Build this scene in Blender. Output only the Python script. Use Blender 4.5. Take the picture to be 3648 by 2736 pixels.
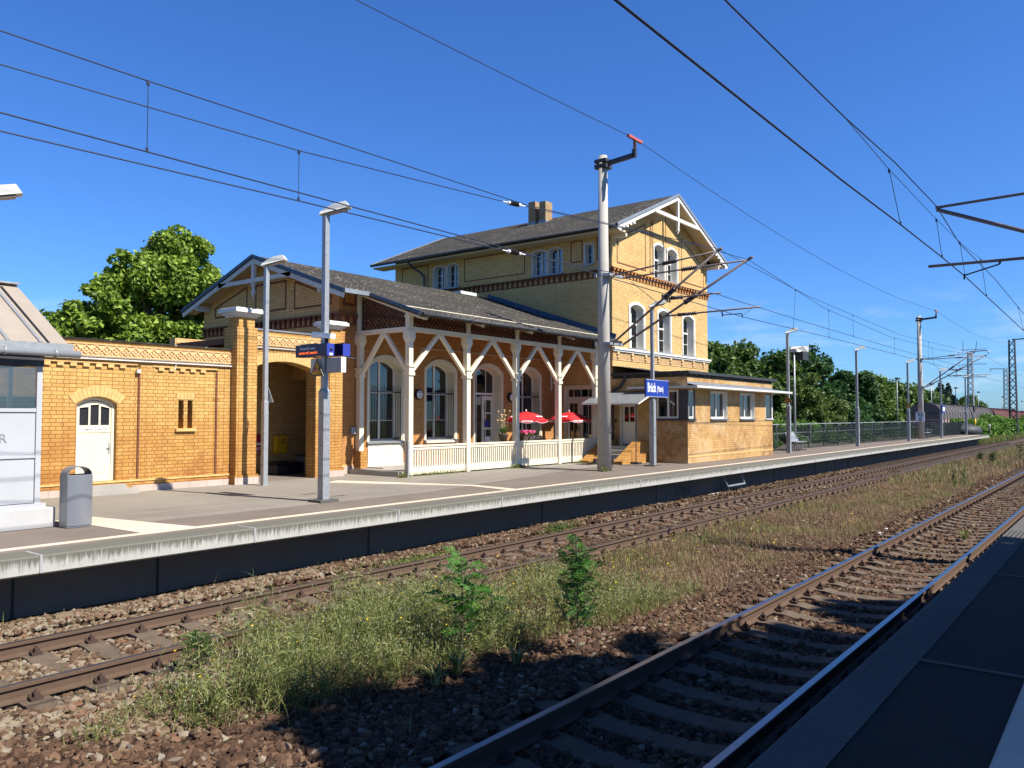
import bpy, bmesh, math, random
import numpy as np
from mathutils import Vector, Matrix
from mathutils.geometry import tessellate_polygon
from math import sin, cos, pi, radians, sqrt, atan2

# ------------------------------------------------------------------ camera, light, exposure
S = bpy.context.scene
for o in list(bpy.data.objects): bpy.data.objects.remove(o)
col = bpy.data.collections.new("Scene_objects"); S.collection.children.link(col)
YAW, PITCH = 37.9411, 2.339
cd = bpy.data.cameras.new("Camera"); cam = bpy.data.objects.new("Camera", cd); col.objects.link(cam)
cam.location = (0, 0, 2.45)
cam.rotation_euler = (radians(90 + PITCH), 0, radians(YAW - 90))
cd.sensor_fit = 'HORIZONTAL'; cd.sensor_width = 36.0; cd.lens = 2840 / 3648 * 36.0
cd.clip_start = 0.05; cd.clip_end = 5000
S.camera = cam

TOSUN = Vector((0.12, -0.90, 1.0)).normalized()
w = bpy.data.worlds.new("World"); S.world = w; w.use_nodes = True
nt = w.node_tree; nt.nodes.clear()
out = nt.nodes.new("ShaderNodeOutputWorld"); bg = nt.nodes.new("ShaderNodeBackground")
sky = nt.nodes.new("ShaderNodeTexSky"); sky.sky_type = 'NISHITA'; sky.sun_disc = False
sky.sun_elevation = math.asin(TOSUN.z); sky.sun_rotation = atan2(TOSUN.x, TOSUN.y)
sky.air_density = 1.0; sky.dust_density = 0.35; sky.ozone_density = 3.2; sky.altitude = 0
hsv = nt.nodes.new("ShaderNodeHueSaturation"); hsv.inputs['Saturation'].default_value = 1.06
nt.links.new(sky.outputs[0], hsv.inputs['Color'])
tint = nt.nodes.new("ShaderNodeMix"); tint.data_type = 'RGBA'; tint.blend_type = 'MULTIPLY'; tint.inputs[0].default_value = 1.0
tint.inputs[7].default_value = (0.60, 1.04, 1.72, 1)      # camera white balance: cleaner, deeper blue sky
nt.links.new(hsv.outputs[0], tint.inputs[6])
# thin fair-weather clouds low over the horizon
tc = nt.nodes.new("ShaderNodeTexCoord"); mp = nt.nodes.new("ShaderNodeMapping"); mp.inputs['Scale'].default_value = (5, 5, 22)
nz = nt.nodes.new("ShaderNodeTexNoise"); nz.inputs['Scale'].default_value = 1.6; nz.inputs['Detail'].default_value = 7; nz.inputs['Roughness'].default_value = .6
sx = nt.nodes.new("ShaderNodeSeparateXYZ"); r1 = nt.nodes.new("ShaderNodeValToRGB"); r2 = nt.nodes.new("ShaderNodeValToRGB")
r1.color_ramp.elements[0].position = .50; r1.color_ramp.elements[1].position = .72
e = r2.color_ramp.elements; e[0].position = 0.0; e[0].color = (1,1,1,1); e[1].position = .16; e[1].color = (0,0,0,1)
m1_ = nt.nodes.new("ShaderNodeMath"); m1_.operation = 'MULTIPLY'; m2_ = nt.nodes.new("ShaderNodeMath"); m2_.operation = 'MULTIPLY'; m2_.inputs[1].default_value = .75
cm_ = nt.nodes.new("ShaderNodeMix"); cm_.data_type = 'RGBA'; cm_.inputs[7].default_value = (9.5, 10.0, 10.6, 1)
nt.links.new(tc.outputs['Generated'], mp.inputs[0]); nt.links.new(mp.outputs[0], nz.inputs[0]); nt.links.new(nz.outputs[0], r1.inputs[0])
nt.links.new(tc.outputs['Generated'], sx.inputs[0]); nt.links.new(sx.outputs[2], r2.inputs[0])
nt.links.new(r1.outputs[0], m1_.inputs[0]); nt.links.new(r2.outputs[0], m1_.inputs[1]); nt.links.new(m1_.outputs[0], m2_.inputs[0])
r3 = nt.nodes.new("ShaderNodeValToRGB"); e = r3.color_ramp.elements; e[0].position = .50; e[0].color = (1,1,1,1); e[1].position = .85; e[1].color = (.30,.30,.33,1)   # zenith above the view darkened on purpose to cut ambient fill light
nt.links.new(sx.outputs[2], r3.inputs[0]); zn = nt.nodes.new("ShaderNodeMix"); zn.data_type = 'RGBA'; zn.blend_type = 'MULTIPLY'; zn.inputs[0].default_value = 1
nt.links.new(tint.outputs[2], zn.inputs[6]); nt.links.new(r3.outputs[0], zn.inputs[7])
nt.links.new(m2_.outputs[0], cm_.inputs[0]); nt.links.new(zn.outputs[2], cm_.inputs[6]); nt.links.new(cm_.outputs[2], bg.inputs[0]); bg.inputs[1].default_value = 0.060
nt.links.new(bg.outputs[0], out.inputs[0])
sl = bpy.data.lights.new("Sun", 'SUN'); sl.energy = 5.0; sl.angle = radians(0.53); sl.color = (1.0, 0.955, 0.88)
so = bpy.data.objects.new("Sun", sl); col.objects.link(so)
so.rotation_euler = (-TOSUN).to_track_quat('-Z', 'Y').to_euler(); so.location = (0, -20, 40)
S.view_settings.view_transform = 'Standard'; S.view_settings.look = 'None'
S.view_settings.exposure = 0.80; S.view_settings.gamma = 1.0
S.render.engine = 'CYCLES'
S.cycles.max_bounces = 8; S.cycles.transparent_max_bounces = 16

# ------------------------------------------------------------------ helpers
R = random.Random(7)
def tag(o, label=None, cat=None, group=None, kind=None):
    if label: o['label'] = label
    if cat: o['category'] = cat
    if group: o['group'] = group
    if kind: o['kind'] = kind
    return o
def empty(name, loc=(0, 0, 0), rz=0.0, label=None, cat=None, group=None):
    o = bpy.data.objects.new(name, None); col.objects.link(o); o.empty_display_size = 0.3
    o.location = loc; o.rotation_euler = (0, 0, rz)
    return tag(o, label, cat, group)
def copy_tree(o, loc=None, rz=None, parent=None, label=None, group=None):
    c = o.copy(); col.objects.link(c)
    if parent: c.parent = parent
    if loc is not None: c.location = loc
    if rz is not None: c.rotation_euler = (0, 0, rz)
    if label: c['label'] = label
    if group: c['group'] = group
    for ch in [x for x in bpy.data.objects if x.parent == o]:
        copy_tree(ch, parent=c)
    return c
def rootloc(p):
    l = Vector(p.location)
    while p.parent: p = p.parent; l += Vector(p.location)
    return l

class MB:
    def __init__(s): s.v = []; s.f = []; s.sm = []
    def add(s, vs, fs, sm=False):
        n = len(s.v); s.v += [tuple(v) for v in vs]
        for f in fs: s.f.append(tuple(i + n for i in f)); s.sm.append(sm)
        return s
    def box(s, x0, x1, y0, y1, z0, z1):
        return s.add([(x0,y0,z0),(x1,y0,z0),(x1,y1,z0),(x0,y1,z0),(x0,y0,z1),(x1,y0,z1),(x1,y1,z1),(x0,y1,z1)],
                     [(0,3,2,1),(4,5,6,7),(0,1,5,4),(1,2,6,5),(2,3,7,6),(3,0,4,7)])
    def bar(s, p, q, w, h, up=(0,0,1)):
        """rectangular bar from p to q, w wide (sideways) and h high (along up)"""
        p = Vector(p); q = Vector(q); d = (q-p).normalized(); u = Vector(up)
        sd = d.cross(u)
        if sd.length < 1e-4: sd = d.cross(Vector((0,1,0)))
        sd.normalize(); u = sd.cross(d).normalized()
        a = sd*w/2; b = u*h/2
        return s.add([p-a-b,p+a-b,p+a+b,p-a+b,q-a-b,q+a-b,q+a+b,q-a+b],
                     [(0,1,2,3),(7,6,5,4),(0,4,5,1),(1,5,6,2),(2,6,7,3),(3,7,4,0)])
    def tube(s, p, q, r0, r1=None, n=10, caps=True):
        r1 = r0 if r1 is None else r1
        p = Vector(p); q = Vector(q); d = (q-p).normalized()
        a = d.cross(Vector((0,0,1)))
        if a.length < 1e-3: a = Vector((1,0,0))
        a.normalize(); b = d.cross(a)
        vs = [p+(a*cos(2*pi*i/n)+b*sin(2*pi*i/n))*r0 for i in range(n)]+[q+(a*cos(2*pi*i/n)+b*sin(2*pi*i/n))*r1 for i in range(n)]
        s.add(vs, [(i,(i+1)%n,n+(i+1)%n,n+i)[::-1] for i in range(n)], True)
        if caps:
            s.add(vs[:n], [tuple(range(n))]); s.add(vs[n:], [tuple(range(n))[::-1]])
        return s
    def path(s, pts, r, n=6):
        for a, b in zip(pts[:-1], pts[1:]): s.tube(a, b, r, r, n, False)
        s.tube(pts[0], Vector(pts[0])+(Vector(pts[1])-Vector(pts[0])).normalized()*1e-3, r, r, n); 
        s.tube(pts[-1], Vector(pts[-1])+(Vector(pts[-1])-Vector(pts[-2])).normalized()*1e-3, r, r, n)
        return s
    def lathe(s, prof, c, n=16, axis='z'):
        """prof = [(r,h)...] revolved about an axis through c"""
        vs = []
        for r, h in prof:
            for i in range(n):
                a = 2*pi*i/n
                if axis == 'z': vs.append((c[0]+r*cos(a), c[1]+r*sin(a), c[2]+h))
                elif axis == 'y': vs.append((c[0]+r*cos(a), c[1]+h, c[2]+r*sin(a)))
                else: vs.append((c[0]+h, c[1]+r*cos(a), c[2]+r*sin(a)))
        fs = []
        for k in range(len(prof)-1):
            for i in range(n):
                j = (i+1)%n; fs.append((k*n+i, k*n+j, (k+1)*n+j, (k+1)*n+i))
        s.add(vs, fs, True)
        s.add(vs[:n], [tuple(range(n))[::-1]]); s.add(vs[-n:], [tuple(range(n))])
        return s
    def ball(s, c, r, nu=10, nv=6, sz=1.0):
        prof = [(max(1e-4, r*sin(pi*k/nv)), -r*cos(pi*k/nv)*sz) for k in range(nv+1)]
        return s.lathe(prof, c, nu)
    def poly(s, pts, plane, d0, d1, holes=()):
        """polygon (with holes) in plane 'y' (pts = x,z), 'x' (pts = y,z) or 'z' (pts = x,y), solid from d0 to d1"""
        loops = [list(pts)]+[list(h) for h in holes]
        tris = tessellate_polygon([[Vector((a,b,0)) for a,b in l] for l in loops])
        flat = [p for l in loops for p in l]; n = len(flat)
        def m(p, d):
            return (p[0], d, p[1]) if plane == 'y' else (d, p[0], p[1]) if plane == 'x' else (p[0], p[1], d)
        vs = [m(p, d0) for p in flat]+[m(p, d1) for p in flat]
        fs = [tuple(t) for t in tris]+[tuple(i+n for i in t)[::-1] for t in tris]
        k = 0
        for l in loops:
            L = len(l)
            for i in range(L):
                j = (i+1)%L; fs.append((k+i, k+j, n+k+j, n+k+i))
            k += L
        return s.add(vs, fs)
    def build(s, name, mat, parent=None, world=True, bevel=0.0, fixn=True):
        me = bpy.data.meshes.new(name); v = s.v
        if parent is not None and world:
            L = rootloc(parent); v = [(a[0]-L.x, a[1]-L.y, a[2]-L.z) for a in v]
        me.from_pydata(v, [], s.f)
        me.polygons.foreach_set('use_smooth', s.sm)
        if fixn:
            bm = bmesh.new(); bm.from_mesh(me)
            bmesh.ops.remove_doubles(bm, verts=bm.verts, dist=1e-5)
            bmesh.ops.recalc_face_normals(bm, faces=bm.faces)
            bm.to_mesh(me); bm.free()
        me.materials.append(mat)
        o = bpy.data.objects.new(name, me); col.objects.link(o)
        if parent is not None: o.parent = parent
        if bevel:
            b = o.modifiers.new('bevel', 'BEVEL'); b.width = bevel; b.segments = 1; b.limit_method = 'ANGLE'
        return o

def each(mb, name, mat, parent=None, world=True):
    """build every piece added to mb as an object of its own"""
    par = list(range(len(mb.v)))
    def find(i):
        while par[i] != i: par[i] = par[par[i]]; i = par[i]
        return i
    for f in mb.f:
        r0 = find(f[0])
        for i in f[1:]: par[find(i)] = r0
    groups = {}
    for k, f in enumerate(mb.f): groups.setdefault(find(f[0]), []).append(k)
    out = []
    for g in groups.values():
        q = MB(); m = {}
        for k in g:
            ff = []
            for i in mb.f[k]:
                if i not in m: m[i] = len(q.v); q.v.append(mb.v[i])
                ff.append(m[i])
            q.f.append(tuple(ff)); q.sm.append(mb.sm[k])
        out.append(q.build(name, mat, parent, world))
    return out
def arch(x0, x1, z0, zs, rise, n=10):
    """outline of an opening with a segmental arch head"""
    pts = [(x0, z0), (x1, z0), (x1, zs)]
    if rise > 0:
        w = (x1-x0)/2; r = (w*w+rise*rise)/(2*rise); cx = (x0+x1)/2; cz = zs+rise-r; a0 = math.asin(w/r)
        pts += [(cx+r*sin(a0-2*a0*i/n), cz+r*cos(a0-2*a0*i/n)) for i in range(1, n)]
    pts.append((x0, zs))
    return pts
def ring(x0, x1, zs, rise, t, n=10):
    """band of thickness t along the outside of an arch head; returns (inner, outer) point lists"""
    w = (x1-x0)/2; r = (w*w+rise*rise)/(2*rise); cx = (x0+x1)/2; cz = zs+rise-r; a0 = math.asin(w/r)
    I = [(cx+r*sin(-a0+2*a0*i/n), cz+r*cos(-a0+2*a0*i/n)) for i in range(n+1)]
    O = [(cx+(r+t)*sin(-a0+2*a0*i/n), cz+(r+t)*cos(-a0+2*a0*i/n)) for i in range(n+1)]
    return I, O
def npmesh(name, V, F, mat, parent=None, kind=None, smooth=False):
    """fast mesh from numpy arrays; F is (n,3) or (n,4)"""
    me = bpy.data.meshes.new(name); k = F.shape[1]
    me.vertices.add(len(V)); me.vertices.foreach_set('co', np.ascontiguousarray(V, dtype=np.float32).ravel())
    me.loops.add(F.size); me.loops.foreach_set('vertex_index', np.ascontiguousarray(F, dtype=np.int32).ravel())
    me.polygons.add(len(F)); me.polygons.foreach_set('loop_start', np.arange(0, F.size, k, dtype=np.int32))
    me.polygons.foreach_set('use_smooth', np.full(len(F), smooth))
    me.update(calc_edges=True); me.validate()
    me.materials.append(mat)
    o = bpy.data.objects.new(name, me); col.objects.link(o)
    if parent is not None: o.parent = parent
    if kind: o['kind'] = kind
    return o

# ------------------------------------------------------------------ materials
class NT:
    def __init__(s, name):
        s.m = bpy.data.materials.new(name); s.m.use_nodes = True; s.t = s.m.node_tree; s.t.nodes.clear()
        s.out = s.n('OutputMaterial'); s.p = s.n('BsdfPrincipled'); s.l(s.p.outputs[0], s.out.inputs[0])
    def n(s, k, **kw):
        x = s.t.nodes.new('ShaderNode'+k)
        for a, b in kw.items(): setattr(x, a, b)
        return x
    def l(s, a, b): s.t.links.new(a, b)
    def val(s, x, v):
        if hasattr(v, 'links') or hasattr(v, 'is_linked'): s.l(v, x)
        else: x.default_value = v
    def math(s, op, a, b=0.0, c=None):
        x = s.n('Math', operation=op); s.val(x.inputs[0], a); s.val(x.inputs[1], b)
        if c is not None: s.val(x.inputs[2], c)
        return x.outputs[0]
    def mix(s, f, a, b, mode='MIX'):
        x = s.n('Mix', data_type='RGBA', blend_type=mode); s.val(x.inputs[0], f)
        for i, c in ((6, a), (7, b)):
            if isinstance(c, tuple): x.inputs[i].default_value = (*c[:3], 1)
            else: s.l(c, x.inputs[i])
        return x.outputs[2]
    def pos(s): 
        if not hasattr(s, '_g'): s._g = s.n('NewGeometry')
        return s._g.outputs['Position']
    def noise(s, scale, detail=4, rough=.55, vec=None, dist=0):
        x = s.n('TexNoise'); x.inputs['Scale'].default_value = scale; x.inputs['Detail'].default_value = detail
        x.inputs['Roughness'].default_value = rough; x.inputs['Distortion'].default_value = dist
        s.l(vec if vec is not None else s.pos(), x.inputs['Vector']); return x.outputs['Fac']
    def mapping(s, scale=(1,1,1), rot=(0,0,0), vec=None):
        x = s.n('Mapping'); x.inputs['Scale'].default_value = scale; x.inputs['Rotation'].default_value = rot
        s.l(vec if vec is not None else s.pos(), x.inputs['Vector']); return x.outputs[0]
    def ramp(s, f, stops):
        x = s.n('ValToRGB'); e = x.color_ramp.elements
        while len(e) < len(stops): e.new(0.5)
        for i, (p, c) in enumerate(stops):
            e[i].position = p; e[i].color = (*c, 1) if isinstance(c, tuple) else (c, c, c, 1)
        s.l(f, x.inputs[0]); return x.outputs[0]
    def bump(s, h, strength=.3, dist=.01):
        x = s.n('Bump'); x.inputs['Strength'].default_value = strength; x.inputs['Distance'].default_value = dist
        s.l(h, x.inputs['Height']); s.l(x.outputs[0], s.p.inputs['Normal'])
    def set(s, color=None, rough=None, metal=None, spec=None):
        if color is not None:
            if isinstance(color, tuple): s.p.inputs['Base Color'].default_value = (*color, 1)
            else: s.l(color, s.p.inputs['Base Color'])
        if rough is not None: s.val(s.p.inputs['Roughness'], rough)
        if metal is not None: s.p.inputs['Metallic'].default_value = metal
        if spec is not None: s.p.inputs['Specular IOR Level'].default_value = spec
        return s.m

def mat(name, c, rough=.7, metal=0.0, spec=.4, var=.12, scale=6.0, dirt=0.0, bump=0.0, dirtc=(.12,.09,.06), streak=False):
    """painted / plain surface with slight mottling, dirt and grain"""
    t = NT(name)
    n1 = t.noise(scale, 5); a = tuple(x*(1-var) for x in c); b = tuple(min(1, x*(1+var)) for x in c)
    k = t.mix(t.ramp(n1, [(.3, 0.0), (.7, 1.0)]), a, b)
    if dirt:
        v = t.mapping((5, 5, .5)) if streak else None
        k = t.mix(t.math('MULTIPLY', t.ramp(t.noise(1.7 if not streak else 2.2, 6, .7, v), [(.5, 0.0), (.78, 1.0)]), dirt), k, dirtc)
    if bump: t.bump(t.noise(scale*9, 3), bump, .004)
    return t.set(k, rough, metal, spec)

def brickmat(name, c1, c2, mortar, stain=.35, stainc=(.17,.07,.025), bw=.25, rh=.083, low=None, english=True, patch=.0):
    t = NT(name); g = t.n('NewGeometry'); t._g = g
    sn = t.n('SeparateXYZ'); t.l(g.outputs['True Normal'], sn.inputs[0])
    sp = t.n('SeparateXYZ'); t.l(g.outputs['Position'], sp.inputs[0])
    ax = t.math('GREATER_THAN', t.math('ABSOLUTE', sn.outputs[0]), .6)
    u = t.math('ADD', t.math('MULTIPLY', sp.outputs[0], t.math('SUBTRACT', 1.0, ax)), t.math('MULTIPLY', sp.outputs[1], ax))
    cb = t.n('CombineXYZ'); t.l(u, cb.inputs[0]); t.l(sp.outputs[2], cb.inputs[1])
    b = t.n('TexBrick'); t.l(cb.outputs[0], b.inputs['Vector'])
    b.offset = .5; b.offset_frequency = 2; b.squash = .52 if english else 1.0; b.squash_frequency = 2
    b.inputs['Scale'].default_value = 1.0; b.inputs['Brick Width'].default_value = bw; b.inputs['Row Height'].default_value = rh
    b.inputs['Mortar Size'].default_value = .0065; b.inputs['Mortar Smooth'].default_value = .15; b.inputs['Bias'].default_value = 0
    b.inputs['Color1'].default_value = (*c1, 1); b.inputs['Color2'].default_value = (*c2, 1); b.inputs['Mortar'].default_value = (*mortar, 1)
    k = b.outputs['Color']
    n1 = t.noise(.55, 6, .62); n2 = t.noise(3.2, 5, .7)
    # per-course blotches keep to brick shapes by sampling the noise on snapped coordinates
    su = t.math('SNAP', u, bw*.5); sv = t.math('SNAP', sp.outputs[2], rh)
    c3 = t.n('CombineXYZ'); t.l(su, c3.inputs[0]); t.l(sv, c3.inputs[1]); t.l(ax, c3.inputs[2])
    wn = t.n('TexWhiteNoise', noise_dimensions='3D'); t.l(c3.outputs[0], wn.inputs['Vector'])
    k = t.mix(t.math('MULTIPLY', wn.outputs['Value'], .30), k, t.mix(.55, k, stainc))
    s1 = t.math('MULTIPLY', t.ramp(n1, [(.42, 0.0), (.60, 1.0)]), t.ramp(n2, [(.34, .15), (.62, 1.0)]))
    if low is not None:
        lo = t.math('SUBTRACT', 1.0, t.math('SMOOTH_MIN', t.math('DIVIDE', t.math('MAXIMUM', t.math('SUBTRACT', sp.outputs[2], .76), 0.0), low), 1.0, .2))
        s1 = t.math('MULTIPLY', s1, t.math('ADD', .35, t.math('MAXIMUM', lo, 0.0)))
    if low is not None:   # the lower courses are more orange
        k = t.mix(t.math('MULTIPLY', t.ramp(t.math('ADD', t.math('MULTIPLY', sp.outputs[2], .25), t.math('MULTIPLY', n2, .3)), [(.62, 1.0), (.86, 0.0)]), .55), k, t.mix(1.0, k, (.80, .62, .42), 'MULTIPLY'))
    k = t.mix(t.math('MULTIPLY', s1, stain), k, t.mix(.62, k, stainc))
    s3 = t.math('MULTIPLY', t.ramp(t.noise(1.5, 5, .7), [(.58, 0.0), (.70, 1.0)]), t.ramp(wn.outputs['Value'], [(.2, .25), (.6, 1.0)]))
    k = t.mix(t.math('MULTIPLY', s3, stain*.55), k, (.20, .065, .018))
    if patch:
        np_ = t.noise(.9, 7, .75); k = t.mix(t.math('MULTIPLY', t.ramp(np_, [(.5, 0.0), (.6, 1.0)]), patch), k, (.52, .36, .19))
    hgt = t.math('ADD', t.math('MULTIPLY', b.outputs['Fac'], -1.0), t.math('MULTIPLY', t.noise(40, 2), .25))
    t.bump(hgt, .55, .006)
    return t.set(k, .82, 0, .25)

M = {}
M['brick'] = brickmat('yellow_brick', (.60,.385,.125), (.52,.30,.085), (.21,.10,.035), .95, (.24,.075,.02), low=1.9)
M['brick_up'] = brickmat('yellow_brick_house', (.66,.46,.19), (.59,.385,.145), (.32,.20,.09), .3, (.30,.14,.05))
M['brick_ext'] = brickmat('stained_brick', (.58,.37,.14), (.50,.29,.10), (.33,.19,.09), 1.0, (.13,.04,.015), patch=.7)
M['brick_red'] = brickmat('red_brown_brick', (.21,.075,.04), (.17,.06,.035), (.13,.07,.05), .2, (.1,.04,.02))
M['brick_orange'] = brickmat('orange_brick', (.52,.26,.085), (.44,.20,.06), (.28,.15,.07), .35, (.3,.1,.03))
M['brick_chim'] = brickmat('chimney_brick', (.42,.29,.15), (.36,.23,.12), (.25,.18,.11), .4, (.16,.09,.05))
M['vouss'] = mat('arch_brick', (.62,.38,.14), .8, var=.16, scale=9, dirt=.25, bump=.3)
M['terracotta'] = mat('terracotta_tile', (.64,.42,.20), .8, var=.12, scale=7, dirt=.3, bump=.3)
M['soffitbrick'] = M['vouss']
M['cream'] = mat('cream_paint', (.70,.63,.47), .55, var=.05, scale=3, dirt=.22, dirtc=(.42,.34,.22), bump=.1)
M['white'] = mat('white_paint', (.64,.62,.56), .5, var=.04, scale=3, dirt=.15, dirtc=(.45,.42,.36))
M['offwhite'] = mat('weathered_white_paint', (.56,.56,.52), .6, var=.08, scale=4, dirt=.35, dirtc=(.3,.27,.22))
M['frame'] = mat('window_frame_paint', (.74,.71,.62), .45, var=.03)
M['zinc'] = mat('zinc_sheet', (.27,.285,.30), .45, .35, var=.12, scale=5, dirt=.2, dirtc=(.18,.19,.2))
M['bluezinc'] = mat('blue_grey_flashing', (.055,.085,.13), .5, .2, var=.15)
M['galv'] = mat('galvanised_steel', (.33,.34,.345), .5, .4, var=.12, scale=11, dirt=.25, dirtc=(.3,.3,.29), streak=True)
M['greysteel'] = mat('grey_coated_steel', (.30,.31,.32), .45, .3, var=.06)
M['binmetal'] = mat('grey_bin_metal', (.27,.275,.29), .38, .5, var=.05, scale=2)
M['darksteel'] = mat('dark_steel', (.055,.055,.06), .55, .3, var=.2)
M['tubesteel'] = mat('weathered_tube_steel', (.19,.15,.145), .55, .3, var=.2, scale=14)
M['iron'] = mat('black_iron', (.03,.03,.035), .6, .2, var=.15)
M['wire'] = mat('overhead_wire', (.035,.045,.075), .5, .5, var=.1)
M['insul'] = mat('brown_insulator', (.07,.04,.035), .3, 0, .6, var=.1)
M['red'] = mat('red_cap', (.42,.10,.09), .6, var=.1)
M['shelterw'] = mat('white_shelter_panel', (.43,.44,.45), .4, var=.05, scale=1.5, dirt=.22, dirtc=(.5,.5,.5))
M['sheltc'] = mat('shelter_concrete_base', (.45,.445,.43), .7, var=.05, scale=3, dirt=.1, dirtc=(.4,.4,.38))
M['sheltroof'] = mat('dusty_polycarbonate', (.33,.28,.225), .55, var=.08, scale=2.5, dirt=.2, dirtc=(.36,.30,.24))
M['blue'] = mat('blue_sign', (.012,.035,.26), .35, var=.04)
M['bluelight'] = mat('blue_housing', (.035,.05,.33), .4, var=.04)
M['navy'] = mat('navy_display', (.006,.008,.05), .25, var=.05)
M['black'] = mat('black_plastic', (.012,.012,.014), .5, var=.1)
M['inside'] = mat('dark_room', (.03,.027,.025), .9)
M['signwhite'] = mat('sign_white', (.82,.82,.82), .45, var=.02)
M['yellow'] = mat('sign_yellow', (.62,.36,.012), .45, var=.04)
M['postyellow'] = mat('letter_box_yellow', (.62,.38,.01), .45, var=.04)
M['posterred'] = mat('red_poster', (.34,.015,.02), .5, var=.04)
M['parared'] = mat('red_parasol_cloth', (.62,.018,.022), .7, var=.06)
M['wood'] = mat('grey_timber', (.20,.19,.18), .8, var=.2, scale=14)
M['lattice'] = mat('dark_brown_lattice', (.045,.032,.03), .7, var=.2)
M['backboard'] = mat('brown_ceiling_board', (.20,.065,.028), .75, var=.2)
M['cladding'] = mat('beige_soffit_boards', (.55,.45,.30), .7, var=.06, scale=3)
M['wagonroof'] = mat('brown_wagon_sheet', (.115,.10,.095), .65, .2, var=.15, scale=2, dirt=.3)
M['wagonside'] = mat('faded_wagon_side', (.27,.20,.165), .75, var=.25, scale=1.2, dirt=.3)
M['wagonred'] = mat('red_brown_wagon', (.17,.065,.055), .7, var=.15, scale=2, dirt=.3)
M['rubber'] = mat('dark_tarpaulin', (.035,.037,.04), .6, var=.2)
M['curtain'] = mat('net_curtain', (.40,.39,.36), .9, var=.1)
M['pinkpetal'] = mat('pink_flower_petals', (.7,.1,.22), .6, var=.25, scale=20)
M['pot'] = mat('brown_plastic_pot', (.06,.045,.04), .6)
M['seedball'] = mat('dry_seed_ball', (.50,.37,.18), .8)
M['bark'] = mat('tree_bark', (.11,.085,.06), .85, var=.3, scale=10, bump=.5)
M['graff'] = mat('graffiti_paint', (.02,.02,.022), .6)
M['skyblue'] = mat('pale_blue_marker', (.5,.62,.8), .6)

def m_glass(name, clear=.55):
    t = NT(name); t.t.nodes.remove(t.p)
    tr = t.n('BsdfTransparent'); tr.inputs[0].default_value = (clear,clear,clear,1)
    gl = t.n('BsdfGlossy'); gl.inputs['Roughness'].default_value = .03; gl.inputs[0].default_value = (.95,.95,.95,1)
    fr = t.n('Fresnel'); fr.inputs[0].default_value = 1.62
    wv = t.noise(1.3, 2); b = t.n('Bump'); b.inputs['Strength'].default_value = .06; b.inputs['Distance'].default_value = .02
    t.l(wv, b.inputs['Height']); t.l(b.outputs[0], gl.inputs['Normal'])
    mx = t.n('MixShader'); t.l(t.math('ADD', t.math('MULTIPLY', fr.outputs[0], 1.0), .05), mx.inputs[0]); t.l(tr.outputs[0], mx.inputs[1]); t.l(gl.outputs[0], mx.inputs[2])
    t.l(mx.outputs[0], t.out.inputs[0]); return t.m
M['glass'] = m_glass('window_glass')
M['glass2'] = m_glass('clear_shelter_glass', clear=.88)
def m_roof():
    t = NT('bitumen_roof_with_lichen')
    n = t.noise(.5, 5); k = t.mix(t.ramp(n, [(.35, 0.0), (.65, 1.0)]), (.034,.032,.030), (.052,.047,.041))
    k = t.mix(t.math('MULTIPLY', t.ramp(t.noise(9, 5, .7), [(.4, 0.0), (.7, 1.0)]), .6), k, (.062,.054,.042))
    vo = t.n('TexVoronoi'); vo.inputs['Scale'].default_value = 9; t.l(t.pos(), vo.inputs['Vector'])
    dens = t.ramp(t.noise(.8, 4, .6), [(.38, 0.0), (.6, 1.0)])
    sp = t.math('MULTIPLY', t.math('LESS_THAN', vo.outputs['Distance'], .27), dens)
    wn = t.n('TexWhiteNoise', noise_dimensions='3D'); t.l(vo.outputs['Position'], wn.inputs['Vector'])
    sp = t.math('MULTIPLY', sp, t.math('GREATER_THAN', wn.outputs['Value'], .25))
    k = t.mix(sp, k, t.mix(wn.outputs['Value'], (.42,.40,.34), (.36,.31,.20)))
    t.bump(t.noise(30, 3), .4, .01); return t.set(k, .95, 0, .15)
M['roof'] = m_roof()
def m_edge():
    t = NT('platform_edge_concrete')
    k = t.mix(t.noise(8, 5), (.46,.445,.40), (.37,.36,.32))
    sp = t.n('SeparateXYZ'); t.l(t.pos(), sp.inputs[0])
    v = t.mapping((9, 9, .5)); st = t.noise(2.6, 7, .8, v)
    h = t.math('DIVIDE', t.math('SUBTRACT', sp.outputs[2], .52), .24)       # 0 bottom, 1 top
    up = t.math('ADD', t.math('MULTIPLY', h, .42), .04)
    k = t.mix(t.math('MULTIPLY', t.ramp(t.math('ADD', st, t.math('SUBTRACT', up, .30)), [(.40, 0.0), (.56, 1.0)]), .85), k, (.085,.08,.06))
    k = t.mix(t.math('MULTIPLY', t.ramp(t.noise(16, 4), [(.6, 0.0), (.75, 1.0)]), .35), k, (.2,.18,.13))
    t.bump(t.noise(45, 3), .3, .005); return t.set(k, .9, 0, .2)
M['edge'] = m_edge()
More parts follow.
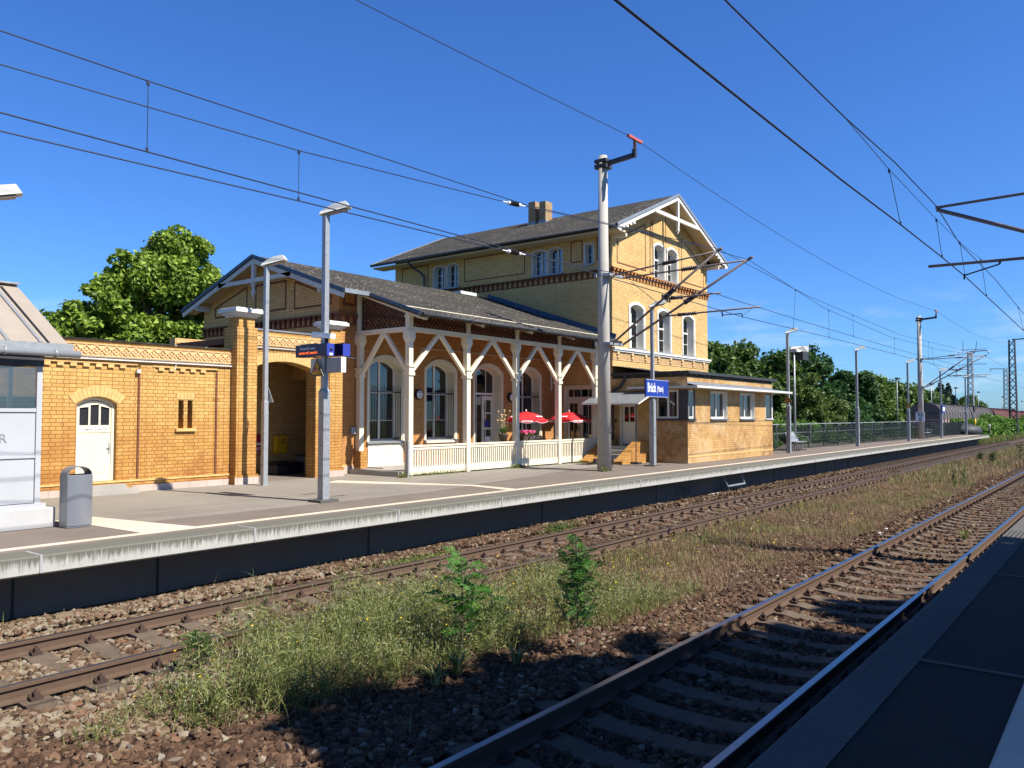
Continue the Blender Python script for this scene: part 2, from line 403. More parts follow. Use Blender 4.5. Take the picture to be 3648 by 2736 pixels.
def m_pave(name, c1, c2, sx=.0, sy=.0, joint=(.1,.09,.08), grain=60, g=.25):
    t = NT(name); k = t.mix(t.ramp(t.noise(.7, 6, .65), [(.35, 0.0), (.65, 1.0)]), c1, c2)
    k = t.mix(t.math('MULTIPLY', t.noise(grain, 2), g), k, tuple(x*.45 for x in c1))
    k = t.mix(t.math('MULTIPLY', t.ramp(t.noise(2.6, 6, .75), [(.55, 0.0), (.72, 1.0)]), .28), k, tuple(x*.5 for x in c1))
    if sx:
        b = t.n('TexBrick'); t.l(t.pos(), b.inputs['Vector']); b.inputs['Scale'].default_value = 1; b.inputs['Brick Width'].default_value = sx
        b.inputs['Row Height'].default_value = sy; b.inputs['Mortar Size'].default_value = .008; b.inputs['Mortar Smooth'].default_value = .3
        k = t.mix(t.math('MULTIPLY', b.outputs['Fac'], .55), k, joint)
    t.bump(t.noise(grain*1.5, 2), .25, .004); return t.set(k, .9, 0, .2)
M['asph'] = m_pave('brown_asphalt', (.175,.142,.115), (.215,.176,.145))
M['grey'] = m_pave('grey_paving', (.225,.20,.162), (.27,.243,.20), .5, .5, joint=(.22,.2,.17), grain=25, g=.12)
M['tact'] = m_pave('cream_guide_strip', (.60,.50,.38), (.66,.56,.43), .3, .3, joint=(.5,.42,.3), g=.06)
M['tactgrey'] = m_pave('light_tactile_slab', (.105,.10,.09), (.135,.128,.115), .0, .0)
M['nearasph'] = m_pave('dark_asphalt_slab', (.026,.024,.022), (.036,.033,.03), grain=80, g=.4)
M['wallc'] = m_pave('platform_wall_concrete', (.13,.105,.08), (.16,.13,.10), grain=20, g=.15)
M['step'] = m_pave('step_concrete', (.33,.31,.27), (.40,.37,.32), grain=25, g=.15)
M['stonepl'] = m_pave('pinkish_plinth_stone', (.44,.34,.28), (.52,.44,.37), .45, .3, joint=(.2,.17,.14), grain=14, g=.2)
M['mastc'] = mat('spun_concrete', (.41,.38,.335), .85, var=.07, scale=4, dirt=.3, dirtc=(.3,.27,.22), bump=.2, streak=True)
def m_ground():
    t = NT('fine_ballast'); vo = t.n('TexVoronoi'); vo.inputs['Scale'].default_value = 17; t.l(t.pos(), vo.inputs['Vector'])
    wn = t.n('TexWhiteNoise', noise_dimensions='3D'); t.l(vo.outputs['Position'], wn.inputs['Vector'])
    k = t.ramp(wn.outputs['Value'], [(0, (.03,.018,.011)), (.5, (.065,.037,.022)), (.85, (.10,.066,.041)), (1, (.18,.15,.11))])
    k = t.mix(t.ramp(vo.outputs['Distance'], [(.25, 0.0), (.6, .8)]), k, (.02,.015,.012))
    t.bump(vo.outputs['Distance'], .9, -.03); return t.set(k, .95, 0, .15)
M['ballast'] = m_ground()
def m_stone(name, stops, rough=.85):
    t = NT(name); g = t.n('NewGeometry'); t._g = g
    k = t.ramp(g.outputs['Random Per Island'], stops)
    k = t.mix(t.math('MULTIPLY', t.noise(35, 3), .5), k, (.04,.025,.018)); return t.set(k, rough, 0, .2)
M['stone_brown'] = m_stone('rust_brown_stone', [(0, (.045,.024,.014)), (.45, (.095,.052,.030)), (.8, (.145,.083,.049)), (.95, (.20,.125,.07)), (1, (.32,.28,.21))])
M['stone_tan'] = m_stone('tan_grey_stone', [(0, (.09,.05,.03)), (.3, (.16,.10,.06)), (.6, (.24,.18,.11)), (.85, (.30,.26,.19)), (1, (.20,.09,.045))])
def m_leaf(name, stops, trans=.35, rough=.5):
    t = NT(name); g = t.n('NewGeometry'); t._g = g
    k = t.ramp(g.outputs['Random Per Island'], stops)
    k = t.mix(t.math('MULTIPLY', t.ramp(t.noise(.9, 3), [(.4, 0.0), (.62, 1.0)]), .4), k, t.mix(.5, k, stops[0][1]))
    t.set(k, rough, 0, .3)
    tl = t.n('BsdfTranslucent'); t.l(k, tl.inputs[0]); mx = t.n('MixShader'); mx.inputs[0].default_value = trans
    t.l(t.p.outputs[0], mx.inputs[1]); t.l(tl.outputs[0], mx.inputs[2]); t.l(mx.outputs[0], t.out.inputs[0]); return t.m
M['leaf_plane'] = m_leaf('maple_leaves', [(0, (.07,.13,.012)), (.5, (.19,.29,.03)), (.85, (.32,.43,.06)), (1, (.42,.52,.11))])
M['leaf_dark'] = m_leaf('dark_acacia_leaves', [(0, (.018,.05,.012)), (.6, (.04,.105,.022)), (1, (.07,.16,.04))])
M['leaf_mid'] = m_leaf('mid_green_leaves', [(0, (.04,.075,.014)), (.6, (.095,.165,.03)), (1, (.17,.26,.05))])
M['leaf_olive'] = m_leaf('olive_green_leaves', [(0, (.045,.08,.015)), (.6, (.10,.155,.03)), (1, (.19,.24,.05))])
M['leaf_bright'] = m_leaf('bright_creeper_leaves', [(0, (.05,.12,.012)), (.6, (.12,.25,.03)), (1, (.22,.38,.05))])
M['leaf_fir'] = m_leaf('fir_needles', [(0, (.010,.028,.014)), (.7, (.025,.055,.025)), (1, (.05,.08,.035))], .1)
M['leaf_sap'] = m_leaf('sapling_leaflets', [(0, (.03,.10,.012)), (.6, (.06,.17,.025)), (1, (.11,.26,.04))])
M['grass_g'] = m_leaf('green_weeds', [(0, (.07,.10,.022)), (.4, (.16,.195,.045)), (.75, (.26,.28,.085)), (1, (.42,.39,.18))], .3, .6)
M['grass_d'] = m_leaf('dry_grass', [(0, (.16,.10,.055)), (.4, (.30,.19,.105)), (.8, (.42,.29,.17)), (1, (.52,.42,.26))], .3, .7)
M['seed'] = m_leaf('pale_seed_heads', [(0, (.30,.32,.16)), (.6, (.46,.47,.26)), (1, (.60,.60,.42))], .3, .7)
M['petal'] = m_leaf('yellow_flower_heads', [(0, (.62,.40,.01)), (1, (.80,.58,.02))], .2, .6)
def m_rail():
    t = NT('rusty_rail'); k = t.mix(t.noise(12, 5), (.085,.052,.033), (.125,.08,.054))
    k = t.mix(t.math('MULTIPLY', t.ramp(t.noise(1.1, 5), [(.5, 0.0), (.7, 1.0)]), .4), k, (.10,.06,.045)); return t.set(k, .75, 0, .3)
M['rail'] = m_rail()
M['railtop'] = mat('polished_rail_head', (.30,.30,.31), .30, 1.0, .5, var=.08, scale=3)
M['railtop_dull'] = mat('dull_rail_head', (.11,.095,.09), .42, .7, .5, var=.12, scale=5)
M['sleeper'] = mat('brown_concrete_sleeper', (.115,.083,.056), .9, var=.2, scale=7, dirt=.4, dirtc=(.09,.06,.04), bump=.5)
M['clip'] = mat('rail_fastening', (.075,.045,.035), .7, .3, var=.2)
# ------------------------------------------------------------------ ground, platforms, tracks
g = MB(); g.add([(-400,-300,-.42),(2500,-300,-.42),(2500,900,-.42),(-400,900,-.42)], [(0,1,2,3)])
def m_soil():
    t = NT('grassy_soil'); k = t.mix(t.ramp(t.noise(.35, 6), [(.35, 0.0), (.65, 1.0)]), (.09,.08,.04), (.10,.13,.04))
    t.bump(t.noise(5, 4), .6, .05); return t.set(k, .95, 0, .1)
tag(g.build('ground', m_soil()), kind='structure')

# ballast bed: a gently uneven sheet between the two platforms
def bedz(x, y):
    z = -.16
    z = np.where(np.abs(y-3.16) < 1.1, -.215, z); z = np.where(np.abs(y-8.9) < 1.1, -.205, z)
    mid = np.clip((y-4.6)/.5, 0, 1)*np.clip((7.6-y)/.5, 0, 1)
    z = z-.05*mid + .015*np.sin(x*1.7+y)*np.cos(y*2.3-x*.6)
    return z + np.where(y > 10.4, .05, 0)
xs = np.concatenate([np.arange(-4, 40, .4), np.arange(40, 420, 4)]); ys = np.arange(1.2, 11.51, .2)
X, Y = np.meshgrid(xs, ys, indexing='ij'); Z = bedz(X, Y)
V = np.stack([X, Y, Z], -1).reshape(-1, 3); ny = len(ys)
I = (np.arange(len(xs)-1)[:, None]*ny+np.arange(ny-1)[None]).ravel()
F = np.stack([I, I+ny, I+ny+1, I+1], 1)
npmesh('track_bed', V, F, M['ballast'], kind='structure', smooth=True)

def noise2(x, y, s=1.0, seed=0):
    r = np.random.RandomState(seed); a = 0
    for k in range(6):
        f = s*(1.6**k)*.5; th = r.rand()*6.28; p = r.rand()*6.28
        a = a+np.sin((x*np.cos(th)+y*np.sin(th))*f*6.28+p+1.3*np.sin((x*np.sin(th)-y*np.cos(th))*f*4+p*2))/(1.3**k)
    return a/3.2
# loose stones: one distorted lump shape each, merged to one mesh per colour
ico_bm = bmesh.new(); bmesh.ops.create_icosphere(ico_bm, subdivisions=1, radius=1)
ICO_V = np.array([v.co[:] for v in ico_bm.verts]); ICO_F = np.array([[v.index for v in f.verts] for f in ico_bm.faces]); ico_bm.free()
def stones(name, xy, size, mt, seed, zoff=0.0):
    r = np.random.RandomState(seed); n = len(xy)
    k = len(ICO_V); P = np.repeat(ICO_V[None], n, 0)*(1+.75*(r.rand(n, k, 1)-.5))
    u = r.normal(size=(n, 1, 3)); u /= np.linalg.norm(u, axis=2, keepdims=True); dd = (P*u).sum(2, keepdims=True); P = P-u*np.maximum(dd-.35, 0)   # one broken-off face
    P = P*(size[:, None, None]*(.55+.95*r.rand(n, 1, 3))*np.array([1.05, 1.05, .75]))
    a = r.rand(n)*6.28; b = (r.rand(n)-.5)*1.4
    ca, sa, cb, sb = np.cos(a), np.sin(a), np.cos(b), np.sin(b)
    x = P[..., 0]*ca[:, None]-P[..., 1]*sa[:, None]; y = P[..., 0]*sa[:, None]+P[..., 1]*ca[:, None]; z = P[..., 2]
    y2 = y*cb[:, None]-z*sb[:, None]; z2 = y*sb[:, None]+z*cb[:, None]
    zz = bedz(xy[:, 0], xy[:, 1])+size*.35*r.rand(n)+zoff
    V = np.stack([x+xy[:, :1], y2+xy[:, 1:2], z2+zz[:, None]], -1).reshape(-1, 3)
    F = (ICO_F[None]+(np.arange(n)*k)[:, None, None]).reshape(-1, 3)
    return npmesh(name, V, F, mt, kind='stuff')
rs = np.random.RandomState(3)
def scatter(n, x0, x1, y0, y1, p=1.0):
    u = rs.rand(n)**p; return np.stack([x0+(x1-x0)*u, y0+(y1-y0)*rs.rand(n)], 1)
pts = np.concatenate([scatter(64000, 1.8, 15, 1.6, 11.0), scatter(34000, 15, 42, 1.6, 11.0, 1.3)])
# keep stones out from under the sleepers' tops a little, and few in the dense weeds
ph1 = np.abs(((pts[:, 0]-.09)/.59) % 1-.5); ph2 = np.abs(((pts[:, 0]-.24)/.588) % 1-.5)
on1 = (np.abs(pts[:, 1]-3.16) < 1.22) & (ph1 > .5-.17) & (rs.rand(len(pts)) < .94); on2 = (np.abs(pts[:, 1]-8.9) < 1.22) & (ph2 > .5-.15) & (rs.rand(len(pts)) < .9)
keep = ~(on1 | on2); pts = pts[keep]
# tan clean stones: by the far track on the left, and patches
tanp = noise2(pts[:, 0], pts[:, 1], .35, 5)
left = np.clip((9.0-pts[:, 0])/3.5, -.6, 1)*.9
tan = ((tanp+left*np.clip((pts[:, 1]-6.4)/1.2, -1.5, 1)+.6*(rs.rand(len(pts))-.5) > .42) & (pts[:, 1] > 6.2)) | ((pts[:, 1] > 9.9) & (rs.rand(len(pts)) < .18)) | (rs.rand(len(pts)) < .03)
sz = .026+.020*rs.rand(len(pts)); sz = sz*np.where(pts[:, 0] > 15, 1.35, 1.0)
tag(stones('brown_ballast_stones', pts[~tan], sz[~tan], M['stone_brown'], 11), 'rust brown crushed ballast stones between and beside the rails', 'ballast', kind='stuff')
tag(stones('tan_ballast_stones', pts[tan], sz[tan], M['stone_tan'], 12), 'paler tan and grey ballast stones around the far track', 'ballast', kind='stuff')
b = MB(); s_ = empty('boulder', (4.55, 10.75, -.1), label='single large pale stone lying against the platform wall', cat='stone')
o = MB(); o.add([(-.13,-.06,-.06),(.12,-.07,-.05),(.16,.02,-.05),(.05,.09,-.05),(-.14,.07,-.05),(-.10,-.04,.06),(.09,-.05,.075),(.13,.01,.05),(.02,.06,.07),(-.11,.05,.05)],
    [(4,3,2,1,0),(5,6,7,8,9),(0,1,6,5),(1,2,7,6),(2,3,8,7),(3,4,9,8),(4,0,5,9)]); o.build('stone', M['stone_tan'], s_, world=False)

# ---- tracks
def rail_profile():
    # (y,z) of a 54 kg rail, head top at z=0, foot at -.154
    return [(-.0365,-.003),(-.032,0),(.032,0),(.0365,-.003),(.0365,-.034),(.010,-.048),(.008,-.125),(.070,-.142),(.070,-.154),(-.070,-.154),(-.070,-.142),(-.008,-.125),(-.010,-.048),(-.0365,-.034)]
def rail(y, x0, x1, parent, topm, name='rail'):
    P = rail_profile(); b = MB(); n = len(P)
    vs = [(x0, y+a, z) for a, z in P]+[(x1, y+a, z) for a, z in P]
    b.add(vs, [(i, (i+1)%n, n+(i+1)%n, n+i) for i in range(n)]+[tuple(range(n)), tuple(range(n, 2*n))[::-1]])
    r = b.build(name, M['rail'], parent)
    t = MB(); t.add([(x0, y-.031, .0015),(x1, y-.031, .0015),(x1, y+.031, .0015),(x0, y+.031, .0015)], [(0,1,2,3)])
    t.build('rail_head', topm, r)
    return r
def sleeper_mb(x, yc, detail=True):
    b = MB(); hw = .13
    # dished concrete sleeper: higher under the rails, lower in the middle
    pr = [(-1.3,-.19),(-1.26,-.155),(-.95,-.155),(-.55,-.155),(-.42,-.178),(-.2,-.19),(.2,-.19),(.42,-.178),(.55,-.155),(.95,-.155),(1.26,-.155),(1.3,-.19)]
    for (a, za), (c, zc) in zip(pr[:-1], pr[1:]):
        b.add([(x-hw, yc+a, za),(x+hw, yc+a, za),(x+hw, yc+c, zc),(x-hw, yc+c, zc),(x-hw-.02, yc+a, -.33),(x+hw+.02, yc+a, -.33),(x+hw+.02, yc+c, -.33),(x-hw-.02, yc+c, -.33)],
              [(0,1,2,3),(0,3,7,4),(1,5,6,2)])
    return b
def clips_mb(x, yc):
    b = MB()
    for ry in (-.753, .753):
        for s in (-1, 1):
            y = yc+ry+s*.105
            b.box(x-.055, x+.055, y-.045, y+.045, -.155, -.125)
            b.box(x-.022, x+.022, y-.028, y+.028, -.125, -.085)
            b.tube((x, y, -.09), (x, y, -.055), .014, .012, 6)
            b.bar((x-.05, y-s*.03, -.118), (x+.05, y-s*.03, -.118), .022, .03)
    return b
def track(yc, x0, step, ns, label, topm, offs):
    t = empty('railway_track', (x0, yc, 0), label=label, cat='railway track', group='railway tracks between the platforms')
    rail(yc-.753, x0, 420, t, topm); rail(yc+.753, x0, 420, t, topm)
    first = None
    xs = [offs+step*i for i in range(int((x0-offs)/step)-1, 700)]
    xs = [x for x in xs if x > x0-.2]
    near = xs[:ns]; far = [x for x in xs[ns:] if x < 160]
    sm = sleeper_mb(0, 0).build('sleeper', M['sleeper'], None); sm.parent = t; sm.location = (near[0]-x0, 0, 0)
    cms = []
    for k_ in range(4):
        cq = MB(); src = clips_mb(0, 0); nv = len(src.v)//4; nf = len(src.f)//4; cq.v = src.v[k_*nv:(k_+1)*nv]; cq.f = [tuple(i-k_*nv for i in f) for f in src.f[k_*nf:(k_+1)*nf]]; cq.sm = [False]*nf
        o_ = cq.build('rail_clip', M['clip'], None); o_.parent = sm; cms.append(o_)
    cm = clips_mb(0, 0).build('rail_clips', M['clip'], None); bpy.data.objects.remove(cm); cmesh = bpy.data.meshes['rail_clips']
    for q_, x in enumerate(near[1:]):
        c = sm.copy(); col.objects.link(c); c.parent = t; c.location = (x-x0, 0, 0)
        if q_ < 50:
            for cm in cms: d = cm.copy(); col.objects.link(d); d.parent = c
        else: d = bpy.data.objects.new('rail_clips', cmesh); col.objects.link(d); d.parent = c
    b = MB()
    for x in far:
        for p in (sleeper_mb(x, yc), clips_mb(x, yc) if x < 90 else MB()): b.add(p.v, p.f)
    tag(b.build('far_sleepers', M['sleeper'], t, fixn=False), kind='stuff')
    return t
NEAR = track(3.16, -2.0, .59, 98, 'near railway track with polished bright rails running along the shaded platform', M['railtop'], .09)
FAR = track(8.9, -1.0, .588, 98, 'far railway track with dull brown rails below the station platform', M['railtop_dull'], .24)

# ---- far platform
PX1 = 85.0
def beam_edge():
    b = MB()
    pts = [(10.60,.52),(10.56,.545),(10.55,.74),(10.575,.76),(11.0,.76),(11.26,.74),(11.26,.52)]
    x = -7.8; first = None; seg = 3.0
    while x < PX1:
        x1 = min(x+seg, PX1); n = len(pts)
        vs = [(x+.012, y, z) for y, z in pts]+[(x1-.012, y, z) for y, z in pts]
        b.add(vs, [(i, (i+1)%n, n+(i+1)%n, n+i) for i in range(n)]+[tuple(range(n)), tuple(range(n, 2*n))[::-1]])
        x += seg
    return b
tag(beam_edge().build('platform_edge', M['edge']), kind='structure')
b = MB()
for k in range(32):   # pale joint strips over the edge slabs
    x = -7.8+3*k
    if x < PX1: b.box(x-.016, x+.016, 10.546, 11.0, .545, .7625)
tag(b.build('platform_edge_joints', mat('joint_mortar', (.33,.33,.32), .8)), kind='structure')
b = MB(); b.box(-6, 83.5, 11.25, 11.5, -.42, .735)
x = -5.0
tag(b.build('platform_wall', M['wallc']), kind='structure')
b = MB()
for x in (4.15, 6.05, 10.1, 15.6, 21.4, 26.1, 31.2, 36.4, 41.5, 46.7, 51.9, 57, 62, 67, 72, 77):
    b.box(x-.015, x+.015, 11.24, 11.25, -.3, .6)
tag(b.build('platform_wall_joints', M['black']), kind='structure')
b = MB(); b.box(-6, PX1, 11.26, 28, .3, .752); b.box(-6, PX1, 11.0, 11.26, .745, .752)
tag(b.build('platform', M['asph']), kind='structure')
b = MB(); b.box(-6, PX1, 11.3, 11.45, .752, .7585)
b.poly([(5.9,11.454),(6.75,11.454),(6.55,12.6),(6.35,13.9),(5.7,13.9),(5.85,12.8)], 'z', .752, .7585)
b.poly([(14.55,11.454),(14.8,11.454),(15.0,12.9),(13.85,16.9),(13.2,17.3),(13.0,17.2),(13.65,16.2),(14.75,12.8)], 'z', .752, .7585) if False else b.poly([(14.5,11.454),(14.85,11.454),(15.05,12.9),(13.9,16.7),(13.3,16.4),(14.78,12.85)], 'z', .7525, .7605)
tag(b.build('guide_strip', M['tact']), kind='structure')
b = MB(); b.box(-6, PX1-.5, 10.80, 10.997, .752, .757)
b = MB()
b.poly([(-6,13.95),(5.6,13.95),(5.72,12.78),(5.85,12.78),(6.4,12.55),(26.55,14.2),(26.55,17.85),(-6,17.95)] if False else [(-6,14.0),(5.6,14.0),(6.4,12.62),(13,12.58),(22.5,14.4),(26.55,14.15),(26.55,18.4),(15.3,18.4),(15.3,17.95),(-6,17.95)], 'z', .752, .7565)
tag(b.build('pavement', M['grey']), kind='structure')

# ---- near platform (the photographer's)
b = MB(); b.box(-8, 110, 1.24, 1.50, -.4, .755); b.box(-8, 110, 1.50, 1.53, .50, .74)
b.box(-8, 110, -9, 1.24, -.4, .752)
tag(b.build('near_platform', M['nearasph']), kind='structure')
# studded light edge strip: many low studs as one mesh
b = MB()
for k in range(30):
    x = -5.3+3.83*k
    if x < 108: b.box(x+.02, x+3.81, 1.22, 1.515, .755, .760)
nx = int(26/.055)
for i in range(nx):
    for j in range(5):
        x = 3.2+i*.055; y = 1.245+j*.055
        if x < 14: b.box(x-.012, x+.012, y-.012, y+.012, .760, .7635)
tag(b.build('near_platform_edge', M['tactgrey']), kind='structure')
b = MB()
for k in range(30):
    x = -5.3+3.83*k; b.box(x-.018, x+.018, -4, 1.515, .7535, .7615)
b.box(-8, 110, -.02+.22, .55, .7525, .757) if False else None
tag(b.build('near_platform_joints', M['tactgrey']), kind='structure')
b = MB(); b.box(-8, 110, .30, .595, .752, .758)
for i in range(70):
    x = 3.0+i*.3; b.box(x+.01, x+.29, .31, .585, .758, .7615)
tag(b.build('near_guide_strip', M['tact']), kind='structure')
# ------------------------------------------------------------------ buildings
def band(b, plane, rects, d0, d1, t=.05):
    """outline bands around rectangles (u0,u1,z0,z1)"""
    for u0, u1, z0, z1 in rects:
        for a in ((u0, u1, z1-t, z1), (u0, u1, z0, z0+t), (u0, u0+t, z0+t, z1-t), (u1-t, u1, z0+t, z1-t)):
            if plane == 'y': b.box(a[0], a[1], d0, d1, a[2], a[3])
            else: b.box(d0, d1, a[0], a[1], a[2], a[3])
def window(parent, plane, d, u0, u1, z0, zs, rise, inward, surround=.09, depth=.30, mull=1, transoms=(), curtain=True, name='window',
           fm='frame', sm='cream', fw=.06, bars=(), sill=True, room=.9, vb=()):
    """window set in an opening of a wall whose face lies at d; inward = +1/-1 direction into the wall along the plane axis.
       name > frame, pane ; the window object itself is the surround and reveal"""
    A = arch(u0, u1, z0, zs, rise); B_ = arch(u0-surround, u1+surround, z0, zs, rise+surround*.8) if rise else [(u0-surround, z0),(u1+surround, z0),(u1+surround, zs+surround),(u0-surround, zs+surround)]
    if rise:
        r2 = arch(u0-surround, u1+surround, z0, zs+surround*.75, rise*1.1+surround*.25)
        B_ = r2
    s = MB(); f = d-inward*.03
    # moulded surround (two steps) and reveal
    s.poly(B_, plane, f, d+inward*.02, [A])
    Ai = arch(u0+.03, u1-.03, z0, zs-.015, rise*.97) if rise else [(u0+.03, z0),(u1-.03, z0),(u1-.03, zs-.03),(u0+.03, zs-.03)]
    A2 = arch(u0-.001, u1+.001, z0-.001, zs, rise) if rise else [(u0-.001, z0-.001),(u1+.001, z0-.001),(u1+.001, zs+.001),(u0-.001, zs+.001)]
    s.poly(A2, plane, d-inward*.004, d+inward*(depth+.05), [[(a, z+(.004 if z < z0+.01 else 0)) for a, z in Ai]])
    o = s.build(name, M[sm], parent)
    dd = d+inward*depth
    fr = MB(); iu0, iu1 = u0+.03, u1-.03
    Fo = Ai; w = fw
    Fi = arch(iu0+w, iu1-w, z0+w, zs-w*.6, rise*.85) if rise else [(iu0+w, z0+w),(iu1-w, z0+w),(iu1-w, zs-.03-w),(iu0+w, zs-.03-w)]
    fr.poly([(a, z+.005) for a, z in Fo] if False else Fo, plane, dd-inward*.03, dd+inward*.03, [Fi])
    ztop = zs+rise*.8 if rise else zs-.05
    def bx(a0, a1, c0, c1, e=.025):
        if plane == 'y': fr.box(a0, a1, dd-e, dd+e, c0, c1)
        else: fr.box(dd-e, dd+e, a0, a1, c0, c1)
    for k in range(1, mull+1):
        um = iu0+(iu1-iu0)*k/(mull+1); bx(um-.035, um+.035, z0+w*.5, ztop, .033)
    for z in transoms: bx(iu0+w*.4, iu1-w*.4, z-.035, z+.035, .036)
    for z in bars: bx(iu0+w*.4, iu1-w*.4, z-.011, z+.011, .015)
    for u in vb: bx(u-.011, u+.011, z0+w*.5, ztop, .016)
    fr.build('frame', M[fm], o)
    p = MB(); Pi = arch(iu0+.02, iu1-.02, z0+.02, zs-.03, rise*.9) if rise else [(iu0+.02, z0+.02),(iu1-.02, z0+.02),(iu1-.02, zs-.05),(iu0+.02, zs-.05)]
    p.poly(Pi, plane, dd-.003, dd+.003); p.build('pane', M['glass'], o, fixn=True)
    r = MB(); e0 = dd+inward*.05; e1 = dd+inward*room
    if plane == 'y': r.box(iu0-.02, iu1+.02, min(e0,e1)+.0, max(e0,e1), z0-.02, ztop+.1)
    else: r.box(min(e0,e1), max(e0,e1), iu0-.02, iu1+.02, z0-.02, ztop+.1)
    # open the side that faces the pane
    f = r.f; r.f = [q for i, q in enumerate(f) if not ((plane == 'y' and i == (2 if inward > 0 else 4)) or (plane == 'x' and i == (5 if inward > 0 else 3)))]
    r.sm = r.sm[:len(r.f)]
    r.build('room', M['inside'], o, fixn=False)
    if curtain:
        c = MB(); n = 44; vs = []; u_ = [iu0+.02+(iu1-iu0-.04)*i/n for i in range(n+1)]
        zc = z0+(ztop-z0)*.22
        for i, u in enumerate(u_):
            dy = dd+inward*(.13+.018*sin(i*1.9)+.01*sin(i*.7)); 
            for z in (zc+.03*sin(i*.5), ztop): vs.append((u, dy, z) if plane == 'y' else (dy, u, z))
        gap = set(range(int(n*.45), int(n*.53))) if curtain == 2 else set()
        c.add(vs, [(2*i, 2*i+2, 2*i+3, 2*i+1) for i in range(n) if i not in gap], True)
        c.build('curtain', M['curtain'], o, fixn=False)
    if sill:
        q = MB()
        if plane == 'y': q.box(u0-surround-.02, u1+surround+.02, min(f_ := d-inward*.09, d+inward*.02), max(f_, d+inward*.02), z0-.06, z0-.002)
        else: q.box(min(f_ := d-inward*.09, d+inward*.02), max(f_, d+inward*.02), u0-surround-.02, u1+surround+.02, z0-.06, z0-.002)
        q.build('sill', M['zinc'], o)
    return o
def corbels(b, plane, u0, u1, z, d, out, step=.26, h=.27, proj=.12, w=.11):
    """corbel table: a top course, hanging stepped brackets"""
    s = -1 if out < 0 else 1
    def bx(a0, a1, c0, c1, p):
        lo, hi = sorted((d, d+s*p))
        if plane == 'y': b.box(a0, a1, lo, hi, c0, c1)
        else: b.box(lo, hi, a0, a1, c0, c1)
    bx(u0, u1, z-.035, z, proj+.012)
    n = max(2, int((u1-u0)/step)); st = (u1-u0)/n
    for i in range(n):
        c = u0+st*(i+.5)
        bx(c-w/2, c+w/2, z-.13, z-.036, proj); bx(c-w/2+.012, c+w/2-.012, z-h, z-.131, proj*.6)
    bx(u0, u1, z-h-.045, z-h-.005, .018)

ZP = .76
# ---------------- three-storey station house
TX0, TX1, TY0, TY1 = 26.65, 35.4, 15.85, 27.9; TXM = 31.03; EZ = 9.72; AZ = 11.95
sl_ = (AZ-EZ)/(TXM-25.85)
house = empty('station_house', (31, 21.9, ZP), label='tall yellow brick station house with white trimmed gable facing the tracks', cat='station house')
def zroof(x): return AZ-sl_*abs(x-TXM)
big = [(28.02,29.15),(30.42,31.54),(32.78,33.9)]; up = [(30.1,31.03),(31.31,32.24)]
wl = MB()
front = [(TX0,ZP),(TX1,ZP),(TX1,zroof(TX1)-.16),(TXM,AZ-.16),(TX0,zroof(TX0)-.16)]
holes = [arch(a, c, 5.2, 6.82, .17) for a, c in big]+[arch(a, c, 8.33, 9.62, .16) for a, c in up]
wl.poly(front, 'y', TY0, TY0+.38, holes)
wl.build('gable_wall', M['brick_up'], house)
lw = [(23.85,24.53),(24.67,25.35),(18.18,18.88),(18.98,19.68)]
wl = MB(); ztl = zroof(TX0)-.16
holes = [arch(a, c, 8.3, 9.25, .10) for a, c in lw]+[[(16.7,8.5),(17.1,8.5),(17.1,9.32),(16.7,9.32)], [(16.68,.95),(18.05,.95),(18.05,3.63),(16.68,3.63)]]
wl.poly([(TY0+.381,ZP),(TY1-.381,ZP),(TY1-.381,ztl),(TY0+.381,ztl)], 'x', TX0, TX0+.38, holes)
wl.build('side_wall', M['brick_up'], house)
wl = MB(); wl.box(TX1-.38, TX1, TY0+.381, TY1-.381, ZP, ztl+.1); wl.poly(front, 'y', TY1-.38, TY1)
wl.build('rear_wall', M['brick_up'], house)
# roof: two slabs with thickness
def gable_roof(parent, axis, lo, hi, c, za, half_l, half_r, slope, th, name='roof', mt='roof'):
    b = MB()
    for sgn, hl in ((-1, half_l), (1, half_r)):
        prof = [(c, za), (c+sgn*hl, za-slope*hl), (c+sgn*hl, za-slope*hl-th), (c, za-th)]
        if sgn > 0: prof = prof[::-1]
        if axis == 'y': b.poly(prof, 'y', lo, hi)
        else: b.poly(prof, 'x', lo, hi)
    return b.build(name, M[mt], parent)
rf = gable_roof(house, 'y', 15.14, 28.75, TXM, AZ, TXM-25.85, 36.25-TXM, sl_, .10)
b = MB()  # zinc verge strips and ridge
for s in (-1, 1):
    hl = TXM-25.85 if s < 0 else 36.25-TXM
    for yy in (15.125, 28.765): b.bar((TXM, yy, AZ-.02), (TXM+s*hl, yy, AZ-sl_*hl-.02), .03, .12)
each(b, 'verge_flashing', M['zinc'], rf)
b = MB()
for s in (-1, 1):
    hl = TXM-25.9 if s < 0 else 36.2-TXM
    b.bar((TXM, 15.17, AZ-.16), (TXM+s*hl, 15.17, AZ-sl_*hl-.16), .05, .16)
    # shaped lower end of the bargeboard
    for k in range(5):
        q = hl-.12-.27*k; b.box(min(TXM+s*q, TXM+s*(q-.18)), max(TXM+s*q, TXM+s*(q-.18)), 15.15, 15.19, AZ-sl_*q-.30+(.02 if k % 2 else -.0), AZ-sl_*q-.2)
b.build('bargeboard', M['white'], house)
b = MB()
b.bar((29.0, 15.19, 10.86), (33.06, 15.19, 10.86), .09, .15)
b.bar((TXM, 15.19, AZ-.2), (TXM, 15.19, 10.58), .10, .13, (1,0,0))
b.lathe([(.05,0),(.075,-.06),(.05,-.10),(.085,-.16),(.07,-.24),(.025,-.30),(.04,-.33),(.005,-.37)], (TXM, 15.19, 10.6), 8)
b.build('gable_truss', M['white'], house)
b = MB()   # soffit boards under verge and eaves
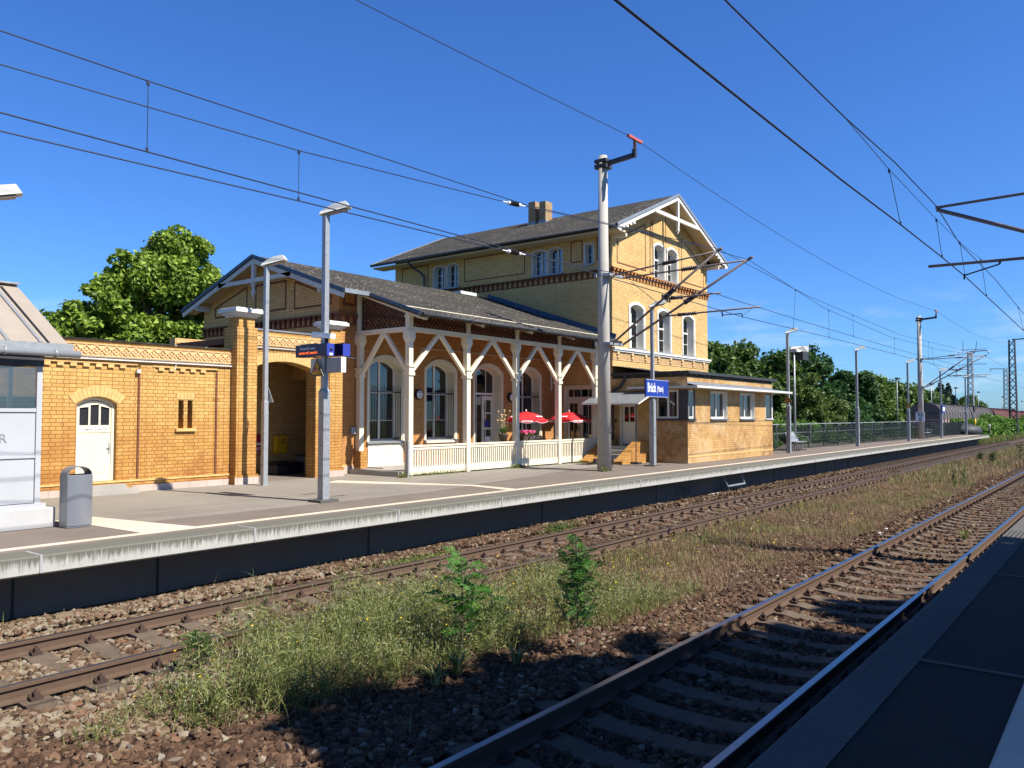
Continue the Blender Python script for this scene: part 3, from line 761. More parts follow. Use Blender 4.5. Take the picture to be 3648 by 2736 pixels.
for s in (-1, 1):
    hl = TXM-25.95 if s < 0 else 36.15-TXM
    q = [(TXM, AZ-.125), (TXM+s*hl, AZ-sl_*hl-.125), (TXM+s*hl, AZ-sl_*hl-.145), (TXM, AZ-.145)]
    b.poly(q if s < 0 else q[::-1], 'y', 15.2, 15.84)
each(b, 'verge_soffit', M['cladding'], house)
b = MB(); b.box(25.95, TX0-.01, TY0-.62, 28.7, EZ-.20, EZ-.13); b.box(TX1+.01, 36.15, TY0-.62, 28.7, EZ-.20, EZ-.13)
each(b, 'eaves_soffit', M['cladding'], house)
b = MB()
for k in range(5): b.bar((TX0+.05+0*k, TY0-.62+.0, EZ-.28), (TX0+.05, TY0+.0, EZ-.28), .11, .13) if k == 0 else None
b.bar((TX1-.05, TY0-.62, EZ-.28), (TX1-.05, TY0, EZ-.28), .11, .13)
each(b, 'purlin_end', M['cream'], house)
b = MB(); b.tube((25.80, 15.2, EZ-.06), (25.80, 28.7, EZ-.06), .065, .065, 8); b.build('gutter', M['darksteel'], house)
b = MB(); b.path([(25.82,26.3,EZ-.08),(26.2,26.25,EZ-.35),(26.5,26.1,EZ-.55),(26.55,25.9,EZ-.75),(26.57,25.85,7.0)], .05, 8); b.build('downpipe', M['bluezinc'], house)
for i, (y0, y1) in enumerate(((22.02, 22.42), (21.42, 21.78))):
    b = MB(); b.box(30.02, 30.56, y0, y1, 11.1, 12.52 if i else 12.60); c_ = b.build('chimney', M['brick_chim'], house)
    q = MB(); q.box(29.98, 30.6, y0-.04, y1+.04, 11.25, 11.62); q.build('lead_flashing', M['zinc'], c_)
# cornices and bands
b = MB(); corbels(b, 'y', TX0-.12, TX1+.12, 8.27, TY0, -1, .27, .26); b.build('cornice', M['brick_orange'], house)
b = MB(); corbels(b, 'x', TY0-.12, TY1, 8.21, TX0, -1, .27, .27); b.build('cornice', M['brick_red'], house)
b = MB()
band(b, 'x', [(25.7,27.45,8.42,9.5),(20.08,23.5,8.45,9.5),(15.95,16.55,8.62,9.5),(17.2,17.78,8.62,9.5)], TX0-.006, TX0+.01)
b.build('brick_bands', M['brick_red'], house)
b = MB()
for x0, x1, zt0, zt1 in ((27.05, 29.35, 9.45, 10.45), (29.75, 30.0, 10.3, 10.7), (32.7, 35.0, 10.45, 9.45)):
    for (p, q) in (((x0, 8.5), (x1, 8.5)), ((x0, 8.5), (x0, zt0)), ((x1, 8.5), (x1, zt1)), ((x0, zt0), (x1, zt1))):
        b.bar((p[0], TY0+.0, p[1]), (q[0], TY0+.0, q[1]), .012, .055, (0, 0, 1) if p[0] != q[0] else (1, 0, 0))
b.bar((29.85, TY0, 9.55), (29.85, TY0, 10.75), .012, .05, (1,0,0)); b.bar((31.17, TY0, 9.95), (31.17, TY0, 11.3), .012, .05, (1,0,0)); b.bar((32.45, TY0, 9.6), (32.45, TY0, 10.7), .012, .05, (1,0,0))
b.build('brick_bands', M['brick_red'], house)
b = MB(); b.box(TX0-.13, TX1+.13, TY0-.13, TY0, 5.06, 5.14); b.box(TX0-.09, TX1+.09, TY0-.09, TY0, 4.99, 5.057); b.build('sill_band', M['white'], house)
# fluted terracotta frieze with leaf consoles
b = MB(); b.box(TX0-.02, TX1+.02, TY0-.022, TY0, 4.66, 4.70); b.box(TX0-.02, TX1+.02, TY0-.022, TY0, 4.955, 4.985)
n = int((TX1-TX0)/.075)
for i in range(n):
    x = TX0+(i+.5)*(TX1-TX0)/n; b.box(x-.022, x+.022, TY0-.03, TY0, 4.702, 4.953)
b.build('frieze', M['terracotta'], house)
b = MB()
for i in range(8):
    x = TX0+.35+1.12*i
    b.lathe([(.001,-.07),(.06,-.06),(.10,-.03),(.07,0)], (x, TY0-.03, 4.90), 10, 'y'); b.lathe([(.001,-.055),(.05,-.045),(.075,-.02),(.05,0)], (x, TY0-.03, 4.77), 10, 'y')
b.build('frieze_ornament', M['terracotta'], house)
# rubbed brick arches over the big windows
for a, c in big:
    I_, O_ = ring(a-.1, c+.1, 6.84, .27, .26, 16); b = MB()
    for i in range(16):
        p = [I_[i], I_[i+1], O_[i+1], O_[i]]; cx = sum(q[0] for q in p)/4; cz = sum(q[1] for q in p)/4
        b.poly([(cx+(q[0]-cx)*.93, cz+(q[1]-cz)*.97) for q in p], 'y', TY0-.008, TY0+.01)
    b.build('brick_arch', M['vouss'], house)
for a, c in big: window(house, 'y', TY0, a, c, 5.2, 6.82, .17, 1, .11, .30, 1, (6.25,), 1, bars=(5.75,), sm='white', fm='frame')
for a, c in up: window(house, 'y', TY0, a, c, 8.33, 9.62, .16, 1, .09, .28, 1, (9.2,), 1, bars=(8.75,), sm='white')
for a, c in lw: window(house, 'x', TX0, a, c, 8.3, 9.25, .10, 1, .03, .22, 1, (), False, bars=(8.62, 8.95), sm='offwhite', fm='offwhite', fw=.04, vb=())
window(house, 'x', TX0, 16.7, 17.1, 8.5, 9.32, 0, 1, .03, .2, 0, (), False, bars=(8.9,), sm='offwhite', fm='offwhite', fw=.035)
# double door in the side wall, under the porch
dr = window(house, 'x', TX0, 16.68, 18.05, .95, 3.63, 0, 1, .06, .10, 0, (3.2,), False, name='double_door', sm='cream', fm='cream', fw=.07, sill=False, vb=(17.02, 17.36, 17.7))
b = MB()
for (a, c) in ((16.74, 17.36), (17.38, 18.0)):
    out_ = [(a,.96),(c,.96),(c,3.17),(a,3.17)]; hs = [[(a+.11,1.62),(c-.11,1.62),(c-.11,2.98),(a+.11,2.98)]]
    b.poly(out_, 'x', TX0+.04, TX0+.085, hs); b.box(TX0+.05, TX0+.075, a+.1, c-.1, 2.27, 2.30); b.box(TX0+.025, TX0+.04, a+.12, c-.12, 1.05, 1.5)
b.build('door_leaf', M['cream'], dr)
b = MB(); b.ball((TX0-.02, 17.42, 2.0), .035); b.box(TX0+.02, TX0+.04, 17.39, 17.45, 1.85, 2.1); b.build('door_knob', M['galv'], dr)
# raised letters on the gable, as on the building
def text(txt, size, loc, rot, mt, parent, name, ext=.006, align='CENTER', sx=1.0, bold=.0, local=False):
    cu = bpy.data.curves.new(name, 'FONT'); cu.body = txt; cu.size = size; cu.extrude = ext; cu.align_x = align; cu.align_y = 'CENTER'; cu.offset = bold
    o = bpy.data.objects.new(name, cu); col.objects.link(o)
    dg = bpy.context.evaluated_depsgraph_get(); me = bpy.data.meshes.new_from_object(o.evaluated_get(dg)); bpy.data.objects.remove(o)
    m4 = Matrix.Translation(loc) @ Matrix.Rotation(rot[2], 4, 'Z') @ Matrix.Rotation(rot[0], 4, 'X') @ Matrix.Diagonal((sx, 1, 1, 1))
    me.transform(m4)
    if parent is not None and not local: L = rootloc(parent); me.transform(Matrix.Translation(-L))
    me.materials.clear(); me.materials.append(mt); o = bpy.data.objects.new(name, me); col.objects.link(o)
    if parent is not None: o.parent = parent
    return o
text('Brück', .36, (31.15, TY0-.02, 7.55), (pi/2, 0, 0), M['iron'], house, 'station_name', .02)
b = MB(); b.box(31.12, 31.24, TY0-.09, TY0-.01, 9.66, 9.72); b.tube((31.18, TY0-.09, 9.64), (31.18, TY0-.02, 9.62), .05, .05, 8); b.build('gable_floodlight', M['offwhite'], house)
# low roof at the back, seen just right of the house
shed = empty('rear_outbuilding', (38, 26, ZP), label='low dark roofed outbuilding just showing behind the right edge of the station house', cat='building')
b = MB(); b.box(36.0, 41.5, 24, 28, ZP, 4.6); b.build('wall', M['brick_up'], shed)
gable_roof(shed, 'x', 35.8, 41.8, 26, 5.9, 2.4, 2.4, .5, .12)

# ---------------- single-storey wing with the porch
WX0, WY0, WY1, WZ = 15.3, 18.4, 25.6, 7.58; WS = .343; WYM = 22.0
wing = empty('station_wing', (20.5, 20, ZP), label='low yellow brick station wing with a long lichen covered roof and cream timber porch', cat='station wing')
def zw(y): return WZ-WS*abs(y-WYM)
wins = [(16.5,17.9),(18.98,20.40),(23.95,25.38)]; dX = (21.45,22.95)
wl = MB()
wl.poly([(WX0,ZP),(TX0,ZP),(TX0,zw(WY0)-.14),(WX0,zw(WY0)-.14)], 'y', WY0, WY0+.38, [arch(a, c, 1.68, 3.98, .28) for a, c in wins]+[arch(dX[0], dX[1], .92, 3.98, .28)])
wl.build('front_wall', M['brick_orange'], wing)
wl = MB()
gpts = [(WY0+.381,ZP-.6),(WY1,ZP-.6),(WY1,zw(WY1)-.14),(WYM,WZ-.14),(WY0+.381,zw(WY0+.381)-.14)]
wl.poly(gpts, 'x', WX0, WX0+.38, [[(19.0,.2),(20.62,.2),(20.62,3.6),(19.0,3.6)]])
wl.build('gable_wall', M['brick_up'], wing)
wl = MB(); wl.box(WX0+.38, TX0, WY1-.38, WY1, ZP, zw(WY1)-.14); wl.build('rear_wall', M['brick_up'], wing)
# roof: main slab plus porch part
b = MB()
hf = WYM-17.55
b.poly([(WYM,WZ),(17.55,WZ-WS*hf),(17.55,WZ-WS*hf-.10),(WYM,WZ-.10)], 'x', 14.78, 15.72)
hf = WYM-15.45
b.poly([(WYM,WZ),(15.45,WZ-WS*hf),(15.45,WZ-WS*hf-.09),(WYM,WZ-.10)], 'x', 15.72, TX0-.001)
hb = 26.2-WYM
b.poly([(WYM,WZ),(26.2,WZ-WS*hb),(26.2,WZ-WS*hb-.1),(WYM,WZ-.1)][::-1], 'x', 14.78, TX0-.001)
rf = b.build('roof', M['roof'], wing)
b = MB(); b.bar((14.765, WYM, WZ-.02), (14.765, 17.55, zw(17.55)-.02), .03, .11); b.bar((14.765, WYM, WZ-.02), (14.765, 26.2, zw(26.2)-.02), .03, .11)
b.bar((15.70, 17.5, zw(17.5)-.02), (15.70, 15.45, zw(15.45)-.02), .03, .10); each(b, 'verge_flashing', M['bluezinc'], rf)
b = MB(); b.bar((14.78, 17.53, zw(17.53)-.02), (15.74, 17.53, zw(17.53)-.02), .05, .12); b.build('eaves_flashing', M['zinc'], rf)
b = MB()  # blue-grey flashing where the roof meets the house
b.bar((TX0-.03, WYM+.1, WZ+.05), (TX0-.03, 15.7, zw(15.7)+.07), .05, .30, (0,0,1)); b.bar((TX0-.12, WYM+.1, WZ+.01), (TX0-.12, 15.7, zw(15.7)+.02), .2, .04); b.build('wall_flashing', M['bluezinc'], rf)
b = MB(); b.box(24.3, 25.3, 21.6, 22.1, WZ-.10, WZ+.03); b.build('roof_hatch', M['offwhite'], rf)
b = MB(); b.tube((15.75, 15.40, zw(15.45)-.05), (TX0-.1, 15.40, zw(15.45)-.05), .06, .06, 8)
for k in range(12): b.box(15.9+.93*k, 15.93+.93*k, 15.33, 15.5, zw(15.45)-.125, zw(15.45)-.02)
b.build('gutter', M['rubber'], wing)
b = MB()   # bargeboards, truss and soffit of the small gable
for s, l in ((-1, WYM-17.6), (1, 26.15-WYM)): b.bar((14.82, WYM, WZ-.16), (14.82, WYM+s*l, WZ-WS*l-.16), .05, .17)
each(b, 'bargeboard', M['offwhite'], wing)
b = MB(); b.bar((14.84, 20.05, 6.78), (14.84, 23.95, 6.78), .09, .13); b.bar((14.84, WYM, WZ-.2), (14.84, WYM, 6.62), .11, .12, (0,1,0))
b.lathe([(.05,0),(.08,-.05),(.045,-.10),(.06,-.2),(.085,-.24),(.07,-.33),(.02,-.40),(.04,-.44),(.005,-.5)], (14.84, WYM, 6.66), 8)
b.build('gable_truss', M['offwhite'], wing)
b = MB()
for s, l in ((-1, WYM-17.7), (1, 26.1-WYM)):
    q = [(WYM, WZ-.125), (WYM+s*l, WZ-WS*l-.125), (WYM+s*l, WZ-WS*l-.14), (WYM, WZ-.14)]; b.poly(q if s > 0 else q[::-1], 'x', 14.86, WX0-.001)
each(b, 'verge_soffit', M['cladding'], wing)
b = MB()
for y in (18.75, 25.3): b.bar((14.86, y, zw(y)-.30), (WX0, y, zw(y)-.30), .13, .16); b.lathe([(.001,-.05),(.06,-.04),(.06,0)], (14.86, y, zw(y)-.30), 10, 'x')
b.build('purlin_end', M['offwhite'], wing)
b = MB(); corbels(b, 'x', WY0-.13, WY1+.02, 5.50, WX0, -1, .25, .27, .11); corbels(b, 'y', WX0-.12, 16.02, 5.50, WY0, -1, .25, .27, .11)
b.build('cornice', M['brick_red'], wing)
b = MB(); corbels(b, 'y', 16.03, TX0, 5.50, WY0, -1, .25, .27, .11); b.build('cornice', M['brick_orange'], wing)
b = MB()
for y0, y1, z0 in ((18.75, 20.5, 5.80), (20.95, 22.55, 5.84), (23.05, 24.9, 5.84)):
    zt = lambda y: min(zw(y)-.42, 6.72)
    for p, q, up_ in (((y0, z0), (y1, z0), (0,0,1)), ((y0, z0), (y0, zt(y0)), (0,1,0)), ((y1, z0), (y1, zt(y1)), (0,1,0)), ((y0, zt(y0)), (y1, zt(y1)), (0,0,1))):
        b.bar((WX0, p[0], p[1]), (WX0, q[0], q[1]), .014, .06, up_)
band(b, 'y', [(15.45,15.98,5.75,6.2)], WY0-.008, WY0+.01, .09)
b.build('brick_bands', M['brick_red'], wing)
b = MB(); b.box(WX0-.03, 16.0, WY0-.035, WY0, .76, .98); b.build('plinth', M['stonepl'], wing)
b = MB(); b.box(WX0-.015, 16.0, WY0-.02, WY0, .98, 1.02); b.build('plinth_moulding', M['vouss'], wing)
# windows and door behind the porch
for i, (a, c) in enumerate(wins):
    o = window(wing, 'y', WY0, a, c, 1.68, 3.98, .28, 1, .09, .34, 1, (3.22,), 2 if i else 1, bars=(2.33,), fw=.07)
    g = MB(); n = 13
    for k in range(n):
        x = a+.05+(c-a-.1)*k/(n-1); g.tube((x, WY0+.02, 1.72), (x, WY0+.02, 3.38+(.05 if k % 2 else 0)), .008, .008, 5)
    for z in (1.76, 3.22): g.bar((a+.02, WY0+.02, z), (c-.02, WY0+.02, z), .012, .03)
    for z in (1.76, 3.22): g.bar((c-.05, WY0+.02, z), (c-.05, WY0+.3, z), .012, .03)
    g.build('security_grille', M['iron'], o)
    if i == 0:
        q = MB(); q.box(17.25, 17.58, WY0+.46, WY0+.48, 1.78, 2.1); q.build('notice', M['signwhite'], o)
        text('1912', .13, (17.42, WY0+.455, 1.97), (pi/2, 0, 0), M['black'], o, 'notice_text', .001)
b = MB(); b.box(16.45, 17.93, WY0-.03, WY0, .98, 1.6); b.box(16.42, 17.96, WY0-.05, WY0, .93, .98); b.build('white_panel', M['cream'], wing)
for x0, x1 in ((18.93, 20.45), (23.9, 25.43)): b = MB(); b.box(x0, x1, WY0-.10, WY0, 1.58, 1.66); b.build('window_ledge', M['cream'], wing)
d_ = window(wing, 'y', WY0, dX[0], dX[1], .92, 3.98, .28, 1, .09, .34, 0, (3.28,), False, name='entrance_door', fw=.07, sill=False, room=2.2, vb=(21.93, 22.45))
b = MB(); D = WY0+.34
b.poly([(22.22,.94),(22.86,.94),(22.86,3.2),(22.22,3.2)], 'y', D-.03, D+.01, [[(22.35,1.35),(22.74,1.35),(22.74,1.98),(22.35,1.98)],[(22.35,2.05),(22.74,2.05),(22.74,2.55),(22.35,2.55)],[(22.35,2.6),(22.74,2.6),(22.74,3.05),(22.35,3.05)]])
b.build('door_leaf', M['cream'], d_)
b = MB(); b.poly([(D+.02,.94),(D+.62,.94),(D+.62,3.2),(D+.02,3.2)], 'x', 21.5, 21.54); b.build('door_leaf', M['cream'], d_)
b = MB(); b.box(22.38, 22.68, D-.04, D-.032, 1.42, 1.72); b.build('notice', M['signwhite'], d_)
b = MB(); b.box(22.38, 22.60, D-.04, D-.032, 2.1, 2.3); b.build('notice', M['blue'], d_)
# porch
PY = 16.2; PXS = [16.03, 18.51, 20.99, 23.46, 25.94]; BT = 4.88
def post(x, y, base, back=False):
    b = MB(); h = .085
    b.box(x-h, x+h, y-h, y+h, base, 3.68)
    b.box(x-h-.035, x+h+.035, y-h-.035, y+h+.035, 3.62, 3.70); b.box(x-h-.02, x+h+.02, y-h-.02, y+h+.02, 3.70, 3.86)
    b.box(x-h-.05, x+h+.05, y-h-.05, y+h+.05, 3.86, 3.90)
    b.box(x-h+.005, x+h-.005, y-h+.005, y+h-.005, 3.90, 4.70)
    b.add([(x-h+.005,y-h+.005,4.55),(x+h-.005,y-h+.005,4.55),(x+h-.005,y+h-.005,4.55),(x-h+.005,y+h-.005,4.55),(x-h-.04,y-h-.04,4.68),(x+h+.04,y-h-.04,4.68),(x+h+.04,y+h+.04,4.68),(x-h-.04,y+h+.04,4.68)],
          [(0,1,5,4),(1,2,6,5),(2,3,7,6),(3,0,4,7)])
    b.box(x-h-.04, x+h+.04, y-h-.04, y+h+.04, 4.68, BT)
    return b
for i, x in enumerate(PXS):
    b = post(x, PY, .77)
    b.box(x-.08, x+.08, PY-.08, PY+.08, BT+.13, 5.47); b.box(x-.105, x+.105, PY-.105, PY+.105, 5.28, 5.34)
    b.build('porch_post', M['cream'], wing)
for y in (18.27,):
    b = post(16.03, y, 1.42); b.box(16.03-.08, 16.03+.08, y-.08, y+.08, BT+.13, 6.1); b.build('porch_post', M['cream'], wing)
    b = MB(); b.box(15.92, 16.17, 18.10, WY0, .76, 1.42); b.build('post_base', M['brick'], wing)
b = MB(); b.bar((15.95, PY, BT+.065), (TX0, PY, BT+.065), .15, .13); b.bar((16.03, PY, BT+.065), (16.03, WY0, BT+.065), .15, .13)
b.bar((15.8, PY, 5.53), (TX0, PY, 5.53), .12, .12); b.build('porch_beam', M['cream'], wing)
b = MB(); b.bar((15.96, 15.5, zw(15.5)-.15), (15.96, WY0, zw(WY0)-.15), .06, .12)
b.bar((15.8, 15.62, zw(15.62)-.14), (16.1, 15.62, zw(15.62)-.14), .14, .10)
for x in PXS:
    b.bar((x, 15.52, zw(15.52)-.15), (x, 16.7, zw(16.7)-.15), .09, .11)
b.build('rafter_end', M['cream'], wing)
def brace(p, q): 
    b = MB(); b.bar(p, q, .10, .11); b.build('brace', M['cream'], wing)
for a, c in zip(PXS[:-1], PXS[1:]):
    m_ = (a+c)/2; brace((a+.06, PY, 3.72), (m_-.03, PY, BT)); brace((c-.06, PY, 3.72), (m_+.03, PY, BT))
brace((16.03, PY+.06, 3.72), (16.03, 17.2, BT)); brace((16.03, 18.2, 3.72), (16.03, 17.26, BT))
def lattice(pts_fn, u0, u1, z0, ztf, plane, d, stp=.155):
    """criss-cross slats clipped between z0 and ztf(u)"""
    b = MB(); H = 2.0
    def clip(p, q):
        P = [p[0]+(q[0]-p[0])*t/40 for t in range(41)]; Z = [p[1]+(q[1]-p[1])*t/40 for t in range(41)]
        ok = [(u, z) for u, z in zip(P, Z) if u0 <= u <= u1 and z0 <= z <= ztf(u)]
        return (ok[0], ok[-1]) if len(ok) > 2 else None
    k = u0-H
    while k < u1+.01:
        for s, off in ((1, -.012), (-1, .012)):
            a = (k, z0) if s > 0 else (k+H, z0); c = (k+H, z0+H) if s > 0 else (k, z0+H)
            r = clip(a, c)
            if r:
                (p, z_p), (q, z_q) = r
                if plane == 'y': b.bar((p, d+off, z_p), (q, d+off, z_q), .02, .03)
                else: b.bar((d+off, p, z_p), (d+off, q, z_q), .02, .03)
        k += stp
    e = .035
    if plane == 'y':
        for z in (z0+.015, ztf(u0)-.015): b.bar((u0, d, z), (u1, d, z), .05, e)
        for u in (u0+.015, u1-.015): b.box(u-.015, u+.015, d-.025, d+.025, z0, ztf(u))
    else:
        b.bar((d, u0, z0+.015), (d, u1, z0+.015), .05, e); b.bar((d, u0, ztf(u0)-.02), (d, u1, ztf(u1)-.02), .05, e)
        for u in (u0+.015, u1-.015): b.box(d-.025, d+.025, u-.015, u+.015, z0, ztf(u)-.01)
    b.build('lattice_panel', M['lattice'], wing)
for a, c in zip(PXS[:-1], PXS[1:]): lattice(None, a+.09, c-.09, BT+.14, lambda u: 5.46, 'y', PY)
lattice(None, PY+.09, 18.18, BT+.14, lambda u: zw(u)-.22, 'x', 16.03)
b = MB(); q = [(15.55, zw(15.55)-.115), (WY0, zw(WY0)-.115), (WY0, zw(WY0)-.135), (15.55, zw(15.55)-.135)]; b.poly(q, 'x', 15.8, TX0-.002); b.build('porch_ceiling', M['backboard'], wing)
# balustrade: vertical slats, rails
for i, (a, c) in enumerate(zip(PXS[:-1], PXS[1:])):
    b = MB(); x0, x1 = a+.087, c-.087
    b.box(x0, x1, PY-.07, PY+.05, 1.585, 1.635); b.box(x0, x1, PY-.045, PY+.03, 1.50, 1.584)
    b.box(x0, x1, PY-.03, PY+.015, .80, 1.0)
    n = 23
    for k in range(n):
        x = x0+.05+(x1-x0-.1)*k/(n-1); b.box(x-.026, x+.026, PY-.025, PY+.005, 1.0, 1.50)
    b.build('balustrade', M['cream'], wing)
b = MB(); b.box(15.7, TX0-.005, 16.28, WY0-.002, .752, .90); b.box(16.35, 18.3, 17.6, WY0-.003, .9, .93); b.build('porch_floor', M['step'], wing)
b = MB(); b.path([(18.7,18.36,4.70),(25.9,18.36,4.68),(26.3,18.3,4.66),(26.6,17.9,4.62),(26.6,16.6,4.62)], .014, 5); b.path([(18.7,18.36,4.7),(18.7,18.36,4.3)], .012, 5); b.build('cable', M['offwhite'], wing)
b = MB(); b.tube((26.05, 18.34, 4.6), (26.05, 18.34, 3.5), .03, .03, 8); b.tube((26.12, 18.34, 4.6), (26.12, 18.34, 3.5), .02, .02, 8); b.build('pipe', M['offwhite'], wing)
b = MB(); b.box(15.74, 15.90, WY0-.10, WY0, 1.93, 2.13); b.build('meter_box', M['greysteel'], wing)
b = MB(); b.box(15.78, 15.85, 15.98, 16.06, .76, 1.75); b.build('corner_guard', M['galv'], wing)
for x in (18.58, 23.46):   # bulkhead wall lamps
    t = empty('wall_lamp', (x, WY0, 3.17), label='round black rimmed wall lamp '+('left of the barred window nearest the porch corner' if x < 20 else 'right of the open entrance door'), cat='wall lamp', group='round wall lamps under the porch')
    t['label'] = 'round black rimmed wall lamp '+('between the first and second barred porch windows' if x < 20 else 'between the open entrance door and the last barred window')
    b = MB(); b.lathe([(.15,0),(.17,-.02),(.17,-.10),(.15,-.12)], (0,0,0), 24, 'y'); b.build('rim', M['black'], t, world=False)
    b = MB(); b.lathe([(.14,-.10),(.13,-.14),(.09,-.165),(.001,-.175)], (0,0,0), 24, 'y'); b.build('globe', M['signwhite'], t, world=False)
    b = MB()
    for k in (-.05, .05): b.bar((-.14, -.17, k), (.14, -.17, k), .01, .01); b.bar((k, -.172, -.14), (k, -.172, .14), .01, .01)
    b.build('guard', M['black'], t, world=False)

# ---------------- flat-roofed extension (signal office)
ext = empty('signal_office', (31, 14.3, ZP), label='flat roofed stained brick signal office with corner windows and white canopy edge', cat='signal office')
EX0, EX1, EY0 = 26.60, 35.15, 12.7
fw_ = [(28.53,30.12),(31.4,33.0)]
b = MB()
b.poly([(27.2,ZP),(34.32,ZP),(34.32,3.9),(27.2,3.9)], 'y', EY0, EY0+.3, [[(a,2.37),(c,2.37),(c,3.43),(a,3.43)] for a, c in fw_])
b.box(EX0, 27.2, EY0, EY0+.3, ZP, 2.37); b.box(34.32, EX1, EY0, EY0+.3, ZP, 2.37)
b.box(EX0, 27.2, EY0, EY0+.3, 3.43, 3.9); b.box(34.32, EX1, EY0, EY0+.3, 3.43, 3.9)
b.build('front_wall', M['brick_ext'], ext)
b = MB(); b.poly([(EY0+.3,ZP),(TY0-.001,ZP),(TY0-.001,3.9),(EY0+.3,3.9)], 'x', EX0, EX0+.3, [[(14.74,1.36),(15.5,1.36),(15.5,2.98),(14.74,2.98)], [(EY0+.35,2.37),(13.95,2.37),(13.95,3.43),(EY0+.35,3.43)]])
b.build('side_wall', M['brick_ext'], ext)
b = MB(); b.box(EX1-.3, EX1, EY0+.3, TY0-.001, ZP, 2.37); b.box(EX1-.3, EX1, EY0+.9, TY0-.001, 2.37, 3.9); b.box(EX1-.3, EX1, EY0+.3, EY0+.9, 3.43, 3.9); b.build('end_wall', M['brick_ext'], ext)
b = MB(); b.poly([(EX0-.12,EY0-.1),(EX1+.3,EY0-.1),(EX1+.3,TY0+.3),(TX1+.01,TY0+.3),(TX1+.01,TY0-.002),(EX0-.12,TY0-.002)], 'z', 4.02, 4.10)
b.box(EX0+.01, EX1-.01, EY0+.01, TY0-.01, 3.9, 4.02)
b.build('flat_roof', M['roof'], ext)
b = MB(); b.bar((EX0-.12, EY0-.115, 4.06), (EX1+.3, EY0-.115, 4.06), .03, .10); b.bar((EX0-.135, EY0-.1, 4.06), (EX0-.135, TY0, 4.06), .03, .1)
b.add([(EX0-.1,EY0+1.2,4.11),(EX1,EY0+2.4,4.11),(EX1,TY0-.01,4.16),(EX0+2.5,TY0-.01,4.42),(EX0-.1,TY0-.01,4.42)], [(0,1,2,3,4)])
b.build('roof_edge', M['rubber'], ext)
b = MB(); b.box(EX0-.02, EX1+.02, EY0-.012, EY0, 3.62, 3.72); b.build('canopy_flashing', M['zinc'], ext)
b = MB(); b.box(EX0-.40, 36.15, 12.13, EY0-.002, 3.48, 3.555); b.box(EX0-.40, EX0-.002, EY0, 14.95, 3.48, 3.555); b.box(EX1+.002, 36.15, EY0, 14.4, 3.48, 3.555); b.build('canopy', M['white'], ext)
b = MB(); b.add([(EX0-.4,12.13,3.557),(36.15,12.13,3.557),(EX1,EY0,3.66),(EX0,EY0,3.66)], [(0,1,2,3)]); b.build('canopy_sheet', M['zinc'], ext)
for a, c in fw_: window(ext, 'y', EY0, a, c, 2.37, 3.43, 0, 1, .0, .14, 1, (), 1, fm='white', sm='white', fw=.07)
# corner window: one pane on each face, dark posts
o = MB(); o.box(EX0-.01, EX0+.07, EY0-.01, EY0+.07, 2.37, 3.43); o.box(27.13, 27.22, EY0-.01, EY0+.1, 2.37, 3.43); o.box(EX0-.03, 27.24, EY0-.05, EY0+.1, 2.30, 2.37)
o.box(EX0-.05, EX0+.1, EY0-.03, 14.0, 2.30, 2.369); o.box(EX0-.01, EX0+.09, EY0+.29, EY0+.36, 2.37, 3.43); o.box(EX0-.01, EX0+.05, EY0+.07, EY0+.29, 2.37, 3.43); ow = o.build('corner_window', M['darksteel'], ext)
f = MB(); f.poly([(EX0+.09,2.38),(27.12,2.38),(27.12,3.42),(EX0+.09,3.42)], 'y', EY0+.02, EY0+.06, [[(EX0+.15,2.45),(27.06,2.45),(27.06,3.36),(EX0+.15,3.36)]])
f.poly([(EY0+.37,2.38),(13.94,2.38),(13.94,3.42),(EY0+.37,3.42)], 'x', EX0+.02, EX0+.06, [[(EY0+.43,2.45),(13.44,2.45),(13.44,3.36),(EY0+.43,3.36)],[(13.52,2.45),(13.88,2.45),(13.88,3.36),(13.52,3.36)]])
f.build('frame', M['frame'], ow)
f = MB(); f.box(EX0+.1, 27.1, EY0+.035, EY0+.041, 2.4, 3.4); f.box(EX0+.035, EX0+.041, EY0+.38, 13.93, 2.4, 3.4); f.build('pane', M['glass'], ow)
f = MB(); f.box(27.0, 27.05, EY0+.45, 15.2, 2.2, 3.5); f.box(EX0+.35, 27.0, EY0+.5, EY0+.52, 2.2, 3.0); f.build('blind', M['curtain'], ow)
w3 = MB(); w3.box(35.06, EX1+.01, EY0-.01, EY0+.08, 2.37, 3.43); w3.box(34.30, 34.34, EY0-.005, EY0+.08, 2.37, 3.43); w3.box(34.28, EX1+.02, EY0-.05, EY0+.1, 2.30, 2.37); w3 = w3.build('corner_window', M['white'], ext)
f = MB(); f.box(34.36, 35.04, EY0+.035, EY0+.041, 2.4, 3.4); f.build('pane', M['glass'], w3); f = MB(); f.box(34.36, 35.04, EY0+.2, EY0+.22, 2.4, 3.4); f.build('blind', M['curtain'], w3)
b = MB(); b.box(EX0-.012, EX1+.012, EY0-.014, EY0, .97, 1.02); b.build('plinth_line', M['vouss'], ext)
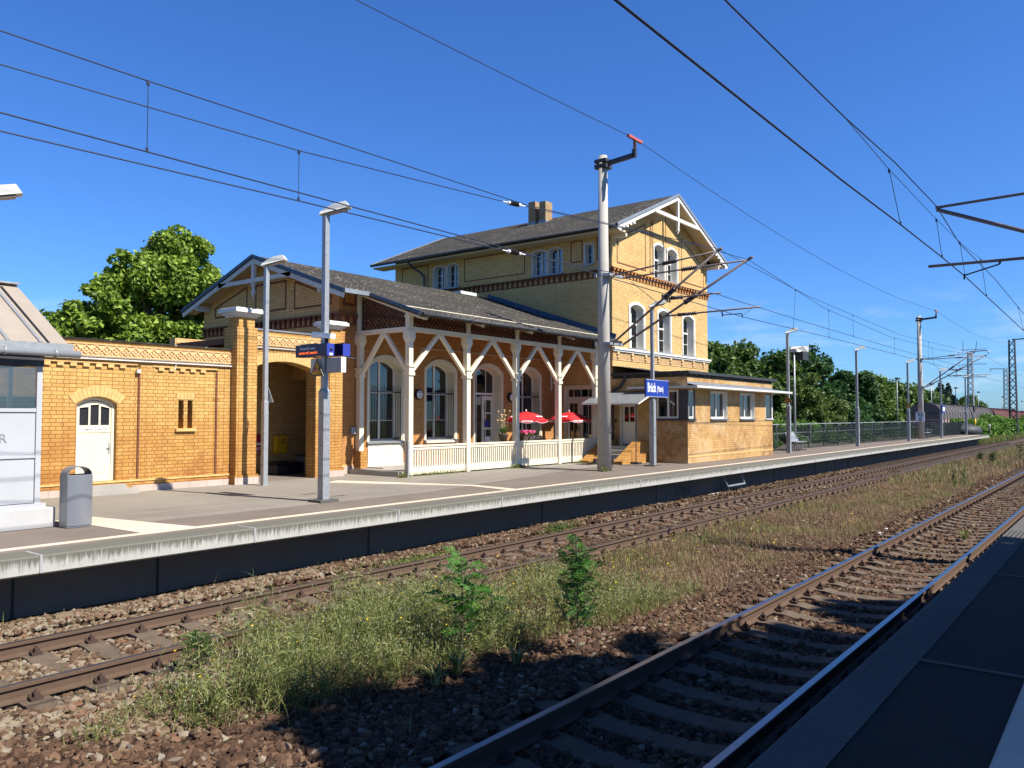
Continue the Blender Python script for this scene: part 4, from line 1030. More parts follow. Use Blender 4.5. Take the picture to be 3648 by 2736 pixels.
# side door, bell, downpipe
dd = window(ext, 'x', EX0, 14.74, 15.5, 1.36, 2.98, 0, 1, .0, .08, 0, (), False, name='side_door', sm='cream', fm='cream', fw=.05, sill=False)
b = MB(); b.poly([(14.8,1.38),(15.44,1.38),(15.44,2.93),(14.8,2.93)], 'x', EX0+.05, EX0+.095, [[(14.9,2.25),(15.1,2.25),(15.1,2.82),(14.9,2.82)],[(15.14,2.25),(15.34,2.25),(15.34,2.82),(15.14,2.82)]])
b.box(EX0+.04, EX0+.05, 14.9, 15.34, 1.48, 2.1); b.build('door_leaf', M['cream'], dd)
b = MB(); b.box(EX0-.03, EX0, 15.64, 15.71, 2.22, 2.36); b.build('bell_push', M['black'], ext)
b = MB(); b.path([(EX0-.08,15.2,4.0),(EX0-.1,15.25,3.85),(EX0-.06,15.45,3.6),(EX0-.06,15.75,3.45)], .055, 8); b.path([(EX0-.05,TY0-.05,3.4),(EX0-.05,TY0-.05,.8)], .045, 8); b.build('downpipe', M['darksteel'], ext)
b = MB()
for z, y0 in ((.91,0),(1.06,0),(1.21,0),(1.35,0)):
    k = round((z-.91)/.15); b.box(24.95+.36*k, EX0-.003, 14.68, 15.62, .76+.15*k if k else .752, z-.03); b.box(24.92+.36*k, EX0-.003, 14.66, 15.64, z-.03, z)
b.build('entrance_steps', M['step'], ext)
b = MB()
for y0 in (14.28, 15.66): b.poly([(24.6,.752),(EX0-.004,.752),(EX0-.004,1.55),(26.0,1.55),(24.6,.85)], 'y', y0, y0+.34)
each(b, 'stair_cheek', M['brick'], ext)
porch = empty('porch_canopy', (25.6, 15.2, ZP), label='small pitched white framed canopy on thin poles over the signal office steps', cat='door canopy')
b = MB(); CP = lambda x: 3.40-(EX0-x)*.36
for y in (13.95, 14.55, 15.15, 15.75, 16.35): b.bar((EX0-.02, y, 3.39), (25.25, y, CP(25.25)), .03, .05)
b.bar((25.25, 13.93, CP(25.25)), (25.25, 16.37, CP(25.25)), .05, .05); b.build('frame', M['signwhite'], porch)
b = MB(); b.add([(EX0-.02,13.93,3.42),(25.22,13.93,CP(25.22)+.03),(25.22,16.37,CP(25.22)+.03),(EX0-.02,16.37,3.42),(EX0-.02,13.93,3.428),(25.22,13.93,CP(25.22)+.038),(25.22,16.37,CP(25.22)+.038),(EX0-.02,16.37,3.428)], [(0,1,2,3),(7,6,5,4),(0,4,5,1),(1,5,6,2),(2,6,7,3),(3,7,4,0)]); b.build('roof_sheet', M['zinc'], porch)
for y in (14.12, 16.22): b = MB(); b.tube((25.35, y, .76), (25.35, y, CP(25.35)), .017, .017, 8); b.box(25.2, 25.5, y-.15, y+.15, .752, .82); each(b, 'pole', M['darksteel'], porch)

# ---------------- left outbuilding wall with door, gate piers and arch
ob = empty('outbuilding', (8, 18.5, ZP), label='long low yellow brick outbuilding with cream plank door and diamond terracotta frieze', cat='outbuilding')
OY = 17.9; OX0, OX1 = -2.0, 11.46; OT = 4.15
b = MB()
dh = arch(7.76, 8.62, .96, 2.72, .16)
sl1 = [(10.07,2.17),(10.20,2.17),(10.20,2.84),(10.07,2.84)]; sl2 = [(10.30,2.17),(10.43,2.17),(10.43,2.84),(10.30,2.84)]
# outer skin with two recessed panels
rec1 = [(6.6,1.04),(9.12,1.04),(9.12,3.62),(6.6,3.62)]; rec2 = [(9.47,1.04),(11.07,1.04),(11.07,3.6),(9.47,3.6)]
b.poly([(OX0,.76),(OX1,.76),(OX1,OT-.03),(OX0,OT-.03)], 'y', OY-.035, OY, [rec1, rec2])
b.poly([(OX0,.76),(OX1,.76),(OX1,OT-.03),(OX0,OT-.03)], 'y', OY, OY+.38, [dh, sl1, sl2])
b.build('front_wall', M['brick'], ob)
b = MB(); b.box(OX0, OX0+.3, OY+.38, 22, .76, 3.9); b.box(OX1-.3, OX1, OY+.38, 22, .76, 3.9); b.box(OX0, OX1, 21.7, 22, .76, 3.9); b.build('rear_wall', M['brick'], ob)
b = MB(); b.add([(OX0,OY-.07,OT),(OX1,OY-.07,OT),(OX1,22.1,3.85),(OX0,22.1,3.85),(OX0,OY-.07,OT-.035),(OX1,OY-.07,OT-.035),(OX1,22.1,3.81),(OX0,22.1,3.81)], [(0,1,2,3),(7,6,5,4),(0,4,5,1),(1,5,6,2),(2,6,7,3),(3,7,4,0)]); b.build('roof', M['roof'], ob)
def diamond_frieze(x0, x1, z0, z1, y, parent, n):
    b = MB(); h = (z1-z0)
    b.box(x0, x1, y-.03, y, z1, z1+.022); b.box(x0, x1, y-.034, y, z0-.03, z0-.004); b.box(x0, x1, y-.012, y, z0-.003, z1-.001)
    w = (x1-x0)/n
    for i in range(n):
        cx = x0+w*(i+.5); cz = (z0+z1)/2; a = w*.46; c = h*.44
        for k in range(4):
            P = [(cx-a,cz),(cx,cz+c),(cx+a,cz),(cx,cz-c)]; p, q = P[k], P[(k+1) % 4]
            b.bar((p[0], y-.024, p[1]), (q[0], y-.024, q[1]), .026, .024)
        for k in range(4):
            an = pi/4+k*pi/2; b.bar((cx+.01*cos(an), y-.02, cz+.01*sin(an)), (cx+a*.42*cos(an), y-.02, cz+a*.42*sin(an)), .022, .022)
        b.lathe([(.001,-.022),(.016,-.018),(.018,0)], (cx, y-.012, cz), 6, 'y')
        # fan between the lozenges
        b.bar((cx+w/2, y-.02, z0+.01), (cx+w/2-w*.22, y-.02, cz-.01), .018, .02); b.bar((cx+w/2, y-.02, z0+.01), (cx+w/2+w*.22, y-.02, cz-.01), .018, .02)
    return b.build('terracotta_frieze', M['terracotta'], parent)
diamond_frieze(OX0+.1, OX1, 3.80, 4.02, OY-.036, ob, 62)
b = MB(); b.box(OX0, OX1, OY-.06, OY-.036, 3.755, 3.768); b.bar((OX0, OY-.075, 3.71), (OX1-.02, OY-.075, 3.71), .05, .028); b.path([(9.95, OY-.08, 3.7), (9.95, OY-.05, 3.55)], .01, 5)
b.build('cable_duct', M['white'], ob)
b = MB()  # hanging dentils
for (x0, x1, z) in ((6.75, 9.05, 3.62), (9.5, 11.05, 3.6)):
    b.box(x0-.1, x1, OY-.05, OY-.001, z-.005, z+.03)
    n = int((x1-x0)/.265)
    for i in range(n): x = x0+.05+.265*i; b.box(x, x+.13, OY-.045, OY-.001, z-.085, z-.006)
b.build('dentils', M['vouss'], ob)
b = MB()   # dark joints beside the recessed panels
for x in (9.08, 11.03): b.box(x, x+.04, OY-.030, OY-.001, 1.05, 3.55)
b.build('brick_bands', M['brick_red'], ob)
I_, O_ = ring(7.72, 8.66, 2.72, .17, .23, 13); b = MB()
for i in range(13):
    p = [I_[i], I_[i+1], O_[i+1], O_[i]]; cx = sum(q[0] for q in p)/4; cz = sum(q[1] for q in p)/4
    b.poly([(cx+(q[0]-cx)*.92, cz+(q[1]-cz)*.97) for q in p], 'y', OY-.012, OY-.001)
for i in range(5): x = 10.03+i*.088; b.box(x, x+.08, OY-.012, OY-.001, 2.86, 3.02)
b.build('brick_arch', M['vouss'], ob)
b = MB(); b.box(9.99, 10.50, OY-.07, OY-.001, 2.10, 2.165); b.build('slit_sill', M['vouss'], ob)
b = MB(); b.box(10.05, 10.45, OY+.3, OY+.36, 2.1, 2.9); b.build('slit_backing', M['inside'], ob)
b = MB(); b.box(OX0, OX1, OY-.055, OY-.036, .99, 1.03); b.build('plinth_moulding', M['vouss'], ob)
b = MB(); b.box(OX0, 7.6, OY-.07, OY-.056, .752, .93) if False else None; b.box(OX0, 7.55, OY-.075, OY-.036, .752, .90); b.box(8.95, OX1, OY-.075, OY-.036, .752, .90); b.build('plinth', M['stonepl'], ob)
do = MB(); DO = OY+.12
do.poly([(7.765,.965),(8.615,.965)]+arch(7.765,8.615,.965,2.72,.155)[2:], 'y', DO-.02, DO+.05, [arch(7.83,8.55,1.0,2.68,.13)])
door = do.build('plank_door', M['cream'], ob)
b = MB(); b.poly(arch(7.835,8.545,1.0,2.67,.125), 'y', DO, DO+.03, [[(7.87,2.26),(8.06,2.26),(8.06,2.66),(7.87,2.64)],[(8.10,2.26),(8.28,2.26),(8.28,2.72),(8.10,2.70)],[(8.32,2.26),(8.51,2.26),(8.51,2.64),(8.32,2.68)]])
for i in range(9): b.box(7.90+.066*i, 7.96+.066*i, DO-.006, DO-.001, 1.22, 2.08)
b.box(7.84, 8.54, DO-.012, DO-.0, 2.10, 2.14)
b.build('door_leaf', M['cream'], door)
b = MB(); b.box(7.86, 8.52, DO+.035, DO+.04, 2.24, 2.75); b.build('pane', M['black'], door)
b = MB(); b.box(8.50, 8.53, DO-.012, DO, 1.62, 1.86); b.bar((8.515, DO-.03, 1.76), (8.46, DO-.03, 1.75), .02, .02); b.bar((8.515, DO-.03, 1.76), (8.515, DO, 1.76), .02, .02); b.build('door_handle', M['galv'], door)
b = MB(); b.path([(7.98,DO-.014,2.20),(8.05,DO-.014,2.17),(8.0,DO-.014,2.15),(8.1,DO-.014,2.19),(8.18,DO-.014,2.15),(8.3,DO-.014,2.18),(8.45,DO-.014,2.2)], .006, 4); b.build('chalk_scribble', M['skyblue'], door)
b = MB(); b.box(7.62, 8.95, OY-.42, OY-.036, .752, .86); b.box(7.66, 8.75, OY-.25, OY+.10, .86, .955); b.build('doorstep', M['step'], ob)
b = MB(); b.box(9.02, 9.10, OY-.09, OY-.036, 3.44, 3.52); b.build('junction_box', M['white'], ob)

gate = empty('gateway', (12.9, 18, ZP), label='arched brick gateway between two capped piers beside the station wing', cat='gateway')
GY = OY-.0
def pier(x0, x1, y0, y1, ztop, capz):
    b = MB(); b.box(x0, x1, y0, y1, .76, ztop); b.box(x0-.04, x1+.04, y0-.04, y1, .76, 1.0); g = (x1-x0)
    o = b.build('pier', M['brick'], gate)
    b = MB(); b.box(x0+.06, x1-.06, y0+.04, y1-.04, ztop, capz); b.build('pier_neck', M['brick'], o)
    b = MB()
    z = capz
    for e, h in ((.02, .05), (.08, .06), (.15, .09), (.11, .03)): b.box(x0-e+.03, x1+e-.03, y0-e+.03, y1+e-.03, z, z+h); z += h
    b.build('pier_cap', M['white'], o)
    b = MB(); b.box(x0-.05, x1+.05, y0-.05, y0-.041, .752, .93); b.build('pier_foot', M['stonepl'], o)
pier(11.44, 12.02, 17.62, 18.2, 4.70, 4.96)
pier(14.55, 15.02, 17.86, 18.35, 4.72, 4.93)
b = MB()
b.poly([(12.0,.2),(12.04,.2),(12.04,3.70)]+[p for p in arch(12.04,14.10,.2,3.70,.22)[3:-1]][::-1]+[(14.10,3.70),(14.10,.2),(14.6,.2),(14.6,4.70),(12.0,4.70)] if False else [(11.98,.3),(14.58,.3),(14.58,4.70),(11.98,4.70)], 'y', GY, GY+.42, [arch(12.04,14.10,.31,3.70,.22)])
b.build('arch_wall', M['brick'], gate)
b = MB(); b.box(11.98, 14.6, GY-.03, GY+.45, 4.701, 4.74); b.build('coping', M['zinc'], gate)
diamond_frieze(12.02, 14.55, 4.34, 4.56, GY-.002, gate, 12)
b = MB(); b.bar((12.02, GY-.03, 4.25), (14.55, GY-.03, 4.25), .04, .028); b.bar((15.05, WY0-.03, 4.2), (15.9, WY0-.03, 4.2), .04, .028); b.build('cable_duct', M['white'], gate)
I_, O_ = ring(12.04, 14.10, 3.70, .22, .24, 24); b = MB()
for i in range(24):
    p = [I_[i], I_[i+1], O_[i+1], O_[i]]; cx = sum(q[0] for q in p)/4; cz = sum(q[1] for q in p)/4
    b.poly([(cx+(q[0]-cx)*.93, cz+(q[1]-cz)*.98) for q in p], 'y', GY-.012, GY-.001)
b.build('brick_arch', M['vouss'], gate)
b = MB(); b.box(14.585, 15.30, 18.36, 18.395, .2, 4.7); b.box(11.46, 11.98, 18.2, 20.6, .2, 4.2); b.box(11.46, 15.29, 20.6, 20.9, .2, 4.6); b.box(15.7, 17.0, 20.6, 20.9, .2, 3.7); b.box(11.46, 17.0, 18.33, 18.36, -.4, -.39)
b.build('passage_wall', M['brick_up'], gate)
b = MB(); b.box(11.5, 15.29, 18.33, 20.9, 4.3, 4.45); b.box(15.7, 17.0, 18.8, 20.9, 3.7, 3.8); b.box(16.9, 17.0, 18.8, 20.6, .2, 3.7); b.build('passage_ceiling', M['backboard'], gate)
b = MB(); b.box(11.5, 15.29, 18.32, 20.6, .1, .22); b.box(15.29, 16.9, 18.8, 20.6, .1, .22); b.build('passage_floor', M['step'], gate)
b = MB(); b.box(14.36, 14.42, 17.80, 17.9, .8, 1.75); b.build('hydrant_pipe', M['brick_red'], gate)
# ------------------------------------------------------------------ platform furniture
def make_lamp(height, label, loc, group='grey platform lamps', join=2.85, w0=.062, w1=.05, headrot=0.0, dark=True):
    """square two-stage column, tilted lantern head reaching towards the track"""
    t = empty('platform_lamp', loc, 0, label, 'street lamp', group)
    b = MB(); h0 = w0; b.box(-h0-.0, h0, -h0, h0, 0, join-loc[2]); b.box(-.012, .012, -h0-.004, -h0, .9, .96)
    b.box(-.11, .11, -.11, .11, 0, .018)
    b.add([(-h0,-h0,join-loc[2]),(h0,-h0,join-loc[2]),(h0,h0,join-loc[2]),(-h0,h0,join-loc[2]),(-w1,-w1,join-loc[2]+.05),(w1,-w1,join-loc[2]+.05),(w1,w1,join-loc[2]+.05),(-w1,w1,join-loc[2]+.05)], [(0,1,5,4),(1,2,6,5),(2,3,7,6),(3,0,4,7)])
    # hatch outlines and bolt holes
    b.box(-.035, .035, -h0-.004, -h0, 1.25, 1.6)
    b.build('lower_column', M['galv'], t, world=False)
    b = MB(); b.box(-w1, w1, -w1, w1, join-loc[2]+.05, height-.02); b.build('upper_column', M['galv'], t, world=False)
    b = MB()
    for z in (.5, 1.1, 1.75): b.box(-h0-.003, -h0, -.012, .012, z, z+.03)
    b.build('bolt_holes', M['black'], t, world=False)
    d = Vector((cos(headrot), sin(headrot), 0)); s = Vector((-d.y, d.x, 0)); b = MB()
    def P(a, c, z): return tuple(d*a+s*c+Vector((0, 0, height+z)))
    q = [P(-.12,-.09,-.02),P(-.12,.09,-.02),P(.50,.12,.13),P(.50,-.12,.13),P(-.10,-.06,.05),P(-.10,.06,.05),P(.14,.09,.19),P(.14,-.09,.19),P(.42,.10,.25),P(.42,-.10,.25)]
    b.add(q, [(3,2,1,0),(4,5,1,0),(4,7,6,5),(7,9,8,6),(9,3,2,8),(0,3,9,7,4),(1,5,6,8,2)])
    b.build('lamp_head', M['offwhite'], t, world=False)
    b = MB(); q = [P(.0,-.07,-.004),P(.0,.07,-.004),P(.42,.09,.098),P(.42,-.09,.098)]; b.add(q+[tuple(Vector(x)-Vector((0,0,.02))) for x in q], [(0,1,2,3),(7,6,5,4),(0,4,5,1),(1,5,6,2),(2,6,7,3),(3,7,4,0)]); b.build('diffuser', M['sheltroof'], t, world=False)
    return t
HR = -.95
L1 = make_lamp(5.45, 'slim grey platform lamp in front of the brick gateway pier', (11.78, 16.92, .755), join=2.8, headrot=HR)
L2 = make_lamp(5.78, 'tallest nearest platform lamp carrying the blue passenger displays and loudspeakers', (10.28, 12.78, .755), join=2.96, w0=.082, w1=.053, headrot=HR)
b = MB(); b.box(-.23, .23, -.2, .2, 0, .05); b.build('foot_plate', M['tactgrey'], L2, world=False)
L3 = make_lamp(5.5, 'platform lamp holding the station name board before the signal office', (24.7, 13.1, .755), join=3.0, w0=.085, w1=.052, headrot=HR)
b = MB(); b.box(-.3, .22, -.2, .2, 0, .04); b.build('foot_plate', M['tactgrey'], L3, world=False)
labs = ['platform lamp with warning triangle just right of the signal office', 'platform lamp in the middle of the mesh fence beyond the first bench', 'platform lamp with warning triangle left of the second overhead line mast', 'platform lamp with small blue sign beside the second bench', 'last platform lamp near the far end of the station platform']
for k, (x, y, hh) in enumerate(((37.4,12.75,5.62),(48.2,12.5,5.5),(60.6,12.35,5.45),(72.2,12.3,5.4),(85.0,12.4,5.4))):
    make_lamp(hh, labs[k], (x, y, .755), join=2.95, w0=.09, w1=.055, headrot=HR)
make_lamp(4.66, 'lamp head poking into the picture at the left edge above the shelter', (4.02, 12.35, .755), headrot=-.35)
fl = ['farthest left of the small distant lamps behind the tree line', 'second small distant lamp above the trees by the freight wagons', 'third small distant lamp beside the fir trees', 'fourth small distant lamp right of the distant lattice mast', 'fifth small distant lamp above the red wagons', 'last small distant lamp at the right picture edge']
for k, (x, z) in enumerate(((102.2,6.9),(122.4,6.9),(141.5,6.9),(164.7,6.8),(198.5,6.6),(235.5,6.2))):
    t = empty('yard_lamp', (x, 22, 0), 0, fl[k], 'street lamp', 'distant yard lamps')
    b = MB(); b.tube((0,0,0), (0,0,z), .07, .05, 6); b.build('column', M['greysteel'], t, world=False)
    b = MB(); b.box(-.3, 1.1, -.15, .15, z-.05, z+.15); b.build('lamp_head', M['darksteel'], t, world=False)
# hooded clock / lamp behind the first right-hand lamp
t = empty('platform_clock', (41.0, 13.65, .76), 0, 'slim post with a dark boxy hooded head standing behind the lamp beside the signal office', 'clock post')
b = MB(); b.tube((0,0,0), (0,0,5.05), .06, .045, 8); b.build('column', M['galv'], t, world=False)
b = MB(); b.add([(-.1,-.18,5.0),(1.5,-.25,5.05),(1.5,.25,5.05),(-.1,.18,5.0),(-.1,-.15,5.15),(.5,-.3,5.32),(1.45,-.3,5.36),(1.45,.3,5.36),(.5,.3,5.32),(-.1,.15,5.15)], [(0,1,2,3),(0,4,5,6,1),(1,6,7,2),(2,7,8,9,3),(4,9,8,5),(5,8,7,6),(0,3,9,4)]); b.build('hood', M['offwhite'], t, world=False)
b = MB(); b.box(.45, 1.35, -.3, .3, 4.62, 5.06); b.build('display_box', M['rubber'], t, world=False)

# passenger display pair on lamp 2 (faces along the platform)
Q90 = -pi/2
def ptext(s, size, x, y, z, mt, name, parent, sx=1, ext=.0012, bold=0): return text(s, size, (x, y, z), (pi/2, 0, 0), mt, parent, name, ext, sx=sx, bold=bold, local=True)
em = bpy.data.materials.new('orange_led'); em.use_nodes = True; p_ = em.node_tree.nodes['Principled BSDF']; p_.inputs['Base Color'].default_value = (.8,.12,.01,1); p_.inputs['Emission Color'].default_value = (1,.13,.01,1); p_.inputs['Emission Strength'].default_value = .9
t = empty('passenger_display', (10.24, 13.05, 3.66), Q90, 'blue passenger information display with orange running text on the nearest lamp column', 'information display')
D = MB(); D.box(-.5, .484, -.09, .09, .0, .245); D.build('display_case', M['navy'], t, world=False)
D = MB(); D.box(.485, .50, -.09, .09, .0, .245); D.build('case_end', M['bluelight'], t, world=False)
b = MB(); b.lathe([(.001,.012),(.032,.01),(.032,0)], (.50, .01, .13), 12, 'x'); b.build('loudspeaker_grille', M['black'], t, world=False)
b = MB(); b.box(.5005, .504, -.03, .05, .01, .055); b.build('sticker', M['signwhite'], t, world=False)
b = MB(); b.bar((-.44,0,.26), (.1,0,.26), .02, .02); b.build('top_rail', M['black'], t, world=False)
ptext('Fahrgastinformation', .066, -.11, -.0915, .165, M['signwhite'], 'display_title', t, .92)
ptext('aoesn rm*, nuord c', .072, -.09, -.0915, .075, em, 'running_text', t, 1.02, bold=.002)
t = empty('passenger_display', (10.52, 12.9, 3.66), Q90, 'second blue passenger display half hidden behind the first one', 'information display')
D = MB(); D.box(-.45, .484, -.09, .09, .0, .245); D.build('display_case', M['navy'], t, world=False)
D = MB(); D.box(.485, .50, -.09, .09, .0, .245); D.build('case_end', M['bluelight'], t, world=False)
b = MB(); b.bar((-.3,0,.26), (.42,0,.26), .02, .02); b.build('top_rail', M['black'], t, world=False)
t = empty('surveillance_camera', (10.28, 12.80, 4.0), Q90, 'white surveillance camera housing mounted on top of the blue display', 'camera')
b = MB(); b.add([(-.32,-.07,.05),(.26,-.07,.0),(.26,.07,.0),(-.32,.07,.05),(-.34,-.08,.13),(-.26,-.07,.17),(.27,-.06,.10),(.27,.06,.10),(-.26,.07,.17),(-.34,.08,.13)], [(0,3,2,1),(0,1,6,5,4),(1,2,7,6),(2,3,9,8,7),(5,6,7,8),(4,5,8,9),(0,4,9,3)]); b.build('housing', M['signwhite'], t, world=False)
b = MB(); b.box(-.345, -.331, -.055, .055, .07, .12); b.build('lens_glass', M['black'], t, world=False)
b = MB(); b.box(-.05, .1, -.03, .03, -.09, .03); b.bar((-.12,0,-.03), (.12,0,-.03), .03, .02); b.build('bracket', M['black'], t, world=False)
for i, (y, lab) in enumerate(((12.97, 'pale grey loudspeaker plate hanging left under the display'), (12.46, 'grey loudspeaker box with white edge hanging right under the display'))):
    t = empty('loudspeaker', (10.3, y, 3.32), Q90, lab, 'loudspeaker')
    b = MB(); w_ = .22; b.box(-w_, w_, -.05, .05, -.0, .30); b.build('housing', M['galv' if i == 0 else 'greysteel'], t, world=False, bevel=.008)
    b = MB(); b.box(-w_+.012, w_-.012, -.056, -.0505, .012, .288); b.build('grille', M['offwhite'] if i == 0 else M['greysteel'], t, world=False)
    if i: b = MB(); b.box(w_+.001, w_+.012, -.06, .06, .0, .30); b.build('edge_trim', M['signwhite'], t, world=False)
# warning triangles
def triangle(loc, s, label, rz=0, back=False):
    t = empty('warning_sign', loc, rz, label, 'warning sign', 'yellow triangular warning signs')
    h = s*.866; T = lambda k, d: [(-s/2*k, h*(1-k)/3), (s/2*k, h*(1-k)/3), (0, h*(1-k)/3+h*k)]
    b = MB(); b.poly(T(1, 0), 'y', -.004, .004); b.build('plate', M['galv'], t, world=False)
    if not back:
        b = MB(); b.poly(T(.97, 0), 'y', -.0065, -.0045); b.build('yellow_face', M['yellow'], t, world=False)
        b = MB(); b.poly(T(.92, 0), 'y', -.0085, -.007, [T(.72, 0)[::-1]]); b.build('black_border', M['black'], t, world=False)
        b = MB(); b.box(-.07*s/.33, .0, -.0085, -.007, .07*s/.33, .14*s/.33); b.bar((.02*s/.33,-.008,.13*s/.33), (.07*s/.33,-.008,.05*s/.33), .003, .018*s/.33); b.bar((.0,-.008,.055*s/.33), (.08*s/.33,-.008,.055*s/.33), .003, .01*s/.33)
        b.build('pictogram', M['red'], t, world=False)
        b = MB(); b.bar((.03*s/.33,-.008,.12*s/.33), (.075*s/.33,-.008,.10*s/.33), .003, .014*s/.33); b.bar((-.05*s/.33,-.008,.155*s/.33), (.02*s/.33,-.008,.15*s/.33), .003, .01*s/.33); b.build('pictogram_figure', M['black'], t, world=False)
    return t
triangle((10.19, 12.91, 3.26), .42, 'yellow warning triangle with pictogram hanging under the blue display', -pi/2)
t = triangle((11.86, 16.92, 2.80), .46, 'grey back of a triangular sign on the slim lamp before the gateway', -pi/2, True)
for x, z, y, lab in ((37.36, 3.1, 12.64, 'yellow warning triangle on the first lamp right of the signal office'), (60.6, 3.1, 12.24, 'yellow warning triangle on the lamp left of the second mast')): triangle((x-.12, y+.1, z), .44, lab, -pi/2)
# station name board
t = empty('station_name_board', (24.62, 13.0, 3.12), .0, 'blue station name board on the lamp in front of the signal office', 'station sign')
b = MB(); b.box(-.62, 1.02, -.03, .03, .0, .60); b.build('board', M['blue'], t, world=False)
ptext('Brück', .45, -.22, -.033, .31, M['signwhite'], 'name_text', t, .56, bold=.007); ptext('(Mark)', .28, .40, -.033, .27, M['signwhite'], 'suffix_text', t, .62, bold=.003)
b = MB()
for a, c, z0, z1 in ((-.61,1.01,.008,.016),(-.61,1.01,.584,.592)): b.box(a, c, -.0335, -.0305, z0, z1)
b.build('border_line', M['signwhite'], t, world=False)
t = empty('small_station_board', (72.2, 12.15, 2.75), 0, 'small blue and white sign on the lamp beside the second bench', 'station sign')
b = MB(); b.box(-.5, .75, -.03, .03, 0, .62); b.build('board', M['blue'], t, world=False); b = MB(); b.box(-.3, .55, -.036, -.031, .15, .45); b.build('panel', M['signwhite'], t, world=False)

# litter bin
t = empty('litter_bin', (5.62, 12.93, .758), radians(0), 'grey metal litter bin with arched handle beside the white shelter', 'litter bin')
b = MB(); n = 10
def D_(w, d, r=.06):
    return [(-w,-d+.0),(w-.02,-d-.045),(w,-d),(w,d),(-w,d)]
prof = [(-.185,-.13)]+[(-.185+.37*k/8, -.13-.05*sin(pi*k/8)) for k in range(1, 8)]+[(.185,-.13),(.185,.13),(-.185,.13)]
inner = [(p[0]*.93, p[1]*.93) for p in prof]
b.poly(prof, 'z', .0, .80, [inner[::-1]]); b.poly(inner, 'z', .0, .05); b.build('body', M['binmetal'], t, world=False, bevel=.004)
b = MB(); b.poly([(-.185+.37*k/8, -.132-.05*sin(pi*k/8)) for k in range(9)]+[(-.185+.37*k/8, -.142-.05*sin(pi*k/8)) for k in range(8, -1, -1)], 'z', .03, .79); b.build('front_door', M['binmetal'], t, world=False)
b = MB(); arc = [(.183*cos(a), .80+.13*sin(a)) for a in [pi*k/12 for k in range(13)]]; arc2 = [(.171*cos(a), .80+.118*sin(a)) for a in [pi*(12-k)/12 for k in range(13)]]
b.poly(arc+arc2, 'y', -.13, .12); b.build('arched_hood', M['binmetal'], t, world=False)
b = MB(); b.lathe([(.001,-.004),(.01,-.003),(.01,0)], (-.13, -.145, .42), 8, 'y'); b.build('lock', M['black'], t, world=False)

# passenger shelter (only its right end is in view)
t = empty('platform_shelter', (3.5, 13.9, .76), 0, 'white panelled platform shelter with sloping dusty roof at the left edge', 'shelter')
SX1 = 5.22; SY = 13.22; SX0 = .8
b = MB(); b.box(SX0, 5.42, 13.15, 15.6, .752, 1.06); b.build('concrete_base', M['sheltc'], t, bevel=.01)
b = MB(); b.box(SX0, 5.30, SY-.02, 15.5, 1.061, 1.13)
for x in (SX1-.075, SX1-1.25, SX1-2.5): b.box(x, x+.075, SY, SY+.075, 1.13, 3.26)
b.box(SX1-.075, SX1, 15.3, 15.4, 1.13, 3.5); b.box(SX1-.075, SX1, 14.3, 14.37, 1.13, 3.4)
for z in (1.82, 2.52): b.box(SX0, SX1-.076, SY+.01, SY+.065, z, z+.055); b.box(SX1-.065, SX1-.01, SY+.08, 15.3, z, z+.055)
b.build('post_frame', M['shelterw'], t)
b = MB()
for z0, z1 in ((1.14, 1.818), (1.877, 2.518)): b.box(SX0, SX1-.08, SY+.03, SY+.05, z0, z1); b.box(SX1-.055, SX1-.035, SY+.08, 15.29, z0, z1)
b.build('white_panel', M['shelterw'], t)
b = MB(); b.box(SX0, SX1-.08, SY+.035, SY+.043, 2.58, 3.2); b.box(SX1-.05, SX1-.042, SY+.08, 15.29, 2.58, 3.3); b.build('glazing', M['glass2'], t)
b = MB(); b.box(SX0, SX1+.01, SY-.02, SY+.10, 3.22, 3.40); b.box(SX1-.09, SX1+.01, SY+.1, 15.4, 3.25, 3.42); b.build('head_beam', M['darksteel'], t)
rz = lambda y: 3.55+(y-13.15)*.55
b = MB(); RX0, RX1 = .6, 5.58
b.add([(RX0,13.15,3.55),(RX1,13.15,3.55),(RX1,15.3,rz(15.3)),(RX0,15.3,rz(15.3)),(RX0,13.15,3.53),(RX1,13.15,3.53),(RX1,15.3,rz(15.3)-.02),(RX0,15.3,rz(15.3)-.02)], [(0,1,2,3),(7,6,5,4),(0,4,5,1),(1,5,6,2),(2,6,7,3),(3,7,4,0)])
b.add([(RX0,15.3,rz(15.3)-.01),(RX1,15.3,rz(15.3)-.01),(RX1,17.2,3.6),(RX0,17.2,3.6)], [(0,1,2,3)])
sr = b.build('roof_sheet', M['sheltroof'], t)
b = MB()
for x in (5.18, 4.72, 4.26, 3.8): b.bar((x, 13.2, 3.575+.01), (x, 15.2, rz(15.2)+.015), .05, .03)
b.bar((RX0, 15.32, rz(15.3)+.02), (RX1+.01, 15.32, rz(15.3)+.02), .28, .03)
b.build('roof_ribs', M['galv'], sr)
b = MB(); b.bar((5.29, 13.2, 3.58), (5.29, 15.15, rz(15.15)+.01), .035, .02); b.build('roof_gap', M['black'], sr)
b = MB(); b.box(RX0, RX1+.03, 13.10, 13.15, 3.46, 3.58); b.build('fascia', M['galv'], sr)
b = MB(); b.tube((RX0, 13.03, 3.42), (RX1+.10, 13.03, 3.42), .055, .055, 12)
for x in (5.3, 4.6): b.tube((x, 13.03, 3.42), (x+.04, 13.03, 3.42), .062, .062, 12)
b.build('gutter', M['greysteel'], sr)
text('R', .19, (4.70, SY+.024, 2.12), (pi/2, 0, 0), M['greysteel'], t, 'scribble', .001); b = MB(); b.bar((4.3, SY+.025, 1.99), (4.67, SY+.025, 1.97), .002, .016); b.build('scribble', M['greysteel'], t)

